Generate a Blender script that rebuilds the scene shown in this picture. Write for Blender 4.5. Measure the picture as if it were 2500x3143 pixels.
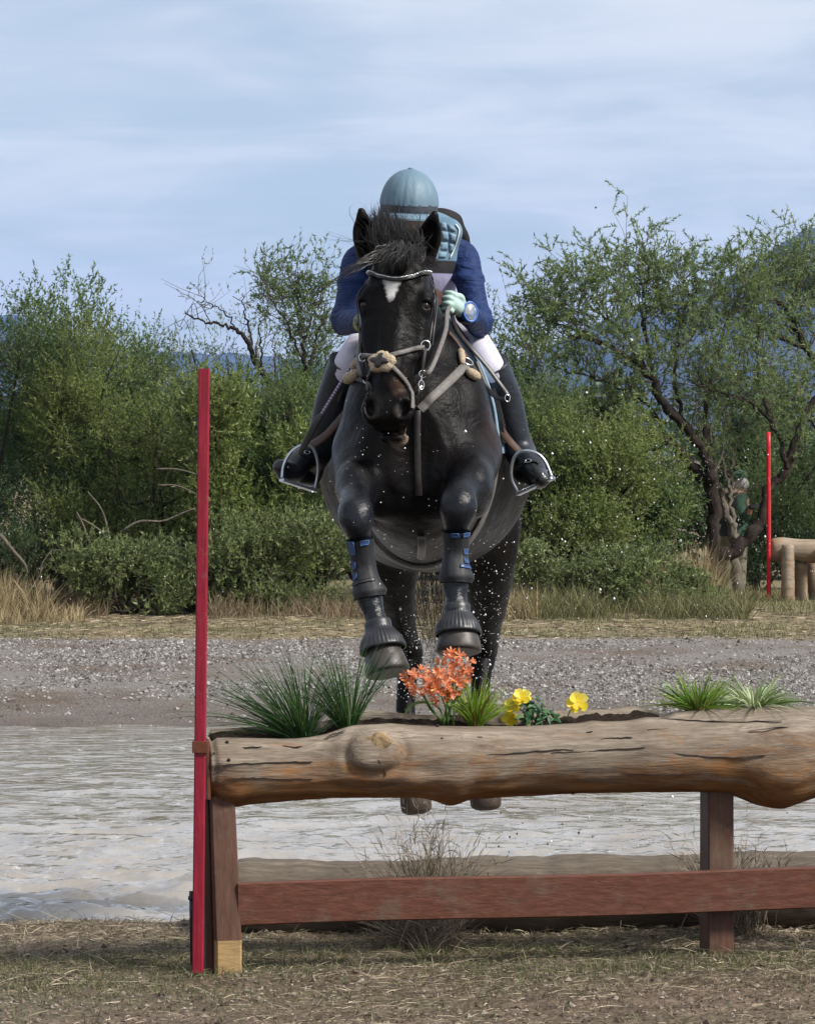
import bpy, bmesh, math, random
import numpy as np
from mathutils import Vector, Matrix

# ------------------------------------------------------------------ scene, camera, light
for o in list(bpy.data.objects):
    bpy.data.objects.remove(o)
SC = bpy.context.scene
COL = SC.collection
R = math.radians
F, PCX, HY, CH = 12000.0, 1250.0, 1396.0, 1.56      # focal length in photo pixels, principal x, horizon row, eye height
cam = bpy.data.cameras.new("camera")
cam.sensor_fit = 'VERTICAL'
cam.sensor_height = 24.0
cam.lens = F / 3143.0 * 24.0
cam.shift_y = -(3143 / 2.0 - HY) / 3143.0
cam.clip_start = 0.1
cam.clip_end = 40000.0
camo = bpy.data.objects.new("camera", cam)
camo.location = (0, 0, CH)
camo.rotation_euler = (R(90), 0, 0)
COL.objects.link(camo)
SC.camera = camo

SUN_EL, SUN_AZ = 42.0, 26.0         # elevation; azimuth: degrees from +X towards the camera (-Y)
sd = np.array([math.cos(R(SUN_EL)) * math.cos(R(SUN_AZ)), -math.cos(R(SUN_EL)) * math.sin(R(SUN_AZ)), math.sin(R(SUN_EL))])
sun = bpy.data.lights.new("sun", 'SUN')
sun.energy = 5.0
sun.angle = R(11.0)
sun.color = (1.0, 0.95, 0.87)
suno = bpy.data.objects.new("sun", sun)
suno.rotation_euler = Vector(sd).to_track_quat('Z', 'Y').to_euler()
COL.objects.link(suno)

world = bpy.data.worlds.new("World")
SC.world = world
world.use_nodes = True
wn, wl = world.node_tree.nodes, world.node_tree.links
wn.clear()
wout = wn.new("ShaderNodeOutputWorld")
wbg = wn.new("ShaderNodeBackground")
wbg.inputs[1].default_value = 0.080
sky = wn.new("ShaderNodeTexSky")
sky.sky_type = 'NISHITA'
sky.sun_disc = False
sky.sun_elevation = R(SUN_EL)
sky.sun_rotation = math.atan2(sd[0], sd[1])
sky.altitude = 700
sky.air_density = 1.0
sky.dust_density = 0.7
sky.ozone_density = 2.2
# thin high cloud all over the sky: streaks in the direction of the view ray, projected on a flat cloud sheet
tc = wn.new("ShaderNodeTexCoord")
sep = wn.new("ShaderNodeSeparateXYZ")
wl.new(tc.outputs['Generated'], sep.inputs[0])
mx = wn.new("ShaderNodeMath"); mx.operation = 'ABSOLUTE'
wl.new(sep.outputs[2], mx.inputs[0])
ad = wn.new("ShaderNodeMath"); ad.operation = 'ADD'; ad.inputs[1].default_value = 0.075
wl.new(mx.outputs[0], ad.inputs[0])
dx = wn.new("ShaderNodeMath"); dx.operation = 'DIVIDE'
wl.new(sep.outputs[0], dx.inputs[0]); wl.new(ad.outputs[0], dx.inputs[1])
dy = wn.new("ShaderNodeMath"); dy.operation = 'DIVIDE'
wl.new(sep.outputs[1], dy.inputs[0]); wl.new(ad.outputs[0], dy.inputs[1])
cmb = wn.new("ShaderNodeCombineXYZ")
wl.new(dx.outputs[0], cmb.inputs[0]); wl.new(dy.outputs[0], cmb.inputs[1])
def wnoise(scale, rot, sx, sy, detail, rough, dist, seed):
    mp = wn.new("ShaderNodeMapping")
    mp.inputs['Rotation'].default_value = (0, 0, rot)
    mp.inputs['Scale'].default_value = (sx, sy, 1)
    mp.inputs['Location'].default_value = (seed, seed * 0.7, 0)
    wl.new(cmb.outputs[0], mp.inputs[0])
    n = wn.new("ShaderNodeTexNoise")
    n.inputs['Scale'].default_value = scale
    n.inputs['Detail'].default_value = detail
    n.inputs['Roughness'].default_value = rough
    n.inputs['Distortion'].default_value = dist
    wl.new(mp.outputs[0], n.inputs[0])
    return n.outputs[0]
n1 = wnoise(1.0, 0.25, 1.3, 0.75, 5, 0.52, 0.5, 3.1)
n2 = wnoise(1.0, -0.08, 2.2, 2.4, 7, 0.55, 1.0, 9.4)
mixn = wn.new("ShaderNodeMath"); mixn.operation = 'MULTIPLY_ADD'
wl.new(n2, mixn.inputs[0]); mixn.inputs[1].default_value = 0.45
wl.new(n1, mixn.inputs[2])
rng = wn.new("ShaderNodeMapRange")
rng.inputs[1].default_value = 0.50; rng.inputs[2].default_value = 0.90
rng.inputs[3].default_value = 0.40; rng.inputs[4].default_value = 0.97
rng.interpolation_type = 'SMOOTHSTEP'
wl.new(mixn.outputs[0], rng.inputs[0])
cl = wn.new("ShaderNodeMix"); cl.data_type = 'RGBA'
cl.inputs['B'].default_value = (8.2, 8.5, 9.0, 1)
skm = wn.new("ShaderNodeMix"); skm.data_type = 'RGBA'; skm.blend_type = 'MULTIPLY'; skm.inputs[0].default_value = 1.0
skm.inputs['B'].default_value = (1.0, 1.0, 1.0, 1)
wl.new(sky.outputs[0], skm.inputs['A'])
wl.new(rng.outputs[0], cl.inputs[0]); wl.new(skm.outputs['Result'], cl.inputs['A'])
wl.new(cl.outputs['Result'], wbg.inputs[0])
wl.new(wbg.outputs[0], wout.inputs[0])

vs = SC.view_settings
SC.display_settings.display_device = 'sRGB'
vs.view_transform = 'Standard'
vs.look = 'None'
vs.exposure = 0.42
vs.gamma = 1.0
vs.use_curve_mapping = False
SC.cycles.use_denoising = True
SC.cycles.max_bounces = 6
SC.cycles.transparent_max_bounces = 8
SC.cycles.caustics_reflective = False
SC.cycles.caustics_refractive = False

# ------------------------------------------------------------------ helpers
rs = np.random.RandomState(7)

def W(px, py, Y):
    """world point seen at photo pixel (px, py) at distance Y from the camera"""
    return np.array([(px - PCX) / F * Y, Y, CH - (py - HY) / F * Y])

def link(o, parent=None):
    COL.objects.link(o)
    if parent is not None:
        o.parent = parent
    return o

def tag(o, label=None, cat=None, group=None, kind=None):
    if label: o["label"] = label
    if cat: o["category"] = cat
    if group: o["group"] = group
    if kind: o["kind"] = kind
    return o

def empty(name, loc=(0, 0, 0), label=None, cat=None, group=None):
    o = bpy.data.objects.new(name, None)
    o.location = loc
    o.empty_display_size = 0.1
    link(o)
    return tag(o, label, cat, group)

def mesh_np(name, V, faces, mat, parent=None, smooth=True, mi=None, recenter=True):
    """faces: list of int arrays (n,3) / (n,4)"""
    V = np.asarray(V, np.float32).reshape(-1, 3)
    me = bpy.data.meshes.new(name)
    if not isinstance(faces, (list, tuple)): faces = [faces]
    faces = [np.asarray(f, np.int32) for f in faces if len(f)]
    me.vertices.add(len(V))
    off = np.zeros(3, np.float32)
    if parent is None:
        if recenter and len(V):
            off = np.array([(V[:, 0].min() + V[:, 0].max()) / 2, (V[:, 1].min() + V[:, 1].max()) / 2, V[:, 2].min()], np.float32)
    else:
        p = parent
        while p is not None:
            off += np.array(p.location, np.float32); p = p.parent
    me.vertices.foreach_set("co", (V - off).ravel())
    nl = sum(f.size for f in faces)
    npoly = sum(len(f) for f in faces)
    me.loops.add(nl)
    me.loops.foreach_set("vertex_index", np.concatenate([f.ravel() for f in faces]))
    me.polygons.add(npoly)
    ls, acc = [], 0
    for f in faces:
        ls.append(acc + np.arange(len(f)) * f.shape[1]); acc += f.size
    me.polygons.foreach_set("loop_start", np.concatenate(ls))
    me.polygons.foreach_set("use_smooth", np.full(npoly, bool(smooth)))
    mats = mat if isinstance(mat, (list, tuple)) else [mat]
    for m in mats: me.materials.append(m)
    if mi is not None: me.polygons.foreach_set("material_index", np.asarray(mi, np.int32))
    me.update(calc_edges=True)
    me.validate()
    o = bpy.data.objects.new(name, me)
    link(o, parent)
    if parent is None: o.location = off
    return o

class MB:
    """collects pieces of geometry, then links them as one mesh object"""
    def __init__(s): s.V, s.T, s.Q, s.n = [], [], [], 0
    def add(s, V, T=None, Q=None):
        V = np.asarray(V, np.float32).reshape(-1, 3)
        s.V.append(V)
        if T is not None and len(T): s.T.append(np.asarray(T, np.int32).reshape(-1, 3) + s.n)
        if Q is not None and len(Q): s.Q.append(np.asarray(Q, np.int32).reshape(-1, 4) + s.n)
        s.n += len(V)
        return s
    def tube(s, pts, rad, n=8, cap=True):
        P = np.asarray(pts, float); m = len(P)
        rad = np.broadcast_to(np.asarray(rad, float), (m,))
        T = np.gradient(P, axis=0); T /= np.linalg.norm(T, axis=1)[:, None] + 1e-12
        ref = np.array([0, 0, 1.0]) if abs(T[0, 2]) < 0.8 else np.array([1.0, 0, 0])
        u = np.cross(ref, T[0]); u /= np.linalg.norm(u)
        rings = []
        a = np.arange(n) * 2 * math.pi / n
        for i in range(m):
            u = u - T[i] * u.dot(T[i]); u /= np.linalg.norm(u) + 1e-12
            v = np.cross(T[i], u)
            rings.append(P[i] + rad[i] * (np.cos(a)[:, None] * u + np.sin(a)[:, None] * v))
        V = np.concatenate(rings)
        Q = []
        j = np.arange(n); jn = (j + 1) % n
        for i in range(m - 1):
            Q.append(np.stack([i * n + j, i * n + jn, (i + 1) * n + jn, (i + 1) * n + j], 1))
        Tr = []
        if cap:
            V = np.concatenate([V, P[:1], P[-1:]])
            Tr = [np.stack([np.full(n, m * n), jn, j], 1), np.stack([np.full(n, m * n + 1), (m - 1) * n + j, (m - 1) * n + jn], 1)]
            Tr = np.concatenate(Tr)
        return s.add(V, Tr, np.concatenate(Q))
    def grid(s, G, closeu=False, closev=False):
        G = np.asarray(G, float); a, b = G.shape[:2]
        i = np.arange(a if closeu else a - 1); j = np.arange(b if closev else b - 1)
        I, J = np.meshgrid(i, j, indexing='ij'); I2, J2 = (I + 1) % a, (J + 1) % b
        Q = np.stack([I * b + J, I2 * b + J, I2 * b + J2, I * b + J2], -1).reshape(-1, 4)
        return s.add(G.reshape(-1, 3), None, Q)
    def box(s, c, h, M=None, bev=0.0):
        c = np.asarray(c, float); h = np.asarray(h, float)
        sg = np.array([[x, y, z] for x in (-1, 1) for y in (-1, 1) for z in (-1, 1)], float)
        if bev > 0:
            V = []
            for g in sg:
                for ax in range(3):
                    q = g * (h - bev); q[ax] = g[ax] * h[ax]; V.append(q)
            V = np.array(V)
            vid = lambda x, y, z, ax: ((x * 2 + y) * 2 + z) * 3 + ax
            Q, T = [], []
            for x in (0, 1): Q.append([vid(x, 0, 0, 0), vid(x, 0, 1, 0), vid(x, 1, 1, 0), vid(x, 1, 0, 0)][::(1 if x == 0 else -1)])
            for y in (0, 1): Q.append([vid(0, y, 0, 1), vid(1, y, 0, 1), vid(1, y, 1, 1), vid(0, y, 1, 1)][::(1 if y == 0 else -1)])
            for z in (0, 1): Q.append([vid(0, 0, z, 2), vid(0, 1, z, 2), vid(1, 1, z, 2), vid(1, 0, z, 2)][::(1 if z == 0 else -1)])
            for x in (0, 1):
                for y in (0, 1): Q.append([vid(x, y, 0, 0), vid(x, y, 1, 0), vid(x, y, 1, 1), vid(x, y, 0, 1)])
                for z in (0, 1): Q.append([vid(x, 0, z, 0), vid(x, 1, z, 0), vid(x, 1, z, 2), vid(x, 0, z, 2)])
            for y in (0, 1):
                for z in (0, 1): Q.append([vid(0, y, z, 1), vid(1, y, z, 1), vid(1, y, z, 2), vid(0, y, z, 2)])
            for x in (0, 1):
                for y in (0, 1):
                    for z in (0, 1): T.append([vid(x, y, z, 0), vid(x, y, z, 1), vid(x, y, z, 2)])
        else:
            V = sg * h
            Q = [[0, 1, 3, 2], [4, 6, 7, 5], [0, 4, 5, 1], [2, 3, 7, 6], [0, 2, 6, 4], [1, 5, 7, 3]]; T = None
        if M is not None: V = V @ np.asarray(M, float).T
        return s.add(V + c, T, Q)
    def ribbon(s, pts, width, thick, nrm):
        """flat strap: pts polyline, nrm outward normal per point, width across"""
        P = np.asarray(pts, float); m = len(P)
        N = np.broadcast_to(np.asarray(nrm, float), (m, 3)).copy()
        width = np.broadcast_to(np.asarray(width, float), (m,))
        T = np.gradient(P, axis=0); T /= np.linalg.norm(T, axis=1)[:, None] + 1e-12
        N -= T * (N * T).sum(1)[:, None]; N /= np.linalg.norm(N, axis=1)[:, None] + 1e-12
        B = np.cross(T, N)
        h = thick / 2.0; w = width[:, None] / 2
        e = 0.72
        ring = np.stack([P + B * w - N * h * .2, P + B * w * e + N * h, P - B * w * e + N * h, P - B * w - N * h * .2, P - B * w * e - N * h, P + B * w * e - N * h], 1)
        s.grid(ring, False, True)
        for i0, fl in ((0, 1), (m - 1, -1)):
            s.add(ring[i0], None, [[0, 1, 2, 3][::fl], [0, 3, 4, 5][::fl]])
        return s
    def ball(s, c, r, nu=12, nv=8, M=None):
        r = np.broadcast_to(np.asarray(r, float), (3,))
        th = np.linspace(0.0, math.pi, nv + 1); ph = np.arange(nu) * 2 * math.pi / nu
        th[0] = 1e-3; th[-1] = math.pi - 1e-3
        A, B = np.meshgrid(th, ph, indexing='ij')
        G = np.stack([np.sin(A) * np.cos(B) * r[0], np.sin(A) * np.sin(B) * r[1], np.cos(A) * r[2]], -1)
        if M is not None: G = G @ np.asarray(M, float).T
        return s.grid(G + np.asarray(c, float), False, True)
    def build(s, name, mat, parent=None, smooth=True, **k):
        V = np.concatenate(s.V) if s.V else np.zeros((0, 3))
        fs = []
        if s.Q: fs.append(np.concatenate(s.Q))
        if s.T: fs.append(np.concatenate(s.T))
        return mesh_np(name, V, fs, mat, parent, smooth, **k)

def crom(P, n):
    """Catmull-Rom resample of a polyline (any dimension) to n points"""
    P = np.asarray(P, float)
    if len(P) == 2: return P[0] + (P[1] - P[0]) * np.linspace(0, 1, n)[:, None]
    Q = np.concatenate([[2 * P[0] - P[1]], P, [2 * P[-1] - P[-2]]])
    t = np.linspace(0, len(P) - 1 - 1e-6, n); i = t.astype(int); f = (t - i)[:, None]
    a, b, c, d = Q[i], Q[i + 1], Q[i + 2], Q[i + 3]
    return 0.5 * (2 * b + (c - a) * f + (2 * a - 5 * b + 4 * c - d) * f ** 2 + (3 * b - a - 3 * c + d) * f ** 3)

def unit(v):
    v = np.asarray(v, float); return v / (np.linalg.norm(v) + 1e-12)

# ---- procedural materials
class N:
    def __init__(s, name):
        s.m = bpy.data.materials.new(name); s.m.use_nodes = True
        s.t = s.m.node_tree; s.t.nodes.clear()
        s.out = s.t.nodes.new("ShaderNodeOutputMaterial")
        s.b = s.t.nodes.new("ShaderNodeBsdfPrincipled")
        s.t.links.new(s.b.outputs[0], s.out.inputs[0])
        s.co = s.t.nodes.new("ShaderNodeTexCoord").outputs['Object']
    def n(s, ty): return s.t.nodes.new("ShaderNode" + ty)
    def l(s, a, b): s.t.links.new(a, b)
    def mapping(s, scale=(1, 1, 1), rot=(0, 0, 0), loc=(0, 0, 0), src=None):
        m = s.n("Mapping"); m.inputs['Scale'].default_value = scale; m.inputs['Rotation'].default_value = rot; m.inputs['Location'].default_value = loc
        s.l(src or s.co, m.inputs[0]); return m.outputs[0]
    def noise(s, scale=5, detail=4, rough=.55, dist=0, src=None, fac=True):
        x = s.n("TexNoise"); x.inputs['Scale'].default_value = scale; x.inputs['Detail'].default_value = detail
        x.inputs['Roughness'].default_value = rough; x.inputs['Distortion'].default_value = dist
        s.l(src or s.co, x.inputs[0]); return x.outputs[0 if fac else 1]
    def voro(s, scale=5, feat='F1', src=None, out=0, rand=1.0):
        x = s.n("TexVoronoi"); x.feature = feat; x.inputs['Scale'].default_value = scale; x.inputs['Randomness'].default_value = rand
        s.l(src or s.co, x.inputs[0]); return x.outputs[out]
    def ramp(s, fac, stops, interp='LINEAR'):
        r = s.n("ValToRGB"); r.color_ramp.interpolation = interp
        e = r.color_ramp.elements
        while len(e) < len(stops): e.new(0.5)
        for k, (p, c) in enumerate(stops):
            e[k].position = p; e[k].color = tuple(c) + (1,) if len(c) == 3 else c
        s.l(fac, r.inputs[0]); return r.outputs[0]
    def rng(s, fac, a, b, c=0, d=1):
        r = s.n("MapRange"); r.inputs[1].default_value = a; r.inputs[2].default_value = b; r.inputs[3].default_value = c; r.inputs[4].default_value = d
        s.l(fac, r.inputs[0]); return r.outputs[0]
    def mix(s, fac, a, b, mode='MIX'):
        x = s.n("Mix"); x.data_type = 'RGBA'; x.blend_type = mode
        if isinstance(fac, (int, float)): x.inputs[0].default_value = fac
        else: s.l(fac, x.inputs[0])
        for sock, v in (('A', a), ('B', b)):
            if isinstance(v, (tuple, list)): x.inputs[sock].default_value = tuple(v) + (1,) if len(v) == 3 else v
            else: s.l(v, x.inputs[sock])
        return x.outputs['Result']
    def math(s, op, a, b=None, clamp=False):
        x = s.n("Math"); x.operation = op; x.use_clamp = clamp
        for k, v in ((0, a), (1, b)):
            if v is None: continue
            if isinstance(v, (int, float)): x.inputs[k].default_value = v
            else: s.l(v, x.inputs[k])
        return x.outputs[0]
    def attr(s, name, out=0):
        x = s.n("Attribute"); x.attribute_name = name; return x.outputs[out]
    def geo(s, name):
        return s.n("NewGeometry").outputs[name]
    def color(s, c):
        if isinstance(c, (tuple, list)): s.b.inputs['Base Color'].default_value = tuple(c) + (1,) if len(c) == 3 else c
        else: s.l(c, s.b.inputs['Base Color'])
        return s
    def set(s, **k):
        nm = dict(rough='Roughness', metal='Metallic', spec='Specular IOR Level', sheen='Sheen Weight', coat='Coat Weight', trans='Transmission Weight', sss='Subsurface Weight', sheenr='Sheen Roughness', coatr='Coat Roughness', ior='IOR')
        for a, v in k.items():
            i = s.b.inputs[nm[a]]
            if isinstance(v, (int, float)): i.default_value = v
            else: s.l(v, i)
        return s
    def bump(s, h, strength=.5, dist=.01, prev=None):
        b = s.n("Bump"); b.inputs['Strength'].default_value = strength; b.inputs['Distance'].default_value = dist
        s.l(h, b.inputs['Height'])
        if prev: s.l(prev, b.inputs['Normal'])
        s.l(b.outputs[0], s.b.inputs['Normal']); return b.outputs[0]

def simple(name, col, rough=.6, metal=0., var=.18, scale=30, bump=.15, bd=.002, spec=.5, sheen=0., coat=0.):
    m = N(name)
    nz = m.noise(scale, 5, .6)
    lo = tuple(c * (1 - var) for c in col); hi = tuple(min(1, c * (1 + var)) for c in col)
    m.color(m.ramp(nz, [(.3, lo), (.7, hi)])).set(rough=rough, metal=metal, spec=spec, sheen=sheen, coat=coat)
    if bump: m.bump(m.noise(scale * 3, 4, .6), bump, bd)
    return m.m
# ------------------------------------------------------------------ ground, water, hills
def vnoise(x, y, seed=0, octv=4, rough=.5):
    """cheap value noise, vectorised"""
    x = np.asarray(x, float); y = np.asarray(y, float)
    tot = np.zeros(np.broadcast(x, y).shape); amp = 1.0; s = 0
    for o in range(octv):
        xi = np.floor(x).astype(np.int64); yi = np.floor(y).astype(np.int64)
        fx = x - xi; fy = y - yi
        fx = fx * fx * (3 - 2 * fx); fy = fy * fy * (3 - 2 * fy)
        def h(a, b):
            n = (a * 374761393 + b * 668265263 + (seed + o) * 1442695041) & 0x7fffffff
            n = ((n ^ (n >> 13)) * 1274126177) & 0x7fffffff
            return ((n ^ (n >> 16)) & 0xffff) / 65535.0
        v = (h(xi, yi) * (1 - fx) + h(xi + 1, yi) * fx) * (1 - fy) + (h(xi, yi + 1) * (1 - fx) + h(xi + 1, yi + 1) * fx) * fy
        tot += v * amp; s += amp; amp *= rough; x = x * 2.03 + 17.3; y = y * 2.03 + 9.1
    return tot / s

WATER_Z = -0.22
def ground_z(X, Y):
    X = np.asarray(X, float); Y = np.asarray(Y, float)
    edge = 13.30 + 0.10 * (vnoise(X * 1.5, Y * 0 + 3, 5) - .5) + 0.05 * (vnoise(X * 7, Y * 0 + 1, 6) - .5)
    near = np.interp(Y - edge, [-1.2, -.25, -.08, .03, .25, 1.5], [0, -.004, -.03, -.2, -.42, -.62])
    far = np.interp(Y, [18, 23.5, 25.4, 27, 30, 33.2, 36, 40, 60, 12000], [-.62, -.45, -.235, -.13, -.035, .0, .03, .06, .1, .1])
    z = np.where(Y < 18, near, far)
    d = np.abs(Y)
    amp = np.where(Y < 13.2, .035, np.where(Y < 25, .0, .03))
    z = z + amp * (vnoise(X * 2.2, Y * 2.2, 11, 4) - .5)
    z = z + np.where((Y < 13.4), .022, 0) * (vnoise(X * 19, Y * 19, 12, 3) - .5)
    return z

yy = np.concatenate([np.linspace(-30, 8.6, 14), np.arange(8.8, 13.9, .027), np.arange(14, 24.8, .4), np.arange(24.9, 37, .09), np.arange(37.3, 60, 1.2), np.geomspace(62, 10700, 24)])
nx = 191
uu = np.linspace(-1, 1, nx)
hw = np.where(yy < 60, np.maximum(np.abs(yy) * .13, 0) + .6, np.minimum(yy * .6, 3000))
u3 = np.sign(uu) * (np.abs(uu) * .38 + .62 * np.abs(uu) ** 9 * 1.0)
GX = u3[None, :] * (1.0 / .38) * hw[:, None] * 1.02
GX = np.where(np.abs(uu)[None, :] > .93, GX + np.sign(uu)[None, :] * (np.abs(uu)[None, :] - .93) / .07 * 5000, GX)
GY = np.repeat(yy[:, None], nx, 1)
GZ = ground_z(GX, GY)
G = np.stack([GX, GY, GZ], -1)

g = N("ground_soil")
pos = g.geo('Position')
sepn = g.n("SeparateXYZ"); g.l(pos, sepn.inputs[0])
Yc = sepn.outputs[1]
big = g.noise(1.1, 4, .6, src=pos); mid = g.noise(9, 5, .65, src=pos); fin = g.noise(55, 5, .7, src=pos)
soil = g.ramp(mid, [(.25, (.050, .034, .024)), (.5, (.120, .087, .061)), (.75, (.22, .17, .125))])
grn = g.ramp(fin, [(.3, (.04, .05, .02)), (.7, (.12, .12, .055))])
nearc = g.mix(g.rng(big, .42, .66), soil, g.mix(.45, soil, grn))
nearc = g.mix(g.rng(fin, .45, .8, 0, .55), nearc, (.20, .165, .12))
pb = g.voro(42, src=pos, out=1); pd = g.voro(42, src=pos, out=0)
grav = g.ramp(g.noise(120, 3, .7, src=pos), [(.25, (.07, .064, .060)), (.5, (.185, .175, .166)), (.78, (.36, .345, .33))])
grav = g.mix(.35, grav, g.ramp(g.voro(42, src=pos, out=1), [(0, (.07, .066, .062)), (1, (.29, .28, .27))]))
dirt = g.ramp(mid, [(.3, (.075, .052, .037)), (.7, (.15, .11, .08))])
grav = g.mix(g.rng(g.noise(.9, 5, .65, src=pos), .46, .66, 0, .85), grav, dirt)
wet = g.ramp(mid, [(.3, (.055, .042, .032)), (.7, (.125, .095, .072))])
dryg = g.ramp(fin, [(.25, (.10, .085, .05)), (.5, (.22, .18, .11)), (.8, (.34, .28, .18))])
dryg = g.mix(g.rng(g.noise(.7, 4, .6, src=pos), .45, .7, 0, .6), dryg, (.10, .11, .06))
wob = g.math('MULTIPLY_ADD', g.noise(.6, 5, .6, src=pos), 3.2); wob.node.inputs[2].default_value = -1.6
Yw = g.math('ADD', Yc, wob)
c = g.mix(g.rng(Yc, 14, 20), nearc, wet)
c = g.mix(g.rng(Yw, 24.6, 28.0), c, grav)
c = g.mix(g.rng(g.math('ADD', Yc, g.math('MULTIPLY', wob, .22)), 32.9, 33.4), c, dryg)
c = g.mix(g.rng(Yc, 60, 300), c, (.12, .11, .07))
g.color(g.mix(1.0, c, (.96, .93, .90), 'MULTIPLY')).set(rough=g.rng(Yw, 25.5, 27, .6, .92), spec=.25)
bh = g.math('ADD', g.math('MULTIPLY', mid, .6), g.math('MULTIPLY', fin, .5))
b1 = g.bump(bh, .9, .03)
g.bump(g.math('SUBTRACT', 1.0, pd), .6, .02, b1)
ground = MB().grid(G).build("ground", g.m, None, True, recenter=False)
tag(ground, kind="structure")

# water: muddy, stirred up, in real waves
wy = np.concatenate([np.linspace(12.9, 19, 240), np.linspace(19.03, 26.2, 130)])
wx = np.concatenate([np.linspace(-4.6, -3.0, 14)[:-1], np.linspace(-3.0, 3.0, 272), np.linspace(3.0, 4.6, 14)[1:]])
WXg, WYg = np.meshgrid(wx, wy)
def waves(X, Y):
    rr = np.hypot((X + .15) / 1.3, Y - 15.2)
    st = np.clip(1.5 - rr * .27, .38, 1.25)             # stirred up round the hind legs
    a = (vnoise(X * 1.5, Y * 2.6, 21, 3, .55) - .5) * .14
    b = (1 - np.abs(2 * vnoise(X * 3.2 + 4, Y * 5.5, 22, 3, .5) - 1) - .5) * .048
    c_ = (vnoise(X * 13, Y * 20, 23, 3, .6) - .5) * .018
    calm = np.interp(Y, [12.9, 13.5, 21.5, 24.5], [.5, .9, .8, .30])
    edge = np.interp(Y, [25.0, 25.9], [1, .15])
    return (a + b + c_) * st * calm * edge
WZg = WATER_Z + waves(WXg, WYg)
wm = N("muddy_water")
pos = wm.geo('Position')
mp = wm.mapping((1, .55, 1), src=pos)
foam = wm.math('MULTIPLY', wm.rng(wm.noise(9, 8, .72, .8, src=mp), .56, .70), wm.rng(wm.noise(1.2, 3, .5, src=mp), .46, .58))
mud = wm.ramp(wm.noise(1.6, 5, .6, .6, src=mp), [(.3, (.215, .188, .155)), (.7, (.315, .30, .282))])
strk = wm.math('MULTIPLY', wm.rng(wm.noise(2.2, 6, .62, .5, src=wm.mapping((.45, 1.5, 1), src=pos)), .54, .63), wm.rng(wm.noise(.5, 2, .5, src=pos), .38, .55))
mud = wm.mix(wm.math('MULTIPLY', strk, .5), mud, (.155, .115, .075))
wm.color(wm.mix(wm.math('MULTIPLY', foam, .7), mud, (.62, .62, .61))).set(rough=wm.math('MULTIPLY_ADD', foam, .4), spec=.9, ior=1.33)
wm.b.inputs['Roughness'].links[0].from_node.inputs[2].default_value = .05
b1 = wm.bump(wm.noise(5.5, 3, .5, .5, src=wm.mapping((.6, 1, 1), src=pos)), .6, .055)
wm.bump(wm.noise(26, 3, .5, .3, src=wm.mapping((.7, 1, 1), src=pos)), .22, .010, b1)
water = MB().grid(np.stack([WXg, WYg, WZg], -1)).build("water", wm.m, None, True, recenter=False)
tag(water, kind="structure")

# mountains far behind
def hills(name, Y, prof, seed, rough, depth=900):
    P = np.array(prof, float)
    px = np.linspace(P[0, 0], P[-1, 0], 260)
    py = np.interp(px, P[:, 0], P[:, 1]) + (vnoise(px * .02, px * 0, seed, 5, .6) - .5) * rough
    top = np.array([W(a, b, Y) for a, b in zip(px, py)])
    rows = []
    for k, t in enumerate(np.linspace(-1, 1, 21)):
        q = top.copy(); q[:, 1] += t * depth
        fall = (1 - abs(t)) ** .8
        ridge = (vnoise(top[:, 0] / 90., top[:, 1] * 0 + k * .7, seed + 3, 4, .6) - .5) * .35 * (1 - fall) * 4 * fall
        q[:, 2] = (top[:, 2] + 5) * np.clip(fall + ridge, 0, 1) - 5
        rows.append(q)
    o = MB().grid(np.array(rows)).build(name, hill_m, None, True, recenter=False)
    return tag(o, kind="structure")
hm = N("desert_mountain")
p = hm.geo('Position')
hm.color(hm.ramp(hm.noise(.012, 8, .65, src=p), [(.3, (.03, .035, .022)), (.55, (.075, .066, .05)), (.8, (.14, .115, .09))])).set(rough=.95, spec=.1)
hm.bump(hm.noise(.03, 8, .7, src=p), .8, 12)
hill_m = hm.m
hills("mountain", 7000, [(1200, 1330), (1500, 1180), (1800, 1000), (2020, 930), (2200, 880), (2330, 790), (2420, 735), (2500, 695), (2600, 650), (2800, 720), (3100, 900), (3400, 1150), (3700, 1380)], 3, 26)
hills("mountain", 9500, [(-1500, 1380), (-900, 1250), (-300, 1020), (30, 965), (110, 985), (250, 1040), (420, 1075), (640, 1085), (800, 1090), (1000, 1120), (1300, 1180), (1700, 1280), (2200, 1385)], 9, 18)
# ------------------------------------------------------------------ the jump: hollow log planter on painted legs
FS = 0.20                                           # the fence recedes to the right: dY/dX
def FY(px, off=0.0):
    return (11.75 + .553 * FS + off) / (1 - FS * (px - PCX) / F)
FD = unit([1, FS, 0]); FL = unit([-FS, 1, 0]); FU = np.array([0, 0, 1.0])
FROT = math.atan(FS)

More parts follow.
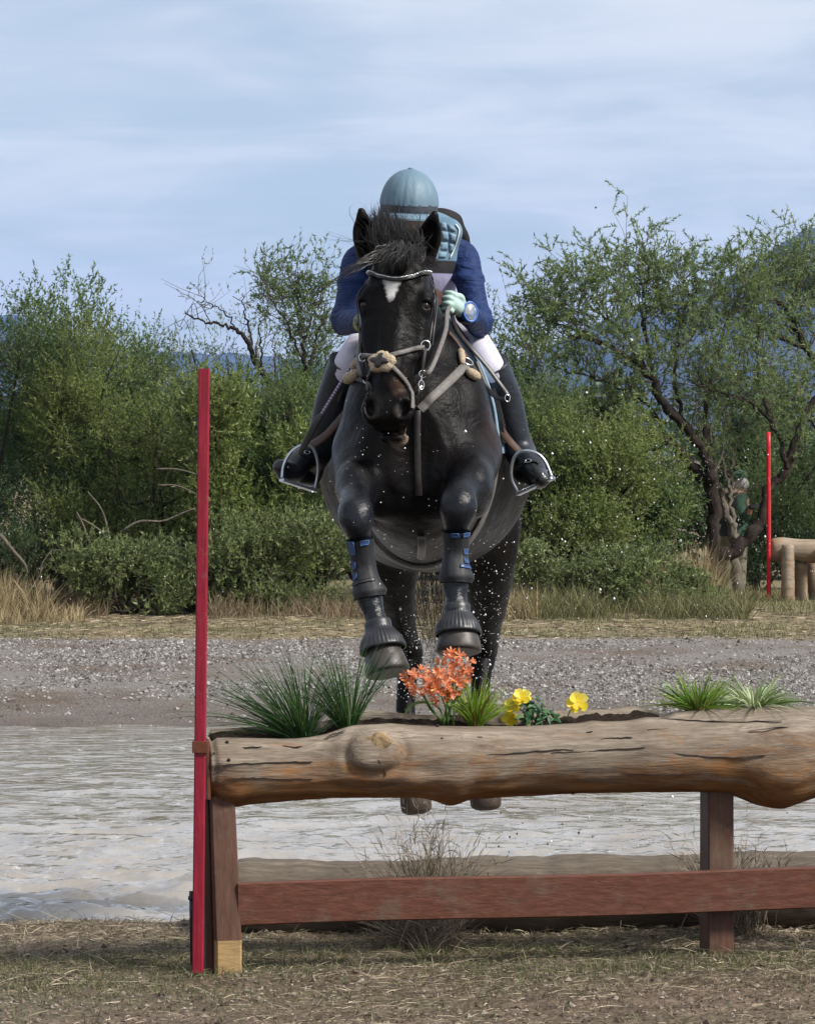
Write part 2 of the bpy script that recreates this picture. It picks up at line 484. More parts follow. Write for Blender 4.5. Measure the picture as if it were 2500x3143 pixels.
def log_material(name, orange=True, tone=1.0, rotz=0.0):
    m = N(name)
    q = m.mapping((1, 1, 1), (0, 0, -rotz))
    st = m.mapping((.7, 9, 9), (0, 0, 0), src=q)
    fine = m.mapping((4.5, 52, 52), (0, 0, 0), src=q)
    grain = m.noise(2.4, 7, .62, .35, src=st)
    fg = m.noise(3, 6, .7, .1, src=fine)
    blot = m.noise(3.2, 5, .6, src=q)
    T3 = lambda r, g_, b_: (r * tone, g_ * tone, b_ * tone)
    gy = m.ramp(grain, [(.22, T3(.085, .066, .050)), (.42, T3(.185, .150, .116)), (.60, T3(.265, .222, .178)), (.85, T3(.36, .31, .255))])
    gy = m.mix(m.rng(fg, .38, .62, 0, .72), gy, T3(.105, .083, .062))
    gy = m.mix(m.rng(m.noise(5, 5, .7, .2, src=m.mapping((.5, 14, 14), (0, 0, 0), (7, 3, 1), src=q)), .56, .66, 0, .65), gy, T3(.075, .058, .044))
    gy = m.mix(m.rng(blot, .50, .70, 0, .65), gy, m.mix(.35, T3(.105, .083, .062), gy))
    if orange:
        sp = m.n("SeparateXYZ"); m.l(m.co, sp.inputs[0])
        h = m.math('ADD', m.math('MULTIPLY', m.math('SUBTRACT', sp.outputs[2], .575), -7.0), m.math('MULTIPLY_ADD', m.noise(3.0, 7, .72, 1.0, src=m.mapping((1.1, 3, 2.6), src=q)), 3.6))
        h.node.inputs[1].links[0].from_node.inputs[2].default_value = -1.55
        f = m.rng(h, -.34, .50, 0, .92)
        org = m.ramp(m.noise(4, 6, .7, .3, src=m.mapping((.7, 5, 5), src=q)), [(.3, (.060, .027, .010)), (.5, (.20, .088, .028)), (.75, (.36, .185, .070))])
        gy = m.mix(f, gy, org)
    m.color(gy).set(rough=.82, spec=.2)
    hh = m.math('ADD', m.math('MULTIPLY', grain, .6), m.math('MULTIPLY', fg, .35))
    m.bump(hh, .75, .012)
    return m.m

def painted(name, col, wear, rough=.6, wcol=(.10, .075, .055)):
    m = N(name)
    vert = m.noise(3, 6, .65, .2, src=m.mapping((22, 22, 2.4)))
    hor = m.noise(4, 5, .6, src=m.mapping((3, 18, 18)))
    g_ = vert if wear == 'v' else hor
    blot = m.noise(7, 6, .7)
    c = m.ramp(g_, [(.25, tuple(x * .62 for x in col)), (.55, col), (.85, tuple(min(1, x * 1.3 + .012) for x in col))])
    c = m.mix(m.rng(blot, .52, .70, 0, .6), c, wcol)
    spl = m.noise(38, 5, .7)
    c = m.mix(m.rng(spl, .60, .70, 0, .40), c, (.13, .10, .078))
    m.color(c).set(rough=rough, spec=.3)
    m.bump(m.math('ADD', g_, m.math('MULTIPLY', blot, .4)), .45, .006)
    return m.m

LOGM = log_material("weathered_log", True, 1.12, FROT)
LOGM2 = log_material("grey_log", False, .62, .05)
BROWN = painted("brown_painted_timber", (.088, .041, .027), 'v')
BROWN2 = painted("brown_painted_board", (.094, .032, .018), 'h')
RAWW = painted("bare_cut_timber", (.33, .22, .10), 'h', .75, (.20, .14, .08))
SOIL = simple("dark_planter_soil", (.030, .020, .014), .95, 0, .5, 60, .9, .02, .1)
REDM = painted("red_painted_pole", (.235, .011, .028), 'v', .42, (.15, .010, .022))
BRACK = simple("rust_brown_bracket", (.11, .030, .012), .6, .2, .3, 60, .3)
DARKM = simple("dark_iron", (.03, .028, .035), .5, .6, .3, 60, .2)

jump = empty("log_jump", tuple(W(685, 2990, 11.75) * [1, 1, 0]), "rough hollow log jump planted with flowers on red brown legs and board", "jump")

TOPE = [(632, 2262), (700, 2260), (900, 2262), (980, 2250), (1050, 2226), (1100, 2216), (1160, 2214), (1250, 2221), (1400, 2223), (1600, 2222), (1750, 2214), (1900, 2206), (2000, 2188), (2100, 2182), (2250, 2172), (2350, 2166), (2450, 2169), (2560, 2165), (2700, 2168), (2900, 2172)]
BOTE = [(632, 2438), (660, 2455), (700, 2466), (770, 2466), (900, 2456), (1000, 2449), (1150, 2446), (1290, 2446), (1330, 2456), (1380, 2462), (1420, 2450), (1560, 2443), (1800, 2436), (2150, 2430), (2240, 2434), (2310, 2458), (2390, 2466), (2440, 2452), (2500, 2440), (2700, 2436), (2900, 2440)]
def smooth_interp(x, tab):
    t = np.array(tab, float); xs = np.linspace(t[0, 0], t[-1, 0], 400)
    ys = np.interp(xs, t[:, 0], t[:, 1]); k = np.hanning(15); k /= k.sum()
    yp = np.convolve(np.pad(ys, 7, mode='edge'), k, 'valid')
    return np.interp(x, xs, yp)
lpx = np.concatenate([[632.5], np.linspace(634, 2900, 400)])
rows = []; trough = []
NA = 56
aout = np.radians(np.linspace(58, -238, NA))       # outside skin: front is 180 deg (towards the camera)
soil_rows = []
for i, px in enumerate(lpx):
    Y = FY(px, .115)
    tp, bt = smooth_interp(px, TOPE), smooth_interp(px, BOTE)
    top = W(px, tp, Y)[2]; bot = W(px, bt, Y)[2]
    t = float(np.interp(px, [640, 655, 1960, 2060], [0, 1, 1, 0]))
    sn = math.sin(math.radians(58))
    rv = (top - bot) / (1 + (sn * t + (1 - t) * 1.0)); rl = max(rv * 1.06, .10)
    cz = bot + rv
    C = W(px, HY, Y); C[2] = cz
    x_, z_ = np.cos(aout), np.sin(aout)
    sq = 1.0
    gro = (vnoise(np.full(NA, px * .0045), np.degrees(aout) * .09, 41, 4, .55) - .5) * .013
    big = (vnoise(np.full(NA, px * .0022), np.degrees(aout) * .012, 43, 3) - .5) * .020
    sil = np.abs(z_) ** 3
    dr = (gro + big * (1 - sil * .9))
    # knots: (px, height as fraction of rv, size px, bulge)
    for kx, kz, ks, kb in ((1128, .22, 95, .030), (1390, -.98, 55, .012), (2380, -.75, 120, .022), (2420, .45, 80, .020), (1800, .80, 30, .007), (700, -.8, 60, .012), (1240, -.55, 40, .008)):
        front = np.where(x_ < 0, 1, 0)
        d2 = ((px - kx) / ks) ** 2 + ((z_ - kz) * rv * 980 / (ks * .8)) ** 2
        ring = np.exp(-d2 * 1.4)
        dr = dr + front * kb * (ring - .45 * np.exp(-d2 * 7) * (1 if kx == 1128 else .3) - (.35 * np.exp(-((np.sqrt(d2) - .95) / .16) ** 2) if kx == 1128 else 0))
    pr = np.stack([(rl + dr) * x_, (rv + dr) * z_], 1)
    if i == 0: pr *= .93
    # inner: from back rim to front rim through the hollow
    ux = np.linspace(-1, 1, 16)
    xr = (rl) * math.cos(math.radians(58))
    xi = ux * xr
    circ = rv * np.sqrt(np.clip(1 - (xi / rl) ** 2, 0, 1))
    rim = rv * sn
    dep = rim - .045 * (1 - np.abs(ux) ** 4.0) - .004 + (vnoise(ux * 3, ux * 0 + px * .02, 45) - .5) * .01
    zi = circ * (1 - t) + dep * t
    zi[0] = pr[-1, 1]; zi[-1] = pr[0, 1]; xi[0] = pr[-1, 0]; xi[-1] = pr[0, 0]
    inn = np.stack([xi, zi], 1)[1:-1]
    sec = np.concatenate([pr, inn])
    lift = t * .026 * np.clip((sec[:, 0] - .1 * rl) / (.35 * rl), 0, 1) * np.clip((sec[:, 1] / rv - .1) / .6, 0, 1) * (.75 + .5 * vnoise(px * .006, 3.0, 47, 2))
    sec[:, 1] += lift
    rows.append(C + sec[:, :1] * FL + sec[:, 1:] * FU)
    if 650 < px < 2040:
        m_ = 9
        us = np.linspace(-.92, .92, m_) * xr
        zs = cz + rim - .012 + .020 * np.clip(us / xr + .2, 0, 1) + .02 * (vnoise(us * 40, us * 0 + px * .05, 46, 3) - .5) - .006 * (np.abs(us) / xr) ** 4
        zs += .008 * math.sin(px * .011)
        soil_rows.append(C + us[:, None] * FL + np.stack([us * 0, us * 0, zs - C[2]], 1))
LG = np.array(rows)
mb = MB().grid(LG, False, True)
cc = LG[0].mean(0)
nS = LG.shape[1]
mb.add(np.concatenate([LG[0], [cc]]), [[j, (j + 1) % nS, nS] for j in range(nS)])
mb.add(np.concatenate([LG[-1], [LG[-1].mean(0)]]), [[j, (j + 1) % nS, nS] for j in range(nS)])
log_o = mb.build("log", LOGM, jump)
# object coordinates of the log run along its own length
soil_o = MB().grid(np.array(soil_rows)).build("soil", SOIL, jump)

# sawn knot face and bolt holes on the log
def on_log(px, py, out=.004):
    Y = FY(px, .115)
    tp, bt = smooth_interp(px, TOPE), smooth_interp(px, BOTE)
    P = LG[np.argmin(np.abs(lpx - px))]
    # front-most vertex with the wanted height
    pys = HY - (P[:, 2] - CH) * F / P[:, 1]
    k = np.where((P - P.mean(0)) @ FL < 0)[0]
    j = k[np.argmin(np.abs(pys[k] - py))]
    return P[j] - FL * out
KN = N("sawn_knot")
qq = KN.mapping((1, 1, 1))
KN.color(KN.ramp(KN.noise(30, 6, .7, .6), [(.3, (.13, .085, .045)), (.55, (.30, .215, .12)), (.8, (.48, .36, .19))])).set(rough=.85, spec=.2)
KN.bump(KN.noise(60, 5, .7), .8, .006)
kc = on_log(1128, 2288, -.006)
a = np.linspace(0, 2 * math.pi, 26, endpoint=False)
kr = .040 * (1 + .18 * np.sin(2 * a + .6) + .10 * np.sin(5 * a + 1) + .05 * np.sin(9 * a))
rings = [kc + np.stack([np.cos(a) * kr * s_, np.full(26, -d_), np.sin(a) * kr * .85 * s_], 1) for s_, d_ in ((1.0, -.012), (1.0, .004), (.9, .0075), (.55, .006), (.02, .009))]
mb = MB(); mb.grid(np.array(rings), False, True); mb.build("knot", KN.m, jump)
HOLE = simple("black_bolt_hole", (.012, .010, .009), .9, 0, .2, 50, 0)
for bx, by in ((686, 2280), (685, 2336), (1745, 2432), (1325, 2210)):
    c0 = on_log(bx, by, .001)
    mb = MB(); mb.ball(c0, (.0055, .004, .0055), 10, 6); mb.build("bolt_head", HOLE, jump)

CRK = simple("dark_drying_crack", (.020, .014, .010), .95, 0, .3, 50, 0)
for ci, pts in enumerate([[(645, 2352), (740, 2345), (870, 2340), (960, 2338)], [(690, 2388), (800, 2390), (960, 2392)], [(720, 2293), (850, 2292), (960, 2291)], [(1250, 2262), (1380, 2266), (1480, 2262)], [(1480, 2318), (1600, 2310), (1700, 2302), (1760, 2300)],
                          [(1690, 2312), (1850, 2303), (1980, 2294)], [(1800, 2245), (1900, 2248), (2050, 2235)], [(2050, 2310), (2200, 2325), (2350, 2318)], [(2020, 2205), (2200, 2215), (2400, 2212)], [(2300, 2242), (2400, 2232), (2560, 2228)], [(1230, 2243), (1330, 2250)],
                          [(1330, 2395), (1450, 2400), (1560, 2396)], [(1000, 2262), (1060, 2242)], [(1560, 2272), (1660, 2262)], [(1900, 2372), (2040, 2378), (2150, 2374)], [(640, 2312), (700, 2309), (760, 2310)], [(1840, 2268), (1940, 2262)], [(2420, 2300), (2500, 2296), (2640, 2300)], [(1160, 2330), (1185, 2380)], [(1030, 2410), (1120, 2416), (1230, 2408)]]):
    q = crom(np.array(pts, float), 4 * len(pts) + 4); q[:, 1] += rs.normal(0, 1.1, len(q))
    P_ = np.array([on_log(x_, y_, 0.0) for x_, y_ in q])
    pz = np.array([W(x_, y_, y3) for (x_, y_), y3 in zip(q, P_[:, 1])])          # smooth course, depth from the log
    k_ = np.array([.25, .5, .25]); yv = np.convolve(np.pad(pz[:, 1], 1, mode='edge'), k_, 'valid')
    pz = np.array([W(x_, y_, y3 - .0055) for (x_, y_), y3 in zip(q, yv)])
    tt = np.linspace(0, 1, len(q)); wd = .0030 * np.sin(tt * math.pi) ** .6 * rs.uniform(.55, 1.1) + .0008
    mb = MB(); mb.ribbon(pz, wd, .0050, -FL); mb.build("crack", CRK, jump, False)

def timber(parts, ring_pts, name, mat, parent, bev=.006):
    """prism through a list of (centre, half_along, half_back) with bevelled long edges"""
    rows = []
    for c, hx, hy in ring_pts:
        e = bev
        pts = [(-hx + e, -hy), (hx - e, -hy), (hx, -hy + e), (hx, hy - e), (hx - e, hy), (-hx + e, hy), (-hx, hy - e), (-hx, -hy + e)]
        rows.append([np.asarray(c) + x * FD + y * FL for x, y in pts])
    rows = np.array(rows)
    mb = MB().grid(rows, False, True)
    for k, fl in ((0, 1), (-1, -1)):
        mb.add(rows[k], None, [[0, 1, 2, 3][::fl], [0, 3, 4, 7][::fl], [4, 5, 6, 7][::fl]])
    return mb.build(name, mat, parent, False)

pt, pm, pb_ = W(676, 2440, FY(676, .10)), W(694, 2880, FY(676, .055)), W(697, 3010, FY(676, .05))
timber(None, [(pt, .0375, .05), (pt * .75 + pm * .25, .0385, .05), (pt * .4 + pm * .6, .0395, .05), (pm, .0405, .05)], "leg", BROWN, jump)
f0 = W(695, 2881, FY(676, .055)); f1 = W(695, 3010, FY(676, .052))
timber(None, [(f0, .0395, .052), (f1, .0395, .052)], "leg_footing", RAWW, jump)
q0, q1 = W(2198, 2425, FY(2198, .13)), W(2198, 2930, FY(2198, .12))
timber(None, [(q0, .0415, .05), (q0 * .5 + q1 * .5, .042, .05), (q1, .043, .05)], "leg", BROWN, jump)
q0, q1 = W(2820, 2425, FY(2820, .13)), W(2820, 2930, FY(2820, .12))
timber(None, [(q0, .0415, .05), (q1, .043, .05)], "leg", BROWN, jump)
# the board nailed across the front
b0, b1 = W(728, 2775, FY(728, .03)), W(2870, 2715, FY(2870, .035))
bd = unit(b1 - b0); up = unit(np.cross(np.cross(bd, FU), bd)); out_ = unit(np.cross(bd, up))
rows = []
for t in np.linspace(0, 1, 24):
    c = b0 + (b1 - b0) * t + up * .003 * math.sin(t * 9)
    e, hh, ht = .004, .064, .020
    pts = [(-hh + e, -ht), (hh - e, -ht), (hh, -ht + e), (hh, ht - e), (hh - e, ht), (-hh + e, ht), (-hh, ht - e), (-hh, -ht + e)]
    rows.append([c + x * up + y * FL for x, y in pts])
rows = np.array(rows); mb = MB().grid(rows, False, True)
for k, fl in ((0, 1), (-1, -1)): mb.add(rows[k], None, [[0, 1, 2, 3][::fl], [0, 3, 4, 7][::fl], [4, 5, 6, 7][::fl]])
mb.build("board", BROWN2, jump, False)
# end plate and bracket that hold the flag pole to the log end
ep0, ep1 = W(629, 2266, FY(629, .07)), W(634, 2450, FY(629, .07))
timber(None, [(ep0, .006, .05), (ep1, .006, .05)], "end_plate", BRACK, jump, .002)
ep0, ep1 = W(627, 2450, FY(629, .10)), W(640, 2985, FY(629, .07))
timber(None, [(ep0, .009, .03), (ep1, .012, .03)], "side_strip", BROWN, jump, .002)
POLE_Y = 11.70
bc = W(616, 2292, POLE_Y)
mb = MB()
mb.box(bc + [0, -.021, 0], (.0235, .003, .0175), None, .001)
mb.box(bc + [-.0215, .006, 0], (.003, .0245, .0175), None, .001)
mb.box(bc + [.0215, .012, 0], (.003, .030, .0175), None, .001)
mb.build("bracket", BRACK, jump, False)

def flag_pole(name, top, bot, hw_, label, mat, sides=4, group="red flag poles beside the jumps"):
    e = empty(name, tuple(bot), label, "flag pole", group)
    top = np.asarray(top); bot = np.asarray(bot); d = unit(top - bot)
    if sides == 4:
        rows = []
        n = 14
        for t in np.linspace(0, 1, n):
            c = bot + (top - bot) * t
            ev = .004
            pts = [(-hw_ + ev, -hw_), (hw_ - ev, -hw_), (hw_, -hw_ + ev), (hw_, hw_ - ev), (hw_ - ev, hw_), (-hw_ + ev, hw_), (-hw_, hw_ - ev), (-hw_, -hw_ + ev)]
            rows.append([c + np.array([x, y, 0]) for x, y in pts])
        rows = np.array(rows); mb = MB().grid(rows, False, True)
        for k, fl in ((0, 1), (-1, -1)): mb.add(rows[k], None, [[0, 1, 2, 3][::fl], [0, 3, 4, 7][::fl], [4, 5, 6, 7][::fl]])
        mb.build("pole", mat, e, False)
    else:
        mb = MB(); mb.tube([bot + (top - bot) * t for t in np.linspace(0, 1, 12)], hw_, 14); mb.build("pole", mat, e)
    return e
fp = flag_pole("flag_pole", W(627, 1132, POLE_Y), W(607, 2985, POLE_Y), .0168, "tall square red flag pole strapped to the near log end", REDM)
mb = MB(); mb.tube([W(588, 2735, 11.72), W(589, 2800, 11.72), W(592, 2960, 11.72)], [.0075, .0075, .0075], 10)
mb.tube([W(588, 2750, 11.72), W(588, 2762, 11.72)], [.0105, .0105], 10)
mb.build("stake_tube", DARKM, fp)

# retaining log along the water's edge behind the jump
rows = []
for k, px in enumerate(np.linspace(560, 3000, 200)):
    Y = 12.86 + .00006 * (px - 730)
    t_ = np.interp(px, [560, 730, 790, 860, 1000, 1400, 1700, 1850, 1950, 2100, 2500, 3000], [2642, 2640, 2636, 2640, 2648, 2634, 2628, 2618, 2630, 2626, 2622, 2622]) + 14 * (vnoise(px * .012, 0, 51) - .5)
    zt = W(px, t_, Y)[2]; rv = .128
    a = np.linspace(0, 2 * math.pi, 28, endpoint=False)
    rr = rv + .034 * (vnoise(np.cos(a) * 1.5 + px * .006, np.sin(a) * 1.5 + 5, 52, 4) - .5)
    C = W(px, HY, Y); C[2] = zt - rv
    rows.append(C + np.stack([a * 0, np.cos(a) * rr * 1.1, np.sin(a) * rr], 1))
rows = np.array(rows)[26:] if False else np.array(rows)
mb = MB().grid(rows[14:], False, True)
mb.add(np.concatenate([rows[14], [rows[14].mean(0)]]), [[j, (j + 1) % 28, 28] for j in range(28)])
mb.add(np.concatenate([rows[-1], [rows[-1].mean(0)]]), [[j, (j + 1) % 28, 28] for j in range(28)])
bl = mb.build("bank_log", LOGM2)
tag(bl, "long grey brown log lying along the bank behind the jump's board", "log")

# far jump: a log across round posts, and its own red pole
RY = 40.3
fj = empty("post_and_log_jump", tuple(W(2430, 1866, RY) * [1, 1, 0] + [0, 0, .05]), "pale log laid across stout round posts at the edge of the far grass", "jump")
TAN = N("pale_peeled_log")
tg = TAN.noise(3, 6, .6, .2, src=TAN.mapping((1.2, 8, 8)))
spz = TAN.n("SeparateXYZ"); TAN.l(TAN.co, spz.inputs[0])
cgrey = TAN.ramp(tg, [(.25, (.14, .108, .078)), (.55, (.27, .215, .16)), (.85, (.37, .31, .24))])
TAN.color(TAN.mix(TAN.rng(TAN.noise(2.5, 4, .6), .42, .62, 0, .75), cgrey, (.20, .115, .055))).set(rough=.8, spec=.2)
TAN.bump(tg, .6, .015)
mb = MB()
lp = []
for t in np.linspace(0, 1, 30):
    c = W(2364 + 420 * t, 1689, RY) + np.array([0, 0, .012 * math.sin(t * 14)])
    lp.append(c)
rad = [.118 + .006 * math.sin(k * .9) for k in range(30)]; rad[0] = .108
mb.tube(lp, rad, 22); mb.build("log", TAN.m, fj)
def round_post(px, ptop, pbot, r, Y, slant=0):
    mb = MB()
    a0, a1 = W(px, pbot + 12, Y), W(px, ptop, Y)
    P = [a0 + (a1 - a0) * t for t in (0, .2, .4, .6, .8, .94, .985, 1.0)]
    mb.tube(P, [r * 1.06, r * 1.04, r * 1.0, r * .99, r * .97, r * .97, r * .9, r * .7], 18)
    return mb.build("post", TAN.m, fj)
round_post(2416, 1671, 1870, .068, RY - .20)
round_post(2457, 1726, 1862, .066, RY + .05)
round_post(2492, 1722, 1858, .062, RY + .35)
round_post(2530, 1671, 1868, .068, RY - .18)
mb = MB(); mb.tube([W(2440, 1780, RY + .5), W(2540, 1781, RY + .5), W(2760, 1782, RY + .5)], .052, 16); mb.build("rail", TAN.m, fj)
# sawn half-round face cut on the front post
mb = MB()
cx_, Yp = 2428, RY - .262
a = np.linspace(0, 2 * math.pi, 24, endpoint=False)
REDR = painted("bright_red_pole", (.50, .018, .022), 'v', .4, (.42, .014, .018))
flag_pole("flag_pole", W(2356.5, 1326, RY - .1), W(2358, 1870, RY - .1), .023, "round red flag pole standing at the far post and log jump", REDR, 14)
# ------------------------------------------------------------------ blades, flowers, weeds
def blades(base, dirs, length, width, droop, seg=6, rnd=rs, fold=0.0, lift=None):
    """many curved tapered blades as one quad soup: base (n,3) dirs (n,3 unit) length (n,) width (n,) droop (n,)"""
    n = len(base); t = np.linspace(0, 1, seg + 1)
    L = length[:, None, None]; T = t[None, :, None]
    d = dirs[:, None, :]
    P = base[:, None, :] + d * L * T
    hor = dirs.copy(); hor[:, 2] = 0; hn = np.linalg.norm(hor, axis=1, keepdims=True) + 1e-6; hor /= hn
    P = P + hor[:, None, :] * (L * droop[:, None, None] * .35) * T ** 2
    P[..., 2] -= (length[:, None] * droop[:, None]) * t[None, :] ** 2.2 * .55
    side = np.cross(dirs, np.array([0, 0, 1.0])); side /= np.linalg.norm(side, axis=1, keepdims=True) + 1e-6
    ang = rnd.uniform(0, math.pi, n); ncr = np.cross(side, dirs)
    side = side * np.cos(ang)[:, None] + ncr * np.sin(ang)[:, None]
    w = (width[:, None] * (1 - t[None, :] ** 2.0 * .93) * (.55 + .45 * np.minimum(1, t[None, :] * 5)))[..., None] * .5
    A = P - side[:, None, :] * w; B = P + side[:, None, :] * w
    V = np.stack([A, B], 2).reshape(n, -1, 3)                       # n, 2*(seg+1), 3
    k = np.arange(seg)
    q = np.stack([2 * k, 2 * k + 1, 2 * k + 3, 2 * k + 2], 1)
    Q = (q[None] + (np.arange(n) * 2 * (seg + 1))[:, None, None]).reshape(-1, 4)
    return V.reshape(-1, 3), Q

def leafmat(name, stops, trans=.35, rough=.5, sat=None):
    m = N(name)
    r = m.geo('Random Per Island')
    c = m.ramp(r, stops)
    m.color(c).set(rough=rough, spec=.3)
    tr = m.n("BsdfTranslucent"); m.l(c, tr.inputs[0])
    mx_ = m.n("MixShader"); mx_.inputs[0].default_value = trans
    m.l(m.b.outputs[0], mx_.inputs[1]); m.l(tr.outputs[0], mx_.inputs[2]); m.l(mx_.outputs[0], m.out.inputs[0])
    return m.m

DARKG = leafmat("dark_grass_blade", [(0, (.012, .035, .010)), (.5, (.030, .080, .020)), (.85, (.055, .12, .032)), (1, (.13, .19, .065))], .3, .4)
LIMEG = leafmat("lime_grass_blade", [(0, (.09, .16, .014)), (.5, (.20, .32, .035)), (.85, (.33, .45, .08)), (1, (.20, .07, .03))], .35, .45)
MIDG = leafmat("green_grass_blade", [(0, (.05, .115, .014)), (.5, (.14, .25, .035)), (.85, (.28, .40, .08)), (1, (.19, .08, .035))], .35, .45)
VARG = leafmat("variegated_blade", [(0, (.06, .12, .03)), (.4, (.18, .28, .08)), (.7, (.45, .50, .27)), (1, (.65, .66, .47))], .35, .45)
STEMG = leafmat("flower_stem_green", [(0, (.04, .10, .02)), (1, (.16, .26, .06))], .3, .45)
LEAFD = leafmat("pansy_leaf", [(0, (.015, .05, .02)), (.6, (.04, .11, .045)), (1, (.09, .18, .06))], .25, .45)
ORANGE = leafmat("orange_petal", [(0, (.50, .115, .03)), (.35, (.62, .19, .065)), (.65, (.68, .26, .14)), (.92, (.72, .35, .23)), (1, (.75, .42, .08))], .4, .5)
YELLOW = leafmat("yellow_petal", [(0, (.62, .46, .02)), (.5, (.80, .64, .03)), (1, (.85, .74, .16))], .4, .5)
STRAW = leafmat("dry_weed_stem", [(0, (.07, .055, .04)), (.5, (.17, .14, .10)), (1, (.34, .28, .20))], .2, .7)

def planter_point(px, dpy=0.0, back=0.0):
    """point on the soil in the log"""
    k = int(np.argmin([abs(PCX + F * r_[4][0] / r_[4][1] - px) for r_ in soil_rows]))
    return soil_rows[k][4] + FL * back + np.array([0, 0, .002])

def tuft(name, base, n, lmin, lmax, wid, spread, lean, droop, mat, label, seg=6, r0=.02, group=None, cat="grass plant", el=(35, 88)):
    el_ = np.radians(rs.uniform(el[0], el[1], n) ** 1.0)
    az = rs.uniform(0, 2 * math.pi, n)
    d = np.stack([np.cos(el_) * np.cos(az) * spread[0], np.cos(el_) * np.sin(az) * spread[1], np.sin(el_)], 1)
    d += np.array(lean)
    d /= np.linalg.norm(d, axis=1, keepdims=True)
    b = np.asarray(base) + np.stack([np.cos(az), np.sin(az), 0 * az], 1) * (rs.uniform(0, 1, n) ** .5 * r0)[:, None]
    b[:, 2] -= .004
    L = rs.uniform(lmin, lmax, n)
    V, Q = blades(b, d, L, np.full(n, wid) * rs.uniform(.6, 1.2, n), rs.uniform(droop[0], droop[1], n), seg)
    o = mesh_np(name, V, [Q], mat)
    return tag(o, label, cat, group)

GR = "plants growing in the hollow log"
tuft("grass_tuft", planter_point(925), 250, .20, .40, .0042, (1.05, .6), (-.30, 0, .12), (.1, .7), DARKG, "long dark green grass tuft sprawling from the near end of the log", 7, .030, GR, el=(22, 86))
tuft("grass_tuft", planter_point(1068), 150, .20, .37, .0042, (.75, .6), (-.12, 0, 0.1), (.1, .75), DARKG, "smaller dark green grass tuft beside the knot, under the lifted hoof", 7, .024, GR, el=(40, 88))
tuft("grass_tuft", planter_point(1457), 170, .10, .20, .0062, (.95, .7), (.06, 0, 0.05), (.1, .7), LIMEG, "bright lime grass tuft right beside the orange flowers", 6, .022, GR, el=(38, 88))
tp_ = LG[int(np.argmin(np.abs(lpx - 2145)))][NA + 7]
tuft("grass_tuft", tp_ + [0, 0.02, -.004], 230, .09, .18, .0065, (1.1, .8), (-.04, 0, 0.02), (.1, .9), MIDG, "fresh green grass tuft with reddish tips above the right leg", 6, .028, GR, el=(20, 86))
tp_ = LG[int(np.argmin(np.abs(lpx - 2315)))][NA + 7]
tuft("grass_tuft", tp_ + [0, 0.02, -.006], 250, .08, .17, .0055, (1.35, .8), (.03, 0, 0.0), (.2, 1.1), VARG, "pale variegated grass tuft, last plant along the log", 6, .034, GR, el=(15, 84))

def petal(mb, c, nrm, up, n, r, w, cup=.3, seed=0):
    """n notched petals around centre c"""
    rr = np.random.RandomState(seed)
    nrm = unit(nrm); u = unit(np.cross(nrm, up)); v = np.cross(nrm, u)
    for k in range(n):
        a = 2 * math.pi * k / n + rr.uniform(-.15, .15)
        d = u * math.cos(a) + v * math.sin(a); s_ = np.cross(nrm, d)
        rk = r * rr.uniform(.85, 1.15); cu = cup * rr.uniform(.6, 1.4)
        rows = []
        for t, ww in ((.05, .25), (.35, .75), (.7, 1.0), (.92, .8), (1.0, .45)):
            ctr = c + d * rk * t + nrm * rk * cu * t * t
            rows.append([ctr - s_ * w * ww * .5 + nrm * .12 * w * ww, ctr, ctr + s_ * w * ww * .5 + nrm * .12 * w * ww])
        mb.grid(np.array(rows))

# orange flowers: three ragged heads of small trumpet florets on long stems
of = empty("orange_flower", tuple(planter_point(1365)), "orange trumpet flowers in ragged heads on thin green stems", "flower", GR)
bp = planter_point(1365)
heads = [(1282, 2098, 26, .048), (1338, 2088, 26, .046), (1408, 2056, 30, .054), (1352, 2122, 16, .040), (1394, 2100, 16, .038), (1376, 2030, 14, .038)]
stems = MB()
for hi, (hx, hy, nf, hr) in enumerate(heads):
    hc = W(hx, hy, FY(hx, .115 + .03 * ((hi % 3) - 1)))
    mbp = MB()
    for k in range(nf):
        d = unit(rs.normal(size=3)); d[1] -= .25
        c = hc + d * hr * np.array([1.0, .8, 1.0]) * rs.uniform(.45, 1.0)
        petal(mbp, c, d + [0, -.4, .2], [.3, .2, 1], 6, .0135 * rs.uniform(.7, 1.4), .0068, .55, hi * 100 + k)
    mbp.build("flower_head", ORANGE, of)
    b = bp + np.array([rs.uniform(-.02, .025), rs.uniform(-.015, .015), 0])
    mid = (b + hc) / 2 + [rs.uniform(-.012, .012), 0, 0]
    stems.tube(crom([b, mid, hc - [0, 0, .012]], 7), [.0036, .0034, .0032, .003, .0028, .0026, .0024], 6)
stems.build("stem", STEMG, of)
mb = MB()
for b0_, pts, w_ in ((0, [(1362, 2212), (1345, 2170), (1310, 2155), (1270, 2160), (1245, 2185), (1238, 2212)], .011), (1, [(1372, 2214), (1390, 2160), (1420, 2120), (1452, 2110)], .010), (2, [(1366, 2214), (1372, 2150), (1368, 2090), (1330, 2088)], .008), (3, [(1358, 2212), (1320, 2175), (1296, 2120)], .008), (4, [(1376, 2212), (1420, 2165), (1470, 2150), (1480, 2170)], .008)):
    P = crom([W(a_, b_, FY(a_, .105)) for a_, b_ in pts], 14)
    mb.ribbon(P, w_ * np.sin(np.linspace(.25, math.pi - .05, 14)), .0012, [0, -.8, .6])
mb.build("leaf", STEMG, of)
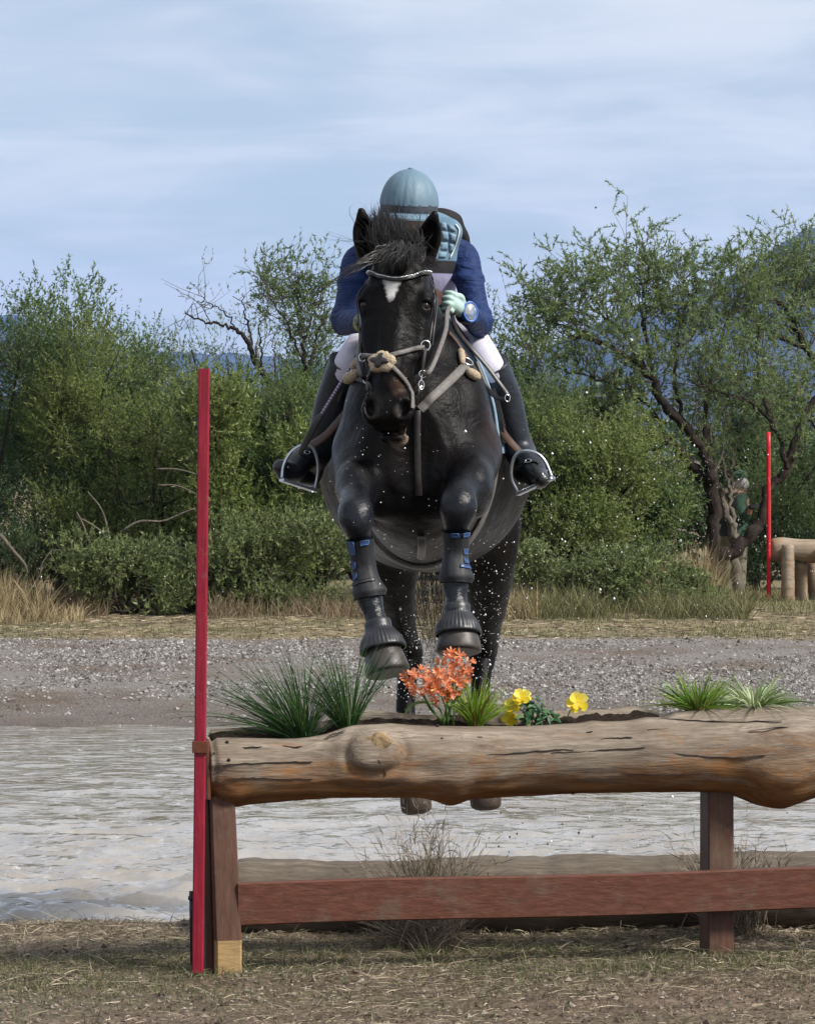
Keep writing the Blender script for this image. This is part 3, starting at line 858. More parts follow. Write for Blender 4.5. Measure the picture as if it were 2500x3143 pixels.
# yellow pansies
def pansy_plant(base, blooms, leaves, label, seed):
    e = empty("yellow_flower", tuple(base), label, "flower", GR)
    st = MB()
    for k, (hx, hy, r_, nx_, nz_) in enumerate(blooms):
        c = W(hx, hy, FY(hx, .10 + .01 * k))
        mbp = MB(); petal(mbp, c, [nx_, -.8, nz_], [0, .2, 1], 5, r_ * 1.15, r_ * .95, .16, seed + k)
        petal(mbp, c + [0, -.004, 0], [nx_ + .2, -.8, nz_ + .2], [.5, .2, 1], 4, r_ * .85, r_ * .7, .35, seed + k + 40)
        mbp.build("bloom", YELLOW, e)
        b = np.asarray(base) + [rs.uniform(-.01, .01), 0, 0]
        st.tube(crom([b, (b + c) / 2 + [0, 0, .012], c], 6), .0019, 5)
    st.build("stem", STEMG, e)
    if leaves:
        lm = MB()
        for (lx, ly) in leaves:
            c = W(lx, ly, FY(lx, .10 + rs.uniform(-.02, .03)))
            for q in range(5):
                d = unit(np.array([rs.normal(), rs.normal() * .6 - .3, rs.normal() * .8 + .2]))
                P = [c + d * t * .030 + np.array([0, 0, -.010 * t * t]) for t in np.linspace(0, 1, 5)]
                lm.ribbon(P, .014 * np.array([.3, .85, 1, .75, .12]), .001, [rs.normal() * .4, -.7, .7])
        lm.build("leaf", LEAFD, e)
    return e
pl = [(1618, 2165), (1640, 2160), (1662, 2175), (1680, 2195), (1648, 2195), (1628, 2190), (1606, 2195), (1700, 2205), (1618, 2210), (1665, 2208), (1690, 2212), (1655, 2150), (1640, 2178)]
pansy_plant(planter_point(1640), [(1598, 2142, .026, -.2, .5), (1572, 2166, .026, -.6, .2), (1566, 2203, .024, -.3, -.5), (1612, 2136, .018, .5, .5)], pl, "yellow flowers crowded on dark leafy plant in the log", 300)
pansy_plant(planter_point(1722), [(1769, 2156, .032, .1, .1)], [], "single yellow flower leaning out on a bare stem", 400)

# dry weeds behind the board
def weed(base, tops, n, label, seed, wid=.0030, spread=.25):
    rr = np.random.RandomState(seed)
    mb = MB()
    V_, Q_ = [], []
    b = np.asarray(base) + np.stack([rr.normal(0, .05, n), rr.normal(0, .04, n), np.zeros(n)], 1)
    tp = np.array([W(*tops[rr.randint(len(tops))], base[1]) for _ in range(n)]) + np.stack([rr.normal(0, .05, n), rr.normal(0, .07, n), rr.normal(0, .035, n)], 1)
    d = tp - b; L = np.linalg.norm(d, axis=1) * rr.uniform(.6, 1.08, n); d /= np.linalg.norm(d, axis=1, keepdims=True)
    V, Q = blades(b, d, L, np.full(n, wid) * rr.uniform(.6, 1.3, n), rr.uniform(-.1, .45, n), 7, rr)
    mb.add(V, None, Q)
    # side twigs with seed husks
    k = rr.randint(0, n, n * 2); t = rr.uniform(.45, 1.0, n * 2)
    p = b[k] + d[k] * (L[k] * t)[:, None]
    dd = d[k] + rr.normal(0, .5, (n * 2, 3)); dd /= np.linalg.norm(dd, axis=1, keepdims=True)
    V, Q = blades(p, dd, rr.uniform(.015, .07, n * 2), np.full(n * 2, wid * 1.1), rr.uniform(0, .6, n * 2), 3, rr)
    mb.add(V, None, Q)
    o = mb.build("dry_weed", STRAW)
    return tag(o, label, "weed", "dry weeds by the bank log")
w0 = W(1310, 2880, 12.62); w0[2] = -.01
weed(w0, [(1150, 2560), (1200, 2600), (1240, 2540), (1280, 2500), (1300, 2480), (1330, 2470), (1350, 2500), (1390, 2520), (1420, 2540), (1460, 2600), (1500, 2560), (1120, 2640), (1550, 2620), (1050, 2690), (1180, 2680)], 420, "dry wispy weed clump in the middle behind the board", 5)
w1 = W(2250, 2850, 12.7); w1[2] = -.01
weed(w1, [(2060, 2560), (2080, 2620), (2120, 2600), (2250, 2560), (2290, 2540), (2320, 2580), (2370, 2610), (2400, 2640), (2200, 2600), (2150, 2640), (2300, 2640)], 340, "dry wispy weed clump round the right leg of the jump", 6)
w2 = W(1290, 2900, 12.35); w2[2] = -.01
weed(w2, [(1180, 2760), (1230, 2740), (1290, 2720), (1340, 2740), (1400, 2760), (1450, 2780), (1110, 2790)], 300, "tangled brown weed roots under the board", 7)

# ---- ground litter: straw, grass, stones (uncountable)
def visible_x(Y, n, m=1.24):
    return rs.uniform(-1, 1, n) * (.1042 * Y * m)
n = 44000
Y = 9.55 + rs.uniform(0, 1, n) ** .8 * 3.85
X = visible_x(Y, n)
den = vnoise(X * 1.7, Y * 1.7, 61, 4)
keep = rs.uniform(0, 1, n) < np.clip((den - .25) * 2.2, .15, 1)
X, Y = X[keep], Y[keep]; n = len(X)
b = np.stack([X, Y, ground_z(X, Y) + rs.uniform(.0, .010, n)], 1)
az = rs.uniform(0, 2 * math.pi, n); el_ = np.radians(np.abs(rs.normal(0, 13, n)))
d = np.stack([np.cos(el_) * np.cos(az), np.cos(el_) * np.sin(az), np.sin(el_)], 1)
L = np.minimum(rs.exponential(.030, n) + .010, .15)
V, Q = blades(b, d, L, rs.uniform(.0012, .0036, n), rs.uniform(0, .5, n), 2)
STRAWL = leafmat("straw_litter", [(0, (.06, .044, .032)), (.35, (.16, .125, .088)), (.65, (.29, .235, .165)), (.9, (.42, .35, .245)), (1, (.56, .48, .35))], .15, .8)
tag(mesh_np("straw_litter", V, [Q], STRAWL), "dry straw and chopped stems strewn over bare soil", "straw", None, "stuff")
n = 60000
Y = 10.3 + rs.uniform(0, 1, n) ** .7 * 3.0
X = visible_x(Y, n)
band = np.exp(-((Y - (12.05 + .1 * X)) / .42) ** 2) * 1.0 + np.exp(-((X + .95) / .5) ** 2) * np.exp(-((Y - 11.6) / .5) ** 2) * .9 + .13
den = vnoise(X * 2.6 + 9, Y * 2.6, 63, 4)
keep = rs.uniform(0, 1, n) < np.clip(band * (den - .26) * 2.6, 0, 1)
X, Y = X[keep], Y[keep]; n = len(X)
b = np.stack([X, Y, ground_z(X, Y) - .002], 1)
az = rs.uniform(0, 2 * math.pi, n); el_ = np.radians(rs.uniform(35, 88, n))
d = np.stack([np.cos(el_) * np.cos(az), np.cos(el_) * np.sin(az), np.sin(el_)], 1)
V, Q = blades(b, d, rs.uniform(.012, .05, n), rs.uniform(.0016, .0034, n), rs.uniform(.1, 1.0, n), 2)
GRASSN = leafmat("short_weedy_grass", [(0, (.04, .054, .018)), (.5, (.095, .115, .042)), (.8, (.17, .175, .075)), (1, (.28, .24, .14))], .3, .6)
tag(mesh_np("short_grass", V, [Q], GRASSN), "short weedy grass under and around the jump", "grass", None, "stuff")

def stones(name, X, Y, Z, size, mat, label, cat, flat=.6):
    n = len(X)
    base = np.array([[1, 0, -.25], [-1, 0, -.25], [0, 1, -.25], [0, -1, -.25], [0, 0, 1]], float)
    T = np.array([[0, 2, 4], [2, 1, 4], [1, 3, 4], [3, 0, 4]])
    J = base[None] * rs.uniform(.6, 1.25, (n, 5, 1)) + rs.normal(0, .18, (n, 5, 3))
    J[..., 2] *= flat
    a = rs.uniform(0, 2 * math.pi, n); ca, sa = np.cos(a)[:, None], np.sin(a)[:, None]
    x = J[..., 0] * ca - J[..., 1] * sa; y = J[..., 0] * sa + J[..., 1] * ca
    Vv = np.stack([x, y, J[..., 2]], -1) * size[:, None, None] + np.stack([X, Y, Z], 1)[:, None, :]
    Tt = (T[None] + (np.arange(n) * 5)[:, None, None]).reshape(-1, 3)
    return tag(mesh_np(name, Vv.reshape(-1, 3), [Tt], mat, None, False), label, cat, None, "stuff")
GRAV = leafmat("grey_gravel_stone", [(0, (.05, .044, .039)), (.3, (.094, .084, .076)), (.6, (.18, .170, .161)), (.9, (.28, .268, .256)), (1, (.34, .33, .32))], 0.0, .85)
n = 62000
Y = 25.7 + rs.uniform(0, 1, n) * 7.6
X = visible_x(Y, n)
den = vnoise(X * .9, Y * .9, 65, 4)
edge_ = np.interp(Y, [25.7, 27.8], [.12, 1]) * np.interp(Y, [32.6, 33.3], [1, .2])
keep = rs.uniform(0, 1, n) < np.clip((den - .34) * 4.5, .10, 1) * edge_
X, Y = X[keep], Y[keep]
stones("gravel", X, Y, ground_z(X, Y) + .004, np.minimum(.0048 + rs.exponential(.0052, len(X)), .032), GRAV, "loose grey gravel spread along the far bank", "gravel")
PEB = leafmat("soil_clod", [(0, (.035, .024, .017)), (.5, (.11, .08, .06)), (.85, (.19, .15, .118)), (1, (.28, .24, .205))], 0.0, .9)
n = 14000
Y = 9.6 + rs.uniform(0, 1, n) ** .8 * 3.6; X = visible_x(Y, n)
den = vnoise(X * 1.3 + 3, Y * 1.3, 67, 4)
keep = rs.uniform(0, 1, n) < np.clip((den - .3) * 2.5 + (X > .2) * .25, .1, 1)
X, Y = X[keep], Y[keep]
stones("soil_clods", X, Y, ground_z(X, Y) + .002, np.minimum(.003 + rs.exponential(.0036, len(X)), .015), PEB, "small clods and pebbles scattered on the trodden soil", "soil")
# ------------------------------------------------------------------ smooth bodies: blended distance field -> surface mesh
class Field:
    def __init__(s, lo, hi, h):
        s.lo = np.asarray(lo, float); s.h = h
        s.n = np.ceil((np.asarray(hi, float) - s.lo) / h).astype(int) + 1
        s.ax = [s.lo[k] + np.arange(s.n[k]) * h for k in range(3)]
        s.d = np.full(tuple(s.n), 5.0, np.float32)
    def _sub(s, lo, hi):
        i0 = np.clip(np.floor((np.asarray(lo) - s.lo) / s.h).astype(int), 0, s.n)
        i1 = np.clip(np.ceil((np.asarray(hi) - s.lo) / s.h).astype(int) + 1, 0, s.n)
        return tuple(slice(a, b) for a, b in zip(i0, i1))
    def add(s, fn, lo, hi, k=.03, op='u'):
        sl = s._sub(np.asarray(lo) - k - 2 * s.h, np.asarray(hi) + k + 2 * s.h)
        if any(q.stop - q.start < 1 for q in sl): return s
        x = s.ax[0][sl[0]][:, None, None]; y = s.ax[1][sl[1]][None, :, None]; z = s.ax[2][sl[2]][None, None, :]
        e = fn(x, y, z).astype(np.float32)
        a = s.d[sl]
        if op == 'u':
            hh = np.maximum(k - np.abs(a - e), 0) / k
            s.d[sl] = np.minimum(a, e) - hh * hh * k * .25
        else:
            e = -e
            hh = np.maximum(k - np.abs(a - e), 0) / k
            s.d[sl] = np.maximum(a, e) + hh * hh * k * .25
        return s
    def cap(s, a, b, ra, rb, k=.03, op='u'):
        a = np.asarray(a, float); b = np.asarray(b, float); ab = b - a; L2 = ab @ ab + 1e-12; m = max(ra, rb)
        def fn(x, y, z):
            t = np.clip(((x - a[0]) * ab[0] + (y - a[1]) * ab[1] + (z - a[2]) * ab[2]) / L2, 0, 1)
            return np.sqrt((x - a[0] - t * ab[0]) ** 2 + (y - a[1] - t * ab[1]) ** 2 + (z - a[2] - t * ab[2]) ** 2) - (ra + (rb - ra) * t)
        return s.add(fn, np.minimum(a, b) - m, np.maximum(a, b) + m, k, op)
    def chain(s, P, Rd, k=.03, n=None):
        """one smooth tapering limb through P with radii Rd, blended once"""
        P = np.asarray(P, float); Rd = np.asarray(Rd, float)
        Q = crom(np.concatenate([P, Rd[:, None]], 1), n or (len(P) - 1) * 5 + 1)
        lo = (Q[:, :3] - Q[:, 3:]).min(0) - k - 3 * s.h; hi = (Q[:, :3] + Q[:, 3:]).max(0) + k + 3 * s.h
        sl = s._sub(lo, hi)
        tmp = np.full(s.d[sl].shape, 5.0, np.float32)
        o0 = [q.start for q in sl]
        for i in range(len(Q) - 1):
            a, b, ra, rb = Q[i, :3], Q[i + 1, :3], Q[i, 3], Q[i + 1, 3]; ab = b - a; L2 = ab @ ab + 1e-12
            m = max(ra, rb) + k + 3 * s.h
            q = s._sub(np.minimum(a, b) - m, np.maximum(a, b) + m)
            q = tuple(slice(max(g1.start, g2.start), min(g1.stop, g2.stop)) for g1, g2 in zip(q, sl))
            x = s.ax[0][q[0]][:, None, None]; y = s.ax[1][q[1]][None, :, None]; z = s.ax[2][q[2]][None, None, :]
            t = np.clip(((x - a[0]) * ab[0] + (y - a[1]) * ab[1] + (z - a[2]) * ab[2]) / L2, 0, 1)
            e = np.sqrt((x - a[0] - t * ab[0]) ** 2 + (y - a[1] - t * ab[1]) ** 2 + (z - a[2] - t * ab[2]) ** 2) - (ra + (rb - ra) * t)
            w = tuple(slice(q[j].start - o0[j], q[j].stop - o0[j]) for j in range(3))
            tmp[w] = np.minimum(tmp[w], e)
        a = s.d[sl]; hh = np.maximum(k - np.abs(a - tmp), 0) / k
        s.d[sl] = np.minimum(a, tmp) - hh * hh * k * .25
        return s
    def ell(s, c, r, M=None, k=.03, op='u'):
        """ellipsoid, axes = rows of M"""
        c = np.asarray(c, float); r = np.asarray(r, float)
        M = np.eye(3) if M is None else np.asarray(M, float)
        ext = np.sqrt(((M * r[:, None]) ** 2).sum(0))
        def fn(x, y, z):
            u = [(M[i, 0] * (x - c[0]) + M[i, 1] * (y - c[1]) + M[i, 2] * (z - c[2])) for i in range(3)]
            k0 = np.sqrt(sum((q / r[i]) ** 2 for i, q in enumerate(u))); k1 = np.sqrt(sum((q / r[i] ** 2) ** 2 for i, q in enumerate(u))) + 1e-9
            return k0 * (k0 - 1) / k1
        return s.add(fn, c - ext, c + ext, k, op)
    def loft(s, O, M, tab, k=.03, p=2.0, op='u'):
        """generalised cylinder: local axes rows of M (u, v, t); tab rows: t, cu, cv, ru, rv"""
        O = np.asarray(O, float); M = np.asarray(M, float); T = np.asarray(tab, float)
        fine = crom(T, 80)
        def fn(x, y, z):
            dx, dy, dz = x - O[0], y - O[1], z - O[2]
            u, v, t = [M[i, 0] * dx + M[i, 1] * dy + M[i, 2] * dz for i in range(3)]
            tt = np.clip(t, fine[0, 0], fine[-1, 0])
            cu, cv, ru, rv = [np.interp(tt, fine[:, 0], fine[:, q]) for q in (1, 2, 3, 4)]
            a = np.abs(u - cu); b = np.abs(v - cv)
            k0 = ((a / ru) ** p + (b / rv) ** p) ** (1 / p) + 1e-9
            k1 = np.sqrt((a / ru ** 2) ** 2 + (b / rv ** 2) ** 2) + 1e-9
            d = k0 * (k0 - 1) / np.maximum(k1, 1e-6)
            d = np.maximum(d, -np.minimum(ru, rv))
            e = np.abs(t - tt)
            return np.where(e > 0, np.sqrt(np.maximum(d, 0) ** 2 + e * e), d)
        pts = []
        for t, cu, cv, ru, rv in fine[::4].tolist() + [fine[-1].tolist()]:
            for a in (-1, 1):
                for b in (-1, 1): pts.append(O + M.T @ np.array([cu + a * ru, cv + b * rv, t]))
        pts = np.array(pts)
        return s.add(fn, pts.min(0), pts.max(0), k, op)
    def val(s, P):
        P = np.atleast_2d(P); q = (P - s.lo) / s.h
        i = np.clip(np.floor(q).astype(int), 0, s.n - 2); f = np.clip(q - i, 0, 1)
        o = 0
        for a in (0, 1):
            for b in (0, 1):
                for c in (0, 1):
                    w = (f[:, 0] if a else 1 - f[:, 0]) * (f[:, 1] if b else 1 - f[:, 1]) * (f[:, 2] if c else 1 - f[:, 2])
                    o = o + w * s.d[i[:, 0] + a, i[:, 1] + b, i[:, 2] + c]
        return o
    def grad(s, P):
        P = np.atleast_2d(P); e = s.h * 1.2
        g_ = np.stack([s.val(P + np.eye(3)[k] * e) - s.val(P - np.eye(3)[k] * e) for k in range(3)], 1)
        return g_ / (np.linalg.norm(g_, axis=1, keepdims=True) + 1e-9)
    def hit(s, px, py, off=.0, y0=None, y1=None):
        """first point of the surface along the line of sight of a photo pixel"""
        Ys = np.arange(y0 or s.ax[1][0], y1 or s.ax[1][-1], s.h * .5)
        P = np.array([W(px, py, q) for q in Ys]); v = s.val(P)
        k = np.where(v < 0)[0]
        j = k[0] if len(k) else int(np.argmin(v))
        p = P[j]
        if len(k) and j > 0: p = P[j - 1] + (P[j] - P[j - 1]) * (v[j - 1] / (v[j - 1] - v[j] + 1e-9))
        return p + s.grad(p)[0] * off
    def onto(s, P, off=.004, it=6):
        """pull points on to the surface plus an offset"""
        P = np.array(P, float)
        for _ in range(it):
            v = s.val(P) - off
            P = P - s.grad(P) * np.clip(v, -.03, .03)[:, None]
        return P
    def mesh(s):
        d = s.d; m = d < 0
        c = sum(m[a:m.shape[0] - 1 + a, b:m.shape[1] - 1 + b, e:m.shape[2] - 1 + e].astype(np.int8) for a in (0, 1) for b in (0, 1) for e in (0, 1))
        mixed = (c > 0) & (c < 8)
        I = np.argwhere(mixed); idx = np.full(mixed.shape, -1, np.int32); idx[tuple(I.T)] = np.arange(len(I))
        acc = np.zeros((len(I), 3)); cnt = np.zeros(len(I))
        cor = [(a, b, e) for a in (0, 1) for b in (0, 1) for e in (0, 1)]
        val = {q: d[I[:, 0] + q[0], I[:, 1] + q[1], I[:, 2] + q[2]] for q in cor}
        for q in cor:
            for ax in range(3):
                if q[ax] == 0:
                    r = list(q); r[ax] = 1; r = tuple(r)
                    A, B = val[q], val[r]; x = (A < 0) != (B < 0)
                    t = A / np.where(x, A - B, 1)
                    p = np.array(q, float)[None] + np.zeros((len(I), 3)); p[:, ax] = t
                    acc[x] += p[x]; cnt[x] += 1
        V = s.lo + (I + acc / cnt[:, None]) * s.h
        F_ = []
        for ax in range(3):
            sh = [slice(1, -1)] * 3; A = [slice(1, -1)] * 3
            a1, a2 = (ax + 1) % 3, (ax + 2) % 3
            n0 = m.shape
            s0 = [slice(1, n0[q] - 1) for q in range(3)]; s0[ax] = slice(0, n0[ax] - 1)
            s1 = list(s0); s1[ax] = slice(1, n0[ax])
            m0, m1 = m[tuple(s0)], m[tuple(s1)]
            E = np.argwhere(m0 != m1)
            if not len(E): continue
            flip = m0[tuple(E.T)]
            base = E.copy(); base[:, a1] += 1; base[:, a2] += 1
            def g_(o1, o2):
                q = base.copy(); q[:, a1] += o1; q[:, a2] += o2
                return idx[tuple(q.T)]
            q4 = np.stack([g_(-1, -1), g_(0, -1), g_(0, 0), g_(-1, 0)], 1)
            q4[~flip] = q4[~flip][:, ::-1]
            F_.append(q4)
        Fq = np.concatenate(F_); Fq = Fq[(Fq >= 0).all(1)]
        return V, Fq
def relax(V, Q, it=2, lam=.5):
    e = np.concatenate([Q[:, [0, 1]], Q[:, [1, 2]], Q[:, [2, 3]], Q[:, [3, 0]]])
    for _ in range(it):
        for l_ in (lam, -lam * 1.02):
            acc = np.zeros_like(V); cnt = np.zeros(len(V))
            np.add.at(acc, e[:, 0], V[e[:, 1]]); np.add.at(cnt, e[:, 0], 1)
            np.add.at(acc, e[:, 1], V[e[:, 0]]); np.add.at(cnt, e[:, 1], 1)
            V = V + l_ * (acc / np.maximum(cnt, 1)[:, None] - V)
    return V
# ------------------------------------------------------------------ the horse
HF = Field((-.62, 12.55, -.02), (.72, 15.45, 2.46), .0085)
# trunk: along +Y. rows: Y, cx, cz, half width, half height
I3 = np.eye(3)
trunk = [(13.07, .028, 1.57, .09, .15), (13.12, .029, 1.58, .165, .24), (13.21, .031, 1.59, .218, .31), (13.34, .034, 1.60, .242, .36), (13.60, .045, 1.60, .250, .41), (13.85, .056, 1.585, .272, .425), (14.08, .064, 1.56, .345, .41), (14.32, .066, 1.525, .392, .395), (14.58, .066, 1.50, .355, .36), (14.88, .064, 1.47, .29, .30), (15.08, .062, 1.43, .21, .23), (15.16, .062, 1.42, .10, .12)]
TAX = np.array([[1, 0, 0], [0, 0, 1], [0, 1, 0]], float)
HF.loft((0, 0, 0), TAX, trunk, .05)
# quarters
for sx in (-1, 1):
    HF.ell((.062 + sx * .15, 14.80, 1.46), (.17, .26, .29), None, .08)
    HF.ell((.034 + sx * .165, 13.32, 1.60), (.085, .16, .27), None, .06)       # shoulder blades
    HF.ell((.028 + sx * .115, 13.14, 1.50), (.105, .085, .16), None, .05)        # breast muscles
# withers and neck
HF.ell((.045, 13.85, 1.98), (.07, .26, .10), None, .09)
neck = [((.032, 13.55, 1.68), .205), ((.018, 13.42, 1.85), .165), ((.004, 13.32, 1.99), .125), ((-.012, 13.22, 2.09), .100)]
HF.chain([q[0] for q in neck], [q[1] for q in neck], .08, 60)
HF.chain([(.040, 13.78, 2.02), (.022, 13.55, 2.12), (.0, 13.33, 2.19), (-.018, 13.19, 2.20)], [.075, .07, .062, .06], .07)
HF.ell((.026, 13.40, 1.78), (.15, .16, .24), None, .08)

# head: local axes (x lateral, n out of the face, s down the face)
poll = W(1229, 772, 13.17); lip = W(1186, 1345, 12.93)
es = unit(lip - poll)
en0 = unit(np.array([0, -1.0, 0]) - es * (-es[1])); ex0 = np.cross(en0, es); ex0 = -ex0 if ex0[0] < 0 else ex0
yaw = R(9)
en = unit(en0 * math.cos(yaw) - ex0 * math.sin(yaw)); ex = unit(ex0 * math.cos(yaw) + en0 * math.sin(yaw))
HM = np.array([ex, en, es])
def H(x, n_, s_): return poll + ex * x + en * n_ + es * s_
HLEN = np.linalg.norm(lip - poll)
head = [  # s, cx, cn, half width, half depth
    (-.015, 0, -.02, .050, .040), (.03, 0, -.02, .080, .066), (.09, 0, -.03, .104, .092), (.16, 0, -.04, .114, .108), (.23, 0, -.045, .113, .112), (.30, 0, -.045, .110, .105),
    (.37, 0, -.035, .101, .090), (.44, 0, -.022, .082, .074), (.50, 0, -.012, .068, .063), (.56, 0, -.008, .070, .058), (.605, 0, -.012, .066, .052), (.636, 0, -.020, .050, .036), (.648, 0, -.028, .026, .018)]
HF.loft(poll, HM, head, .03, 2.35)
for sx in (-1, 1):
    Mx = HM
    HF.ell(H(sx * .078, -.095, .25), (.034, .085, .125), HM, .035)             # jowl
    HF.ell(H(sx * .100, .022, .195), (.028, .034, .050), HM, .022)             # brow over the eye
    HF.ell(H(sx * .088, .010, .285), (.020, .020, .075), HM, .03)              # cheek crest
    HF.ell(H(sx * .054, .022, .582), (.034, .036, .050), HM, .022)             # nostril wing
    HF.ell(H(sx * .062, .034, .125), (.022, .02, .035), HM, .03)
HF.ell(H(0, .050, .38), (.036, .018, .13), HM, .03)                            # nasal bone
HF.ell(H(.004, -.060, .632), (.042, .034, .040), HM, .02)
HF.ell(H(.030, -.052, .652), (.036, .034, .034), HM, .015)                      # chin and lower lip
for sx in (-1, 1):
    M2 = np.array([unit(ex * .92 + es * .25 * sx), en, unit(es * .97 - ex * .25 * sx)])
    HF.ell(H(sx * .057, .054, .588), (.0175, .032, .034), M2, .012, 's')       # nostril
    HF.ell(H(sx * .110, .046, .212), (.013, .020, .014), HM, .010, 's')        # eye socket
    HF.ell(H(sx * .072, .078, .36), (.022, .020, .10), HM, .03, 's')           # hollow beside the nose
for sx in (-1, 1): HF.ell(H(sx * .106, .046, .197), (.018, .014, .0065), np.array([unit(ex + sx * es * .25), en, unit(es - sx * ex * .25)]), .008)   # upper lid
HF.ell(H(0, -.022, .648), (.080, .060, .0055), np.array([ex, unit(en * .95 + es * .3), unit(es * .95 - en * .3)]), .008, 's')   # mouth
# ears
EARS = []
for (bx, by, tx, ty, sx) in ((1128, 775, 1105, 634, -1), (1305, 780, 1337, 644, 1)):
    b, t_ = W(bx, by, 13.16), W(tx, ty, 13.13)
    ax = unit(t_ - b); fr = unit(np.array([sx * -.12, -1, .05]) - ax * (np.array([sx * -.12, -1, .05]) @ ax)); sd_ = np.cross(fr, ax)
    Me = np.array([sd_, fr, ax]); Le = np.linalg.norm(t_ - b)
    HF.loft(b, Me, [(-.03, 0, -.01, .034, .034), (.02, 0, -.004, .040, .036), (.055, 0, 0, .0425, .034), (.09, 0, .002, .037, .026), (.115, 0, .006, .026, .018), (Le - .004, 0, .010, .010, .010)], .022)
    HF.loft(b, Me, [(.0, 0, .03, .012, .012), (.03, 0, .026, .024, .028), (.06, 0, .024, .028, .027), (.09, 0, .022, .022, .020), (.112, 0, .022, .012, .012)], .010, 2.0, 's')
    EARS.append((b, t_))

# fore legs (folded forward from the elbow, cannon bones hanging)
LF = [(W(1118, 1390, 13.34), .110), (W(1098, 1460, 13.16), .080), (W(1090, 1512, 12.98), .051), (W(1091, 1548, 12.85), .0520), (W(1092, 1582, 12.80), .0600), (W(1096, 1616, 12.785), .048), (W(1104, 1655, 12.80), .037), (W(1116, 1740, 12.81), .034), (W(1127, 1800, 12.80), .041), (W(1133, 1835, 12.795), .044), (W(1148, 1885, 12.77), .034), (W(1162, 1930, 12.75), .040), (W(1172, 1985, 12.73), .045)]
RF = [(W(1440, 1390, 13.34), .110), (W(1440, 1450, 13.13), .086), (W(1426, 1495, 12.95), .054), (W(1409, 1522, 12.83), .0540), (W(1406, 1555, 12.79), .0620), (W(1402, 1592, 12.785), .048), (W(1399, 1630, 12.80), .038), (W(1398, 1700, 12.81), .035), (W(1397, 1755, 12.80), .043), (W(1396, 1790, 12.795), .044), (W(1398, 1835, 12.775), .036), (W(1402, 1880, 12.755), .042), (W(1406, 1930, 12.74), .046)]
for L_ in (LF, RF): HF.chain([q[0] for q in L_], [q[1] for q in L_], .05, 110)
HF.ell(W(1460, 1500, 13.02), (.055, .10, .10), None, .05)
HF.ell(W(1085, 1490, 13.02), (.05, .08, .08), None, .05)
for kx, ky, sg in ((1092, 1578, 1), (1406, 1552, 1)):          # the bony front of the knee
    c0 = W(kx, ky, 12.775)
    HF.ell(c0 + [-.018, .0, .012], (.022, .02, .03), None, .012); HF.ell(c0 + [.020, .0, .008], (.022, .02, .032), None, .012); HF.ell(c0 + [0, .004, -.032], (.032, .02, .018), None, .012)
# relief: breast furrow, line above the forearms, temple hollows, facial crest, veins
HF.cap((.028, 13.045, 1.86), (.028, 13.055, 1.40), .014, .020, .05, 's')
for sx in (-1, 1):
    HF.chain([(.03 + sx * .05, 13.06, 1.40), (.03 + sx * .12, 13.05, 1.425), (.03 + sx * .20, 13.08, 1.50), (.03 + sx * .245, 13.16, 1.60)], [.006, .012, .012, .006], .03) if False else None
    HF.ell(H(sx * .070, .062, .105), (.022, .020, .030), HM, .025, 's')
    HF.cap(H(sx * .098, .012, .24), H(sx * .082, .022, .40), .010, .006, .018)
    HF.cap(H(sx * .060, .040, .40), H(sx * .074, .000, .50), .004, .003, .008)
    HF.cap(H(sx * .074, .000, .50), H(sx * .070, .024, .54), .003, .003, .008)
for L_ in (LF, RF):
    P_ = [q[0] for q in L_]
    for sx in (-1, 1):
        HF.cap(P_[1] + [sx * .045, -.070, 0], P_[3] + [sx * .020, -.045, .0], .010, .008, .020)
# hind legs (stretched out behind)
LH = [(W(1200, 1600, 14.66), .16), (W(1200, 1705, 14.66), .115), (W(1206, 1790, 14.74), .088), (W(1216, 1860, 14.84), .070), (W(1232, 1940, 14.98), .058), (W(1252, 2000, 15.06), .056), (W(1255, 2035, 15.05), .050), (W(1248, 2090, 15.00), .038), (W(1244, 2170, 14.95), .037), (W(1246, 2260, 14.90), .041), (W(1250, 2300, 14.88), .043), (W(1262, 2370, 14.86), .036), (W(1272, 2420, 14.85), .044)]
RH = [(W(1470, 1600, 14.66), .16), (W(1494, 1705, 14.66), .112), (W(1497, 1790, 14.74), .090), (W(1495, 1865, 14.84), .072), (W(1488, 1940, 14.98), .058), (W(1482, 1995, 15.06), .056), (W(1478, 2030, 15.05), .050), (W(1474, 2090, 15.00), .038), (W(1472, 2170, 14.95), .037), (W(1474, 2260, 14.90), .041), (W(1476, 2300, 14.88), .043), (W(1484, 2370, 14.86), .036), (W(1490, 2415, 14.85), .044)]
for L_ in (LH, RH): HF.chain([q[0] for q in L_], [q[1] for q in L_], .06, 110)
HV, HQ = HF.mesh()
HV = relax(HV, HQ, 3)

COAT = N("black_bay_coat")
vc = COAT.n("VertexColor"); vc.layer_name = "coat"
strand = COAT.noise(60, 4, .65, .2, src=COAT.mapping((3.2, 3.2, .8)))
patch = COAT.noise(4.5, 5, .6)
tint = COAT.ramp(patch, [(.3, (.55, .55, .58)), (.55, (1, 1, 1)), (.8, (1.75, 1.5, 1.3))])
cc_ = COAT.mix(1.0, vc.outputs[0], tint, 'MULTIPLY')
cc_ = COAT.mix(COAT.rng(strand, .3, .75, 0, .35), cc_, COAT.mix(1.0, cc_, (2.2, 2.1, 2.0), 'MULTIPLY'))
hl = COAT.attr("headpos", 1)
jit = COAT.n("VectorMath"); jit.operation = 'MULTIPLY_ADD'; jit.inputs[1].default_value = (.022, 0, .022); jit.inputs[2].default_value = (-.011, 0, -.011)
COAT.l(COAT.noise(70, 4, .7, fac=False), jit.inputs[0])
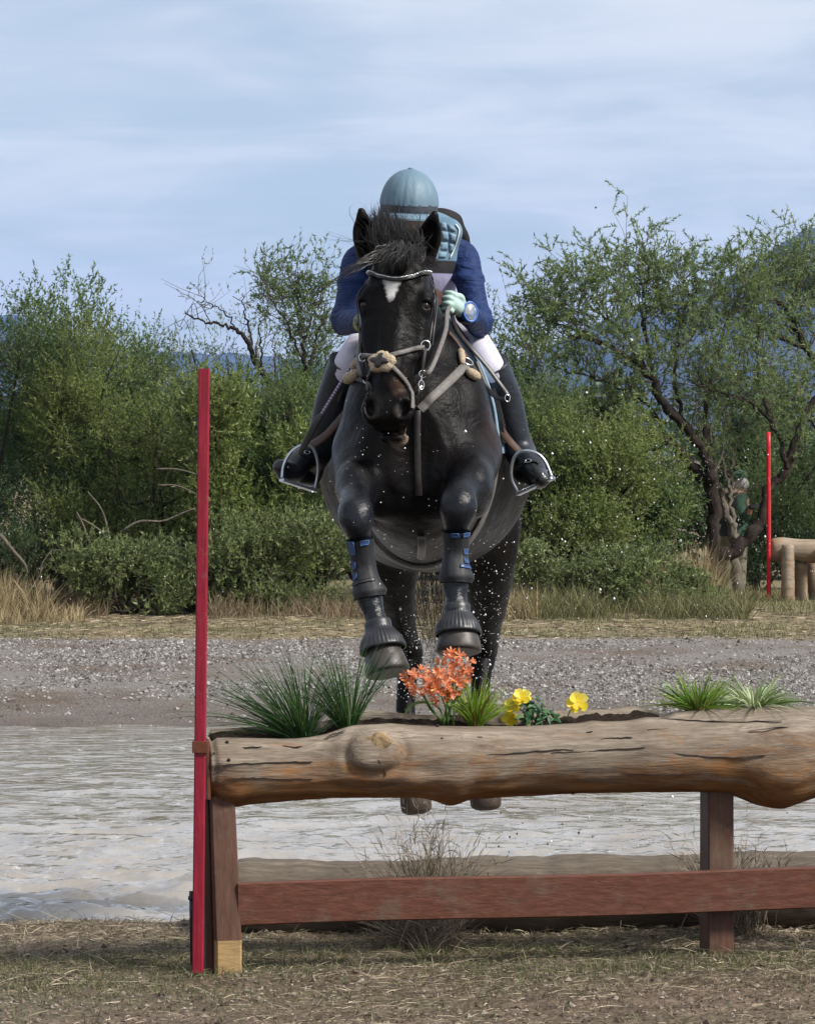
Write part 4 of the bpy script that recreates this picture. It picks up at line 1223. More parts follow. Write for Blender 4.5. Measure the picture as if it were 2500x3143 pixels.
hj = COAT.n("VectorMath"); hj.operation = 'ADD'; COAT.l(hl, hj.inputs[0]); COAT.l(jit.outputs[0], hj.inputs[1])
hs = COAT.n("SeparateXYZ"); COAT.l(hj.outputs[0], hs.inputs[0])
taper = COAT.rng(hs.outputs[2], .125, .215, .034, .009)
inx = COAT.rng(COAT.math('DIVIDE', COAT.math('ABSOLUTE', COAT.math('ADD', hs.outputs[0], .010)), taper), .62, 1.15, 1, 0)
ins = COAT.math('MULTIPLY', COAT.rng(hs.outputs[2], .118, .130, 0, 1), COAT.rng(hs.outputs[2], .190, .215, 1, 0))
star = COAT.math('MULTIPLY', COAT.math('MULTIPLY', inx, ins), COAT.rng(hs.outputs[1], .0, .02, 0, 1))
cc_ = COAT.mix(star, cc_, (.50, .49, .49))
wetz = COAT.n("SeparateXYZ"); COAT.l(COAT.geo('Position'), wetz.inputs[0])
wet_sheen = COAT.math('MULTIPLY', COAT.rng(wetz.outputs[2], 1.36, 1.56, 1, 0), COAT.rng(wetz.outputs[1], 12.95, 13.15, 1, 0))
cc_ = COAT.mix(COAT.math('MULTIPLY', wet_sheen, .6), cc_, (.010, .013, .019))  # bluish sheen of the wet forelegs put into the coat colour
rgh = COAT.math('SUBTRACT', COAT.rng(COAT.noise(14, 4, .65), .3, .7, .28, .46), COAT.math('MULTIPLY', wet_sheen, .14))
COAT.color(cc_).set(rough=rgh, spec=COAT.math('ADD', .085, COAT.math('MULTIPLY', wet_sheen, .20)))
b1 = COAT.bump(COAT.noise(240, 3, .6, src=COAT.mapping((2.5, 2.5, .7))), .3, .003, COAT.bump(strand, .18, .004))
COAT.bump(COAT.noise(11, 4, .55, .4), .34, .035, b1)
horse = empty("horse", (.05, 13.6, .62), "black horse with white forehead star jumping over the log", "horse")
hb = mesh_np("body", HV, [HQ], COAT.m, horse)
# coat colours: black, brown tinge on flank and muzzle, white star, pinkish lip
col = np.tile(np.array([.0042, .0037, .0036]), (len(HV), 1))
def blob(c, r, colr, hard=1.0, shape=None):
    d = np.linalg.norm((HV - c) / r, axis=1) if np.ndim(r) else np.linalg.norm(HV - c, axis=1) / r
    w_ = np.clip((1.0 - d) * hard, 0, 1)[:, None]
    col[:] = col * (1 - w_) + np.array(colr) * w_
pxv = PCX + F * HV[:, 0] / HV[:, 1]; pyv = HY - F * (HV[:, 2] - CH) / HV[:, 1]
HL = np.stack([(HV - poll) @ ex, (HV - poll) @ en, (HV - poll) @ es], 1)
blob(W(1490, 1380, 13.4), (.12, .3, .2), (.030, .016, .011), 1.2)
blob(H(.035, .045, .505), (.035, .05, .05), (.034, .017, .011), 1.2)
lw = np.clip((HL[:, 2] - .610) / .012, 0, 1) * np.clip((-.030 - HL[:, 1]) / .012, 0, 1) * np.clip((HL[:, 0] + .005) / .03, 0, 1) * (np.abs(HL[:, 0]) < .09) * (HL[:, 2] < .70) * (HV[:, 1] < 13.022) * (HL[:, 1] > -.14)
col = col * (1 - lw[:, None]) + np.array([.150, .122, .100]) * lw[:, None]
for sx in (-1, 1): blob(H(sx * .040, .058, .60), (.022, .04, .03), (.045, .040, .040), 1.2)
hp = hb.data.attributes.new("headpos", "FLOAT_VECTOR", "POINT")
hp.data.foreach_set("vector", HL.astype(np.float32).ravel())
ca = hb.data.color_attributes.new("coat", 'FLOAT_COLOR', 'POINT')
ca.data.foreach_set("color", np.concatenate([col, np.ones((len(col), 1))], 1).astype(np.float32).ravel())

EYE = simple("dark_eye", (.012, .008, .006), .12, 0, .2, 40, 0, spec=.4)
for sx in (-1, 1):
    mb = MB(); mb.ball(H(sx * .1015, .0325, .212), .0165, 16, 12); mb.build("eye", EYE, horse)

# hair: forelock, mane and tail as many fine tapered strands
HAIR = leafmat("black_hair", [(0, (.005, .005, .005)), (.6, (.011, .010, .010)), (1, (.028, .025, .024))], 0.03, .42)
def hair(mb, roots, tips, n, width, wave, seed, jr=.01, jt=.02, bow=(0, 0, 0), seg=7):
    rr = np.random.RandomState(seed)
    roots = np.asarray(roots, float); tips = np.asarray(tips, float)
    k = rr.uniform(0, len(roots) - 1.001, n); i = k.astype(int); f = (k - i)[:, None]
    r0 = roots[i] * (1 - f) + roots[i + 1] * f; t0 = tips[i] * (1 - f) + tips[i + 1] * f
    r0 = r0 + rr.normal(0, jr, (n, 3)); t0 = t0 + rr.normal(0, jt, (n, 3))
    t = np.linspace(0, 1, seg + 1)[None, :, None]
    L = np.linalg.norm(t0 - r0, axis=1)[:, None, None]
    P = r0[:, None] * (1 - t) + t0[:, None] * t + np.array(bow)[None, None] * (4 * t * (1 - t)) * L + rr.normal(0, 1, (n, 1, 3)) * wave * L * np.sin(t * math.pi)
    side = np.cross(t0 - r0, [0, -1.0, 0.2]); side /= np.linalg.norm(side, axis=1, keepdims=True) + 1e-9
    w = width * rr.uniform(.6, 1.3, n)[:, None, None] * (1 - .85 * t)
    V = np.stack([P - side[:, None] * w / 2, P + side[:, None] * w / 2], 2).reshape(n, -1, 3)
    q = np.arange(seg); q = np.stack([2 * q, 2 * q + 1, 2 * q + 3, 2 * q + 2], 1)
    mb.add(V.reshape(-1, 3), None, (q[None] + (np.arange(n) * 2 * (seg + 1))[:, None, None]).reshape(-1, 4))
YH = 13.12
mb = MB()
# crest tuft standing up between the ears, blown back
hair(mb, [W(1160, 770, YH), W(1200, 760, YH), W(1250, 755, YH), W(1295, 770, YH)], [W(1150, 672, YH + .10), W(1185, 660, YH + .12), W(1235, 682, YH + .12), W(1292, 722, YH + .10)], 620, .0030, .16, 1, .014, .020, (-.05, -.10, .05))
hair(mb, [W(1150, 780, YH), W(1180, 740, YH)], [W(1140, 690, YH + .06), W(1160, 630, YH + .08)], 120, .0024, .12, 2, .010, .018)
hair(mb, [W(1165, 735, YH), W(1175, 700, YH + .04)], [W(1128, 700, YH + .03), W(1150, 625, YH + .05)], 60, .0018, .12, 12, .008, .012)
# forelock falling over the brow and sweeping to one side
hair(mb, [W(1180, 765, YH - .06), W(1230, 755, YH - .07), W(1290, 770, YH - .05)], [W(1150, 806, YH - .11), W(1205, 816, YH - .12), W(1292, 806, YH - .10)], 330, .0028, .09, 3, .012, .016, (0, -.16, .02))
hair(mb, [W(1185, 770, YH - .08), W(1150, 790, YH - .09)], [W(1025, 868, YH - .14), W(1060, 842, YH - .14)], 40, .0022, .035, 4, .008, .010, (0, -.05, .03))
hair(mb, [W(1310, 790, YH - .06), W(1320, 800, YH - .05)], [W(1338, 815, YH - .08), W(1342, 812, YH - .08)], 50, .0020, .25, 5, .008, .008)
hair(mb, [W(1120, 740, YH), W(1110, 760, YH)], [W(1000, 728, YH), W(1002, 716, YH)], 5, .0012, .03, 6, .004, .008)
hair(mb, [W(1160, 690, YH), W(1140, 730, YH)], [W(1100, 615, YH), W(1055, 650, YH)], 4, .0011, .05, 7, .004, .01)
mb.build("forelock", HAIR, horse, False)
mb = MB()
hair(mb, [(-.012, 13.20, 2.25), (.0, 13.33, 2.24), (.022, 13.55, 2.18), (.04, 13.75, 2.08)], [(-.06, 13.22, 2.30), (-.09, 13.36, 2.28), (-.10, 13.56, 2.20), (-.10, 13.72, 2.06)], 380, .004, .10, 8, .012, .03, (0, 0, .10))
mb.build("mane", HAIR, horse, False)
mb = MB()
hair(mb, [(.062, 15.13, 1.60), (.062, 15.16, 1.50)], [W(1330, 1990, 15.25), W(1345, 2040, 15.25)], 90, .0035, .07, 9, .016, .05, (0, .18, 0), 9)
hair(mb, [(.062, 15.13, 1.55), (.062, 15.16, 1.48)], [W(1290, 2000, 15.25), W(1385, 1960, 15.25)], 70, .003, .10, 10, .016, .05, (0, .18, 0), 9)
mb.build("tail", HAIR, horse, False)

# hooves, bell boots, tendon boots
HOOF = N("wet_dark_hoof")
hn = HOOF.noise(18, 6, .65, .4)
HOOF.color(HOOF.ramp(hn, [(.3, (.020, .017, .015)), (.6, (.048, .041, .036)), (.85, (.10, .086, .074))])).set(rough=.46, spec=.4)
HOOF.bump(hn, .5, .006)
RUB = simple("black_rubber", (.016, .017, .020), .42, 0, .35, 30, .2, .003, .5)
NEO = simple("black_neoprene", (.011, .012, .015), .6, 0, .4, 40, .3, .003, .4)
BLUE = simple("blue_boot_trim", (.022, .060, .165), .45, 0, .35, 60, .2, .002, .5)
HOOFB = simple("muddy_brown_hoof", (.045, .030, .022), .7, 0, .5, 60, .6, .006, .3)
def frame(axis, front=(0, -1, 0)):
    a = unit(axis); f = np.asarray(front, float); f = unit(f - a * (f @ a)); return np.cross(f, a), f, a
def lathe(mb, c, axis, prof, n=48, rib=None, front=(0, -1, 0), sx=1.0, sy=1.0, cap=True):
    """profile rows (distance along axis, radius); rib(k, ang) scales the radius"""
    u, v, a = frame(axis, front)
    A = np.arange(n) * 2 * math.pi / n
    rows = []
    for k, (t, r) in enumerate(prof):
        rr = r * (rib(k, A) if rib else 1.0)
        rows.append(np.asarray(c) + a * t + (np.cos(A) * rr * sx)[:, None] * u + (np.sin(A) * rr * sy)[:, None] * v)
    mb.grid(np.array(rows), False, True)
    if cap:
        for k in (0, -1):
            mb.add(np.concatenate([rows[k], [rows[k].mean(0)]]), [[j, (j + 1) % n, n] for j in range(n)])
    return mb
def ribs(k, A): return 1 + (.022 * np.cos(A * 34) if 4 <= k <= 9 else 0)
hoof_axes = [((1161, 1925, 12.755), (1190, 2068, 12.705)), ((1402, 1875, 12.76), (1408, 2003, 12.72))]
for (t0, b0_), tall in zip(hoof_axes, (1, 1)):
    T0, B0 = W(*t0), W(*b0_); ax = unit(B0 - T0); Lh = np.linalg.norm(B0 - T0)
    mb = MB()
    lathe(mb, T0, ax, [(Lh - .085, .054), (Lh - .06, .061), (Lh - .03, .0675), (Lh - .010, .071), (Lh - .002, .0685), (Lh + .001, .060)], 44, None, (0, -1, .12), 1.05, 1.05)
    mb.build("hoof", HOOF.m, horse)
    mb = MB()
    lathe(mb, T0, ax, [(-.022, .0395), (-.016, .0425), (-.004, .043), (.004, .042), (.014, .046), (.024, .053), (.034, .060), (.044, .0655), (.054, .069), (.064, .0715), (.072, .0745), (.080, .0745), (.0805, .070)], 136, ribs, (0, -1, .1), 1.04, 1.04, False)
    mb.build("bell_boot", RUB, horse)
for (t0, b0_) in (((1268, 2405, 14.85), (1279, 2492, 14.82)), ((1487, 2398, 14.85), (1491, 2480, 14.82))):
    T0, B0 = W(*t0), W(*b0_); ax = unit(B0 - T0 + [0, .02, 0]); Lh = np.linalg.norm(B0 - T0)
    mb = MB(); lathe(mb, T0, ax, [(.0, .045), (.03, .054), (.07, .0595), (Lh - .012, .058), (Lh - .004, .053), (Lh + .004, .040), (Lh + .008, .02)], 36, None, (0, -1, .1)); mb.build("hoof", HOOFB, horse)

def tendon_boot(chain_pts, i0, i1, r, name_mat, blue_marks, flare):
    """padded boot round the cannon and fetlock following the leg"""
    P = np.array([q[0] for q in chain_pts]); Rr = np.array([q[1] for q in chain_pts])
    Q = crom(np.concatenate([P[i0:i1 + 1], Rr[i0:i1 + 1, None]], 1), 22)
    mb = MB(); A = np.arange(40) * 2 * math.pi / 40
    rows = []
    for k, q in enumerate(Q):
        tg = unit(Q[min(k + 1, 21), :3] - Q[max(k - 1, 0), :3]); u, v, a_ = frame(tg)
        t = k / 21
        rr = q[3] + .0075 + .003 * np.exp(-((t - .0) / .06) ** 2) + flare * np.exp(-((t - .82) / .14) ** 2)
        wr = rr * (1 + .012 * np.sin(A * 2 + k * .3) + .012 * np.sin(A * 5 + k * .35) + .008 * np.sin(A * 3 - k * .9))
        wr = wr + .0022 * np.exp(-((np.degrees(A) - 62) / 7) ** 2) + .0022 * np.exp(-((np.degrees(A) - 118) / 7) ** 2)      # seams
        side = np.maximum(0, np.cos(A)) ** 4
        wr = wr + side * .010 * math.exp(-((t - .8) / .16) ** 2)
        rows.append(q[:3] + (np.cos(A) * wr * .98)[:, None] * u + (np.sin(A) * wr * 1.12)[:, None] * v)
    rows = np.array(rows); mb.grid(rows, False, True)
    ob = mb.build("tendon_boot", NEO, horse)
    for (t0, t1, a0, a1, mt) in blue_marks:
        k0, k1 = int(t0 * 21), max(int(t1 * 21), int(t0 * 21) + 1)
        j0, j1 = int(a0 / 360 * 40), int(a1 / 360 * 40)
        sub = rows[k0:k1 + 1, [j % 40 for j in range(j0, j1 + 1)]]
        cen = Q[k0:k1 + 1, None, :3]
        sub = sub + (sub - cen) / np.linalg.norm(sub - cen, axis=2, keepdims=True) * .0025
        m2 = MB(); m2.grid(sub)
        edge = np.concatenate([sub[0], sub[1:, -1], sub[-1][::-1][1:], sub[::-1][1:, 0]])
        m2.tube(edge, .0018, 5)
        m2.build("strap" if mt is BLUE else "keeper", mt, ob)
    return ob
# angles: 90 = towards the camera, 0 = +u side
BLK = simple("black_strap", (.014, .014, .016), .5, 0, .3, 40, .2)
tendon_boot(LF, 6, 9, .04, NEO, [(.0, .06, 60, 95, BLUE), (.04, .18, 125, 155, BLUE), (.25, .36, 130, 155, BLUE), (.45, .55, 130, 155, BLUE), (.60, .66, 60, 165, BLK)], .004)
tendon_boot(RF, 6, 9, .04, NEO, [(.0, .06, 85, 108, BLUE), (.0, .08, 35, 65, BLUE), (.24, .34, 35, 55, BLUE), (.45, .53, 35, 55, BLUE), (.60, .66, 25, 80, BLUE)], .004)
# ------------------------------------------------------------------ bridle, breastplate, saddle
LEA = simple("black_leather", (.020, .017, .016), .42, 0, .35, 60, .2, .001, .5)
LEAG = simple("worn_grey_leather", (.115, .105, .100), .6, 0, .3, 70, .25, .001, .4)
LEABR = simple("brown_leather", (.055, .026, .017), .45, 0, .35, 60, .2, .001, .5)
STEEL = simple("polished_steel", (.62, .62, .63), .22, 1.0, .1, 40, 0)
SPARK = N("crystal_beads"); SPARK.color(SPARK.ramp(SPARK.geo('Random Per Island'), [(0, (.35, .42, .46)), (.5, (.7, .74, .76)), (1, (.9, .9, .9))])).set(rough=.15, metal=.6)
WOOL = N("sheepskin"); wnz = WOOL.noise(90, 5, .7)
WOOL.color(WOOL.ramp(wnz, [(.25, (.30, .23, .155)), (.6, (.52, .43, .31)), (.85, (.66, .58, .46))])).set(rough=.95, spec=.1)
WOOL.bump(wnz, 1.0, .012)
def strap(field, pts, width, mat, parent, name, off=.004, thick=.005, n=None, pull=True, y0=None, y1=None):
    """leather strap that lies on a body along photo points"""
    P = crom(np.array(pts, float), n or len(pts) * 5)
    P3 = np.array([field.hit(q[0], q[1], off, y0, y1) for q in P])
    k = np.array([.25, .5, .25])
    for _ in range(3): P3[1:-1] = P3[:-2] * .25 + P3[1:-1] * .5 + P3[2:] * .25
    if pull: P3 = field.onto(P3, off, 4)
    Nn = field.grad(P3)
    for _ in range(3): Nn[1:-1] = Nn[:-2] * .25 + Nn[1:-1] * .5 + Nn[2:] * .25
    mb = MB(); mb.ribbon(P3, width, thick, Nn)
    return mb.build(name, mat, parent), P3, Nn
def free_strap(P, width, mat, parent, name, nrm=(0, -1, 0), thick=.004, n=14):
    P = crom(np.array(P, float), n); mb = MB(); mb.ribbon(P, width, thick, nrm); return mb.build(name, mat, parent)
def ringo(c, r, w, mat, parent, name, nrm=(0, -1, 0), sx=1.0, sy=1.0):
    u, v, a = frame(nrm, (0, 0, 1)); A = np.linspace(0, 2 * math.pi, 25)
    P = np.asarray(c) + (np.cos(A) * r * sx)[:, None] * u + (np.sin(A) * r * sy)[:, None] * v
    mb = MB(); mb.tube(P, w, 7, False); return mb.build(name, mat, parent)
bridle = empty("bridle", tuple(poll - [0, 0, 0]))
bridle.parent = horse; bridle.location = poll - np.array(horse.location)
HY0, HY1 = 12.6, 13.30
bb, P3, Nn = strap(HF, [(1106, 842), (1135, 838), (1170, 851), (1215, 858), (1260, 852), (1295, 840), (1326, 838)], .019, LEA, bridle, "browband", .005, .007, 40, y1=HY1)
mbd = MB()
for i in range(2, 38):
    for f in (0, .5):
        q = P3[i] * (1 - f) + P3[i + 1] * f if i < 39 else P3[i]
        mbd.ball(q + Nn[i] * .0045 + np.array([0, 0, .002]), .0030, 6, 4)
mbd.build("crystal", SPARK.m, bridle)
strap(HF, [(1332, 842), (1336, 890), (1335, 950), (1328, 1010), (1322, 1060)], .014, LEA, bridle, "cheekpiece", .004, .005, y1=HY1)
strap(HF, [(1325, 850), (1326, 900), (1324, 960), (1316, 1020), (1308, 1065)], .011, LEA, bridle, "noseband_strap", .006, .005, y1=HY1)
strap(HF, [(1102, 850), (1098, 900), (1100, 960), (1104, 1030), (1112, 1090)], .013, LEA, bridle, "cheekpiece", .004, .005, y1=HY1)
# fleece rosette and the crossed noseband
rc = HF.hit(1172, 1112, .004, y1=HY1)
Nr = HF.grad(rc)[0]; u_, v_, a_ = frame(Nr, (0, 0, 1))
mb = MB(); A = np.arange(36) * 2 * math.pi / 36
rows = []
for t, hgt in ((1.0, -.012), (1.04, .004), (.9, .013), (.55, .015), (.05, .013)):
    rr = .047 * t * (1 + .07 * np.sin(A * 5) + .05 * np.sin(A * 11 + 1) + .03 * np.sin(A * 17))
    rows.append(rc + Nr * hgt + (np.cos(A) * rr)[:, None] * u_ + (np.sin(A) * rr * .75)[:, None] * v_)
mb.grid(np.array(rows), False, True); mb.build("fleece_pad", WOOL.m, bridle)
mb = MB(); rows = []
for t, hgt in ((1.0, .010), (1.0, .019), (.6, .022), (.05, .021)):
    rr = .026 * t * (1 + .28 * np.cos(A * 4 + .6))
    rows.append(rc + Nr * hgt + (np.cos(A) * rr * 1.1)[:, None] * u_ + (np.sin(A) * rr * .8)[:, None] * v_)
mb.grid(np.array(rows), False, True); mb.build("noseband_centre", LEA, bridle)
strap(HF, [(1192, 1094), (1225, 1084), (1262, 1074), (1296, 1066)], .017, LEAG, bridle, "noseband_strap", .006, .006, y1=HY1)
strap(HF, [(1196, 1118), (1222, 1148), (1246, 1178), (1260, 1215), (1262, 1255)], .016, LEAG, bridle, "noseband_strap", .006, .006, y1=HY1)
strap(HF, [(1155, 1098), (1136, 1094), (1116, 1092)], .016, LEAG, bridle, "noseband_strap", .006, .006, y1=HY1)
strap(HF, [(1150, 1126), (1138, 1150), (1130, 1185), (1128, 1215)], .012, LEA, bridle, "noseband_strap", .006, .006, y1=HY1)
def near_head(px, py, d=0.0): return HF.hit(px, py, d, y1=HY1)
c1 = near_head(1298, 1060, .010); ringo(c1, .016, .0028, STEEL, bridle, "ring", (.3, -1, .1))
c2 = W(1296, 1148, c1[1] - .01); ringo(c2, .012, .0026, STEEL, bridle, "ring", (.4, -1, 0))
c3 = W(1292, 1182, c1[1] - .015); ringo(c3, .014, .0028, STEEL, bridle, "ring", (.5, -1, 0), .7, 1.1)
mb = MB(); mb.tube([c3, c3 + [-.012, .0, -.03], near_head(1266, 1208, .004)], .004, 8); mb.build("bit", STEEL, bridle)
free_strap([c1 + [0, -.002, -.01], W(1300, 1105, c1[1] - .012), c2 + [0, 0, .008]], .012, LEA, bridle, "cheekpiece", (.3, -1, 0))
mb = MB(); mb.tube([c2, W(1292, 1165, c1[1] - .014), c3], .0035, 7); mb.build("clip", STEEL, bridle)
d1 = near_head(1118, 1096, .006); ringo(d1, .013, .0026, STEEL, bridle, "ring", (-.5, -1, 0))
d2 = W(1124, 1165, d1[1] + .0); ringo(d2, .012, .0026, STEEL, bridle, "ring", (-.6, -1, 0))
free_strap([d1, (d1 + d2) / 2 + [-.006, 0, 0], d2], .011, LEA, bridle, "cheekpiece", (-.3, -1, 0))
# rein ends near the bit, running up to the rider's hand
HANDR = W(1382, 934, 13.42)
HANDL = W(1128, 985, 13.46)
reins = empty("reins", tuple(c2)); reins.parent = horse; reins.location = c2 - np.array(horse.location)
free_strap([c2, W(1318, 1140, 12.98), W(1345, 1080, 13.05), W(1368, 1010, 13.20), W(1372, 960, 13.36), HANDR], .016, LEAG, reins, "rein", (.2, -1, .2), .004, 24)
free_strap([d2, W(1108, 1150, 13.02), W(1098, 1100, 13.14), W(1108, 1030, 13.32), HANDL], .015, LEA, reins, "rein", (-.2, -1, .2), .004, 24)
free_strap([HANDR + [.0, .02, -.01], W(1400, 1010, 13.46), W(1440, 1062, 13.50), W(1490, 1120, 13.50), W(1535, 1180, 13.49), W(1556, 1210, 13.48), W(1556, 1226, 13.485), W(1540, 1226, 13.49), W(1512, 1212, 13.5), W(1490, 1180, 13.52), W(1462, 1110, 13.56)], .017, LEA, reins, "rein", (.3, -.9, .35), .004, 44)
ringo(W(1556, 1222, 13.475), .010, .0025, STEEL, reins, "buckle", (.3, -1, 0), .9, 1.2)

# breastplate
bp_ = empty("breastplate", tuple(W(1282, 1260, 13.0))); bp_.parent = horse; bp_.location = W(1282, 1260, 13.0) - np.array(horse.location)
strap(HF, [(1288, 1258), (1320, 1226), (1360, 1188), (1400, 1150), (1428, 1124)], .034, LEAG, bp_, "chest_strap", .006, .007, 30, y0=12.97)
strap(HF, [(1272, 1258), (1230, 1226), (1180, 1196), (1130, 1172), (1085, 1150)], .032, LEA, bp_, "chest_strap", .006, .007, 30, y0=13.0)
strap(HF, [(1281, 1262), (1281, 1330), (1283, 1420), (1285, 1520)], .024, LEA, bp_, "martingale_strap", .004, .006, 24, y0=13.0)
rg = HF.hit(1430, 1118, .012, y0=13.0); ringo(rg, .019, .0034, STEEL, bp_, "ring", HF.grad(rg)[0])
strap(HF, [(1428, 1105), (1412, 1075), (1392, 1045), (1372, 1022)], .020, LEABR, bp_, "shoulder_strap", .006, .006, 20, y0=13.05)
rl_ = HF.hit(1088, 1140, .012, y0=13.05); ringo(rl_, .019, .0034, STEEL, bp_, "ring", HF.grad(rl_)[0])
strap(HF, [(1094, 1130), (1100, 1100), (1108, 1070)], .020, LEABR, bp_, "shoulder_strap", .006, .006, 20, y0=13.05)
def fleece(pts, r, y0, seed):
    P = np.array([HF.hit(a, b, .012, y0) for a, b in crom(np.array(pts, float), 7)])
    mb = MB(); rr = np.random.RandomState(seed)
    mb.tube(P, r * np.array([.55, .9, 1.0, 1.05, 1.0, .9, .55]) * rr.uniform(.88, 1.12, 7), 12)
    mb.build("fleece_pad", WOOL.m, bp_)
fleece([(1404, 1078), (1410, 1100), (1414, 1124)], .013, 13.05, 1)
fleece([(1428, 1142), (1446, 1156), (1462, 1164)], .017, 13.05, 2)
fleece([(1108, 1150), (1088, 1160), (1070, 1170)], .019, 13.05, 3)
fleece([(1110, 1112), (1100, 1124), (1092, 1138)], .015, 13.05, 4)

# saddle: pad, flaps, seat, girth, stirrups (stands on the horse)
saddle = empty("saddle", (.055, 14.05, 2.05), "black jumping saddle with pale blue pad and silver stirrups on the horse", "saddle")
PADM = simple("pale_blue_saddle_pad", (.20, .30, .39), .8, 0, .15, 40, .4, .004, .2)
def side_patch(sx, outline, off, mat, name, parent, nu=16, nv=20, thick=.010, cz=1.62):
    """sheet wrapped over the barrel: outline rows (angle from the top in degrees, Y front, Y back)"""
    O_ = np.array(outline, float); a = np.linspace(O_[0, 0], O_[-1, 0], nv)
    yf, yb = np.interp(a, O_[:, 0], O_[:, 1]), np.interp(a, O_[:, 0], O_[:, 2])
    G_ = np.zeros((nv, nu, 3))
    for i in range(nv):
        Yl = np.linspace(yf[i], yb[i], nu)
        G_[i] = np.stack([.055 + sx * np.sin(R(a[i])) * .42 + 0 * Yl, Yl, cz + np.cos(R(a[i])) * .48 + 0 * Yl], 1)
    sh = G_.shape
    out_s = HF.onto(G_.reshape(-1, 3), off, 14).reshape(sh)
    inn_s = HF.onto(G_.reshape(-1, 3), off - thick, 14).reshape(sh)
    mb = MB(); mb.grid(out_s); mb.grid(inn_s)
    def rim(X): return np.concatenate([X[0], X[1:, -1], X[-1][::-1][1:], X[::-1][1:-1, 0]])
    mb.grid(np.stack([rim(out_s), rim(inn_s)], 1), True, False)
    return mb.build(name, mat, parent), out_s
for sx in (-1, 1):
    pad, PG = side_patch(sx, [(2, 13.80, 14.45), (30, 13.73, 14.42), (52, 13.64, 14.30), (72, 13.59, 14.14), (88, 13.60, 13.98), (97, 13.68, 13.90)], .014, PADM, "saddle_pad", saddle, thick=.016)
    e = np.concatenate([PG[:, 0]]); mb = MB(); mb.tube(e, .006, 8); mb.build("piping", LEABR if sx < 0 else PADM, pad)
    side_patch(sx, [(14, 13.88, 14.36), (40, 13.78, 14.25), (65, 13.71, 14.08), (84, 13.72, 13.94), (92, 13.78, 13.88)], .030, LEA, "saddle_flap", saddle, thick=.014)
    # knee roll
    P = crom(np.array([HF.onto(np.array([[.055 + sx * np.sin(R(a)) * .42, y, 1.62 + np.cos(R(a)) * .48]]), .050, 12)[0] for a, y in ((38, 13.80), (56, 13.74), (72, 13.75))]), 9)
    mb = MB(); mb.tube(P, [.008, .012, .014, .015, .015, .014, .012, .010, .006], 10); mb.build("knee_roll", LEA, saddle)
rows = []
for y, zt, w_ in ((13.74, 2.135, .05), (13.80, 2.16, .085), (13.92, 2.115, .12), (14.08, 2.085, .145), (14.24, 2.10, .155), (14.36, 2.15, .14), (14.42, 2.165, .07)):
    a = np.linspace(-math.pi * .5, math.pi * .5, 15)
    rows.append(np.stack([.055 + np.sin(a) * w_, np.full(15, y), zt - .11 * (1 - np.cos(a)) * (w_ / .12)], 1))
mb = MB(); mb.grid(np.array(rows)); mb.build("seat", LEABR, saddle)
gp = np.array([[.055 + math.sin(a) * .42, 13.70 + .02 * math.cos(a), 1.60 - math.cos(a) * .46] for a in np.linspace(-R(88), R(88), 41)])
gp = HF.onto(gp, .010, 14); mb = MB(); mb.ribbon(gp, .075, .012, HF.grad(gp)); mb.build("girth", LEAG, saddle)
free_strap([HF.hit(1291, 1636, .016, 13.2), HF.hit(1292, 1665, .02, 13.2), HF.hit(1290, 1700, .016, 13.2)], .028, LEA, saddle, "girth_loop", (0, -1, 0), .006)
mb = MB(); c0 = HF.hit(1291, 1634, .02, 13.2); mb.box(c0, (.016, .003, .004), None, .001); mb.build("buckle", LEAG, saddle, False)
def stirrup(top, tread_a, tread_b, mat, out, leather_pts, arch):
    """iron: arch from the leather down to a flat tread"""
    st_ = empty("stirrup", tuple(top)); st_.parent = saddle; st_.location = np.asarray(top) - np.array(saddle.location)
    a, b = np.asarray(tread_a), np.asarray(tread_b)
    ys = np.linspace(a[1], b[1], len(arch)); P = crom([W(q[0], q[1], y_) for q, y_ in zip(arch, ys)], 34)
    mb = MB(); mb.tube(P, .0062, 9); mb.build("arch", mat, st_)
    d = unit(b - a); u = unit(np.cross(d, FU)); w = np.cross(u, d)
    M_ = np.array([d, u, w]).T
    mb = MB(); mb.box((a + b) / 2, (np.linalg.norm(b - a) / 2 + .005, .024, .006), M_, .003); mb.build("tread", mat, st_, False)
    mb = MB(); P = crom(np.array(leather_pts), 16); mb.ribbon(P, .030, .005, out); mb.build("stirrup_leather", LEABR, st_)
    return st_
STEELB = simple("brushed_stirrup_steel", (.50, .54, .60), .34, 1.0, .12, 60, .1)
stirrup(W(1594, 1398, 13.79), W(1590, 1516, 13.74), W(1694, 1468, 13.70), STEELB, (.4, -1, .3), [W(1500, 1255, 13.74), W(1520, 1290, 13.74), W(1556, 1345, 13.77), W(1594, 1388, 13.79)], [(1590, 1514), (1569, 1468), (1573, 1415), (1597, 1386), (1640, 1389), (1670, 1414), (1694, 1468)])
stirrup(W(958, 1376, 13.79), W(866, 1474, 13.70), W(966, 1506, 13.74), STEELB, (-.4, -1, .3), [W(1062, 1265, 13.74), W(1040, 1290, 13.74), W(1000, 1335, 13.77), W(955, 1368, 13.79)], [(866, 1472), (872, 1425), (900, 1382), (945, 1364), (968, 1392), (976, 1442), (966, 1504)])
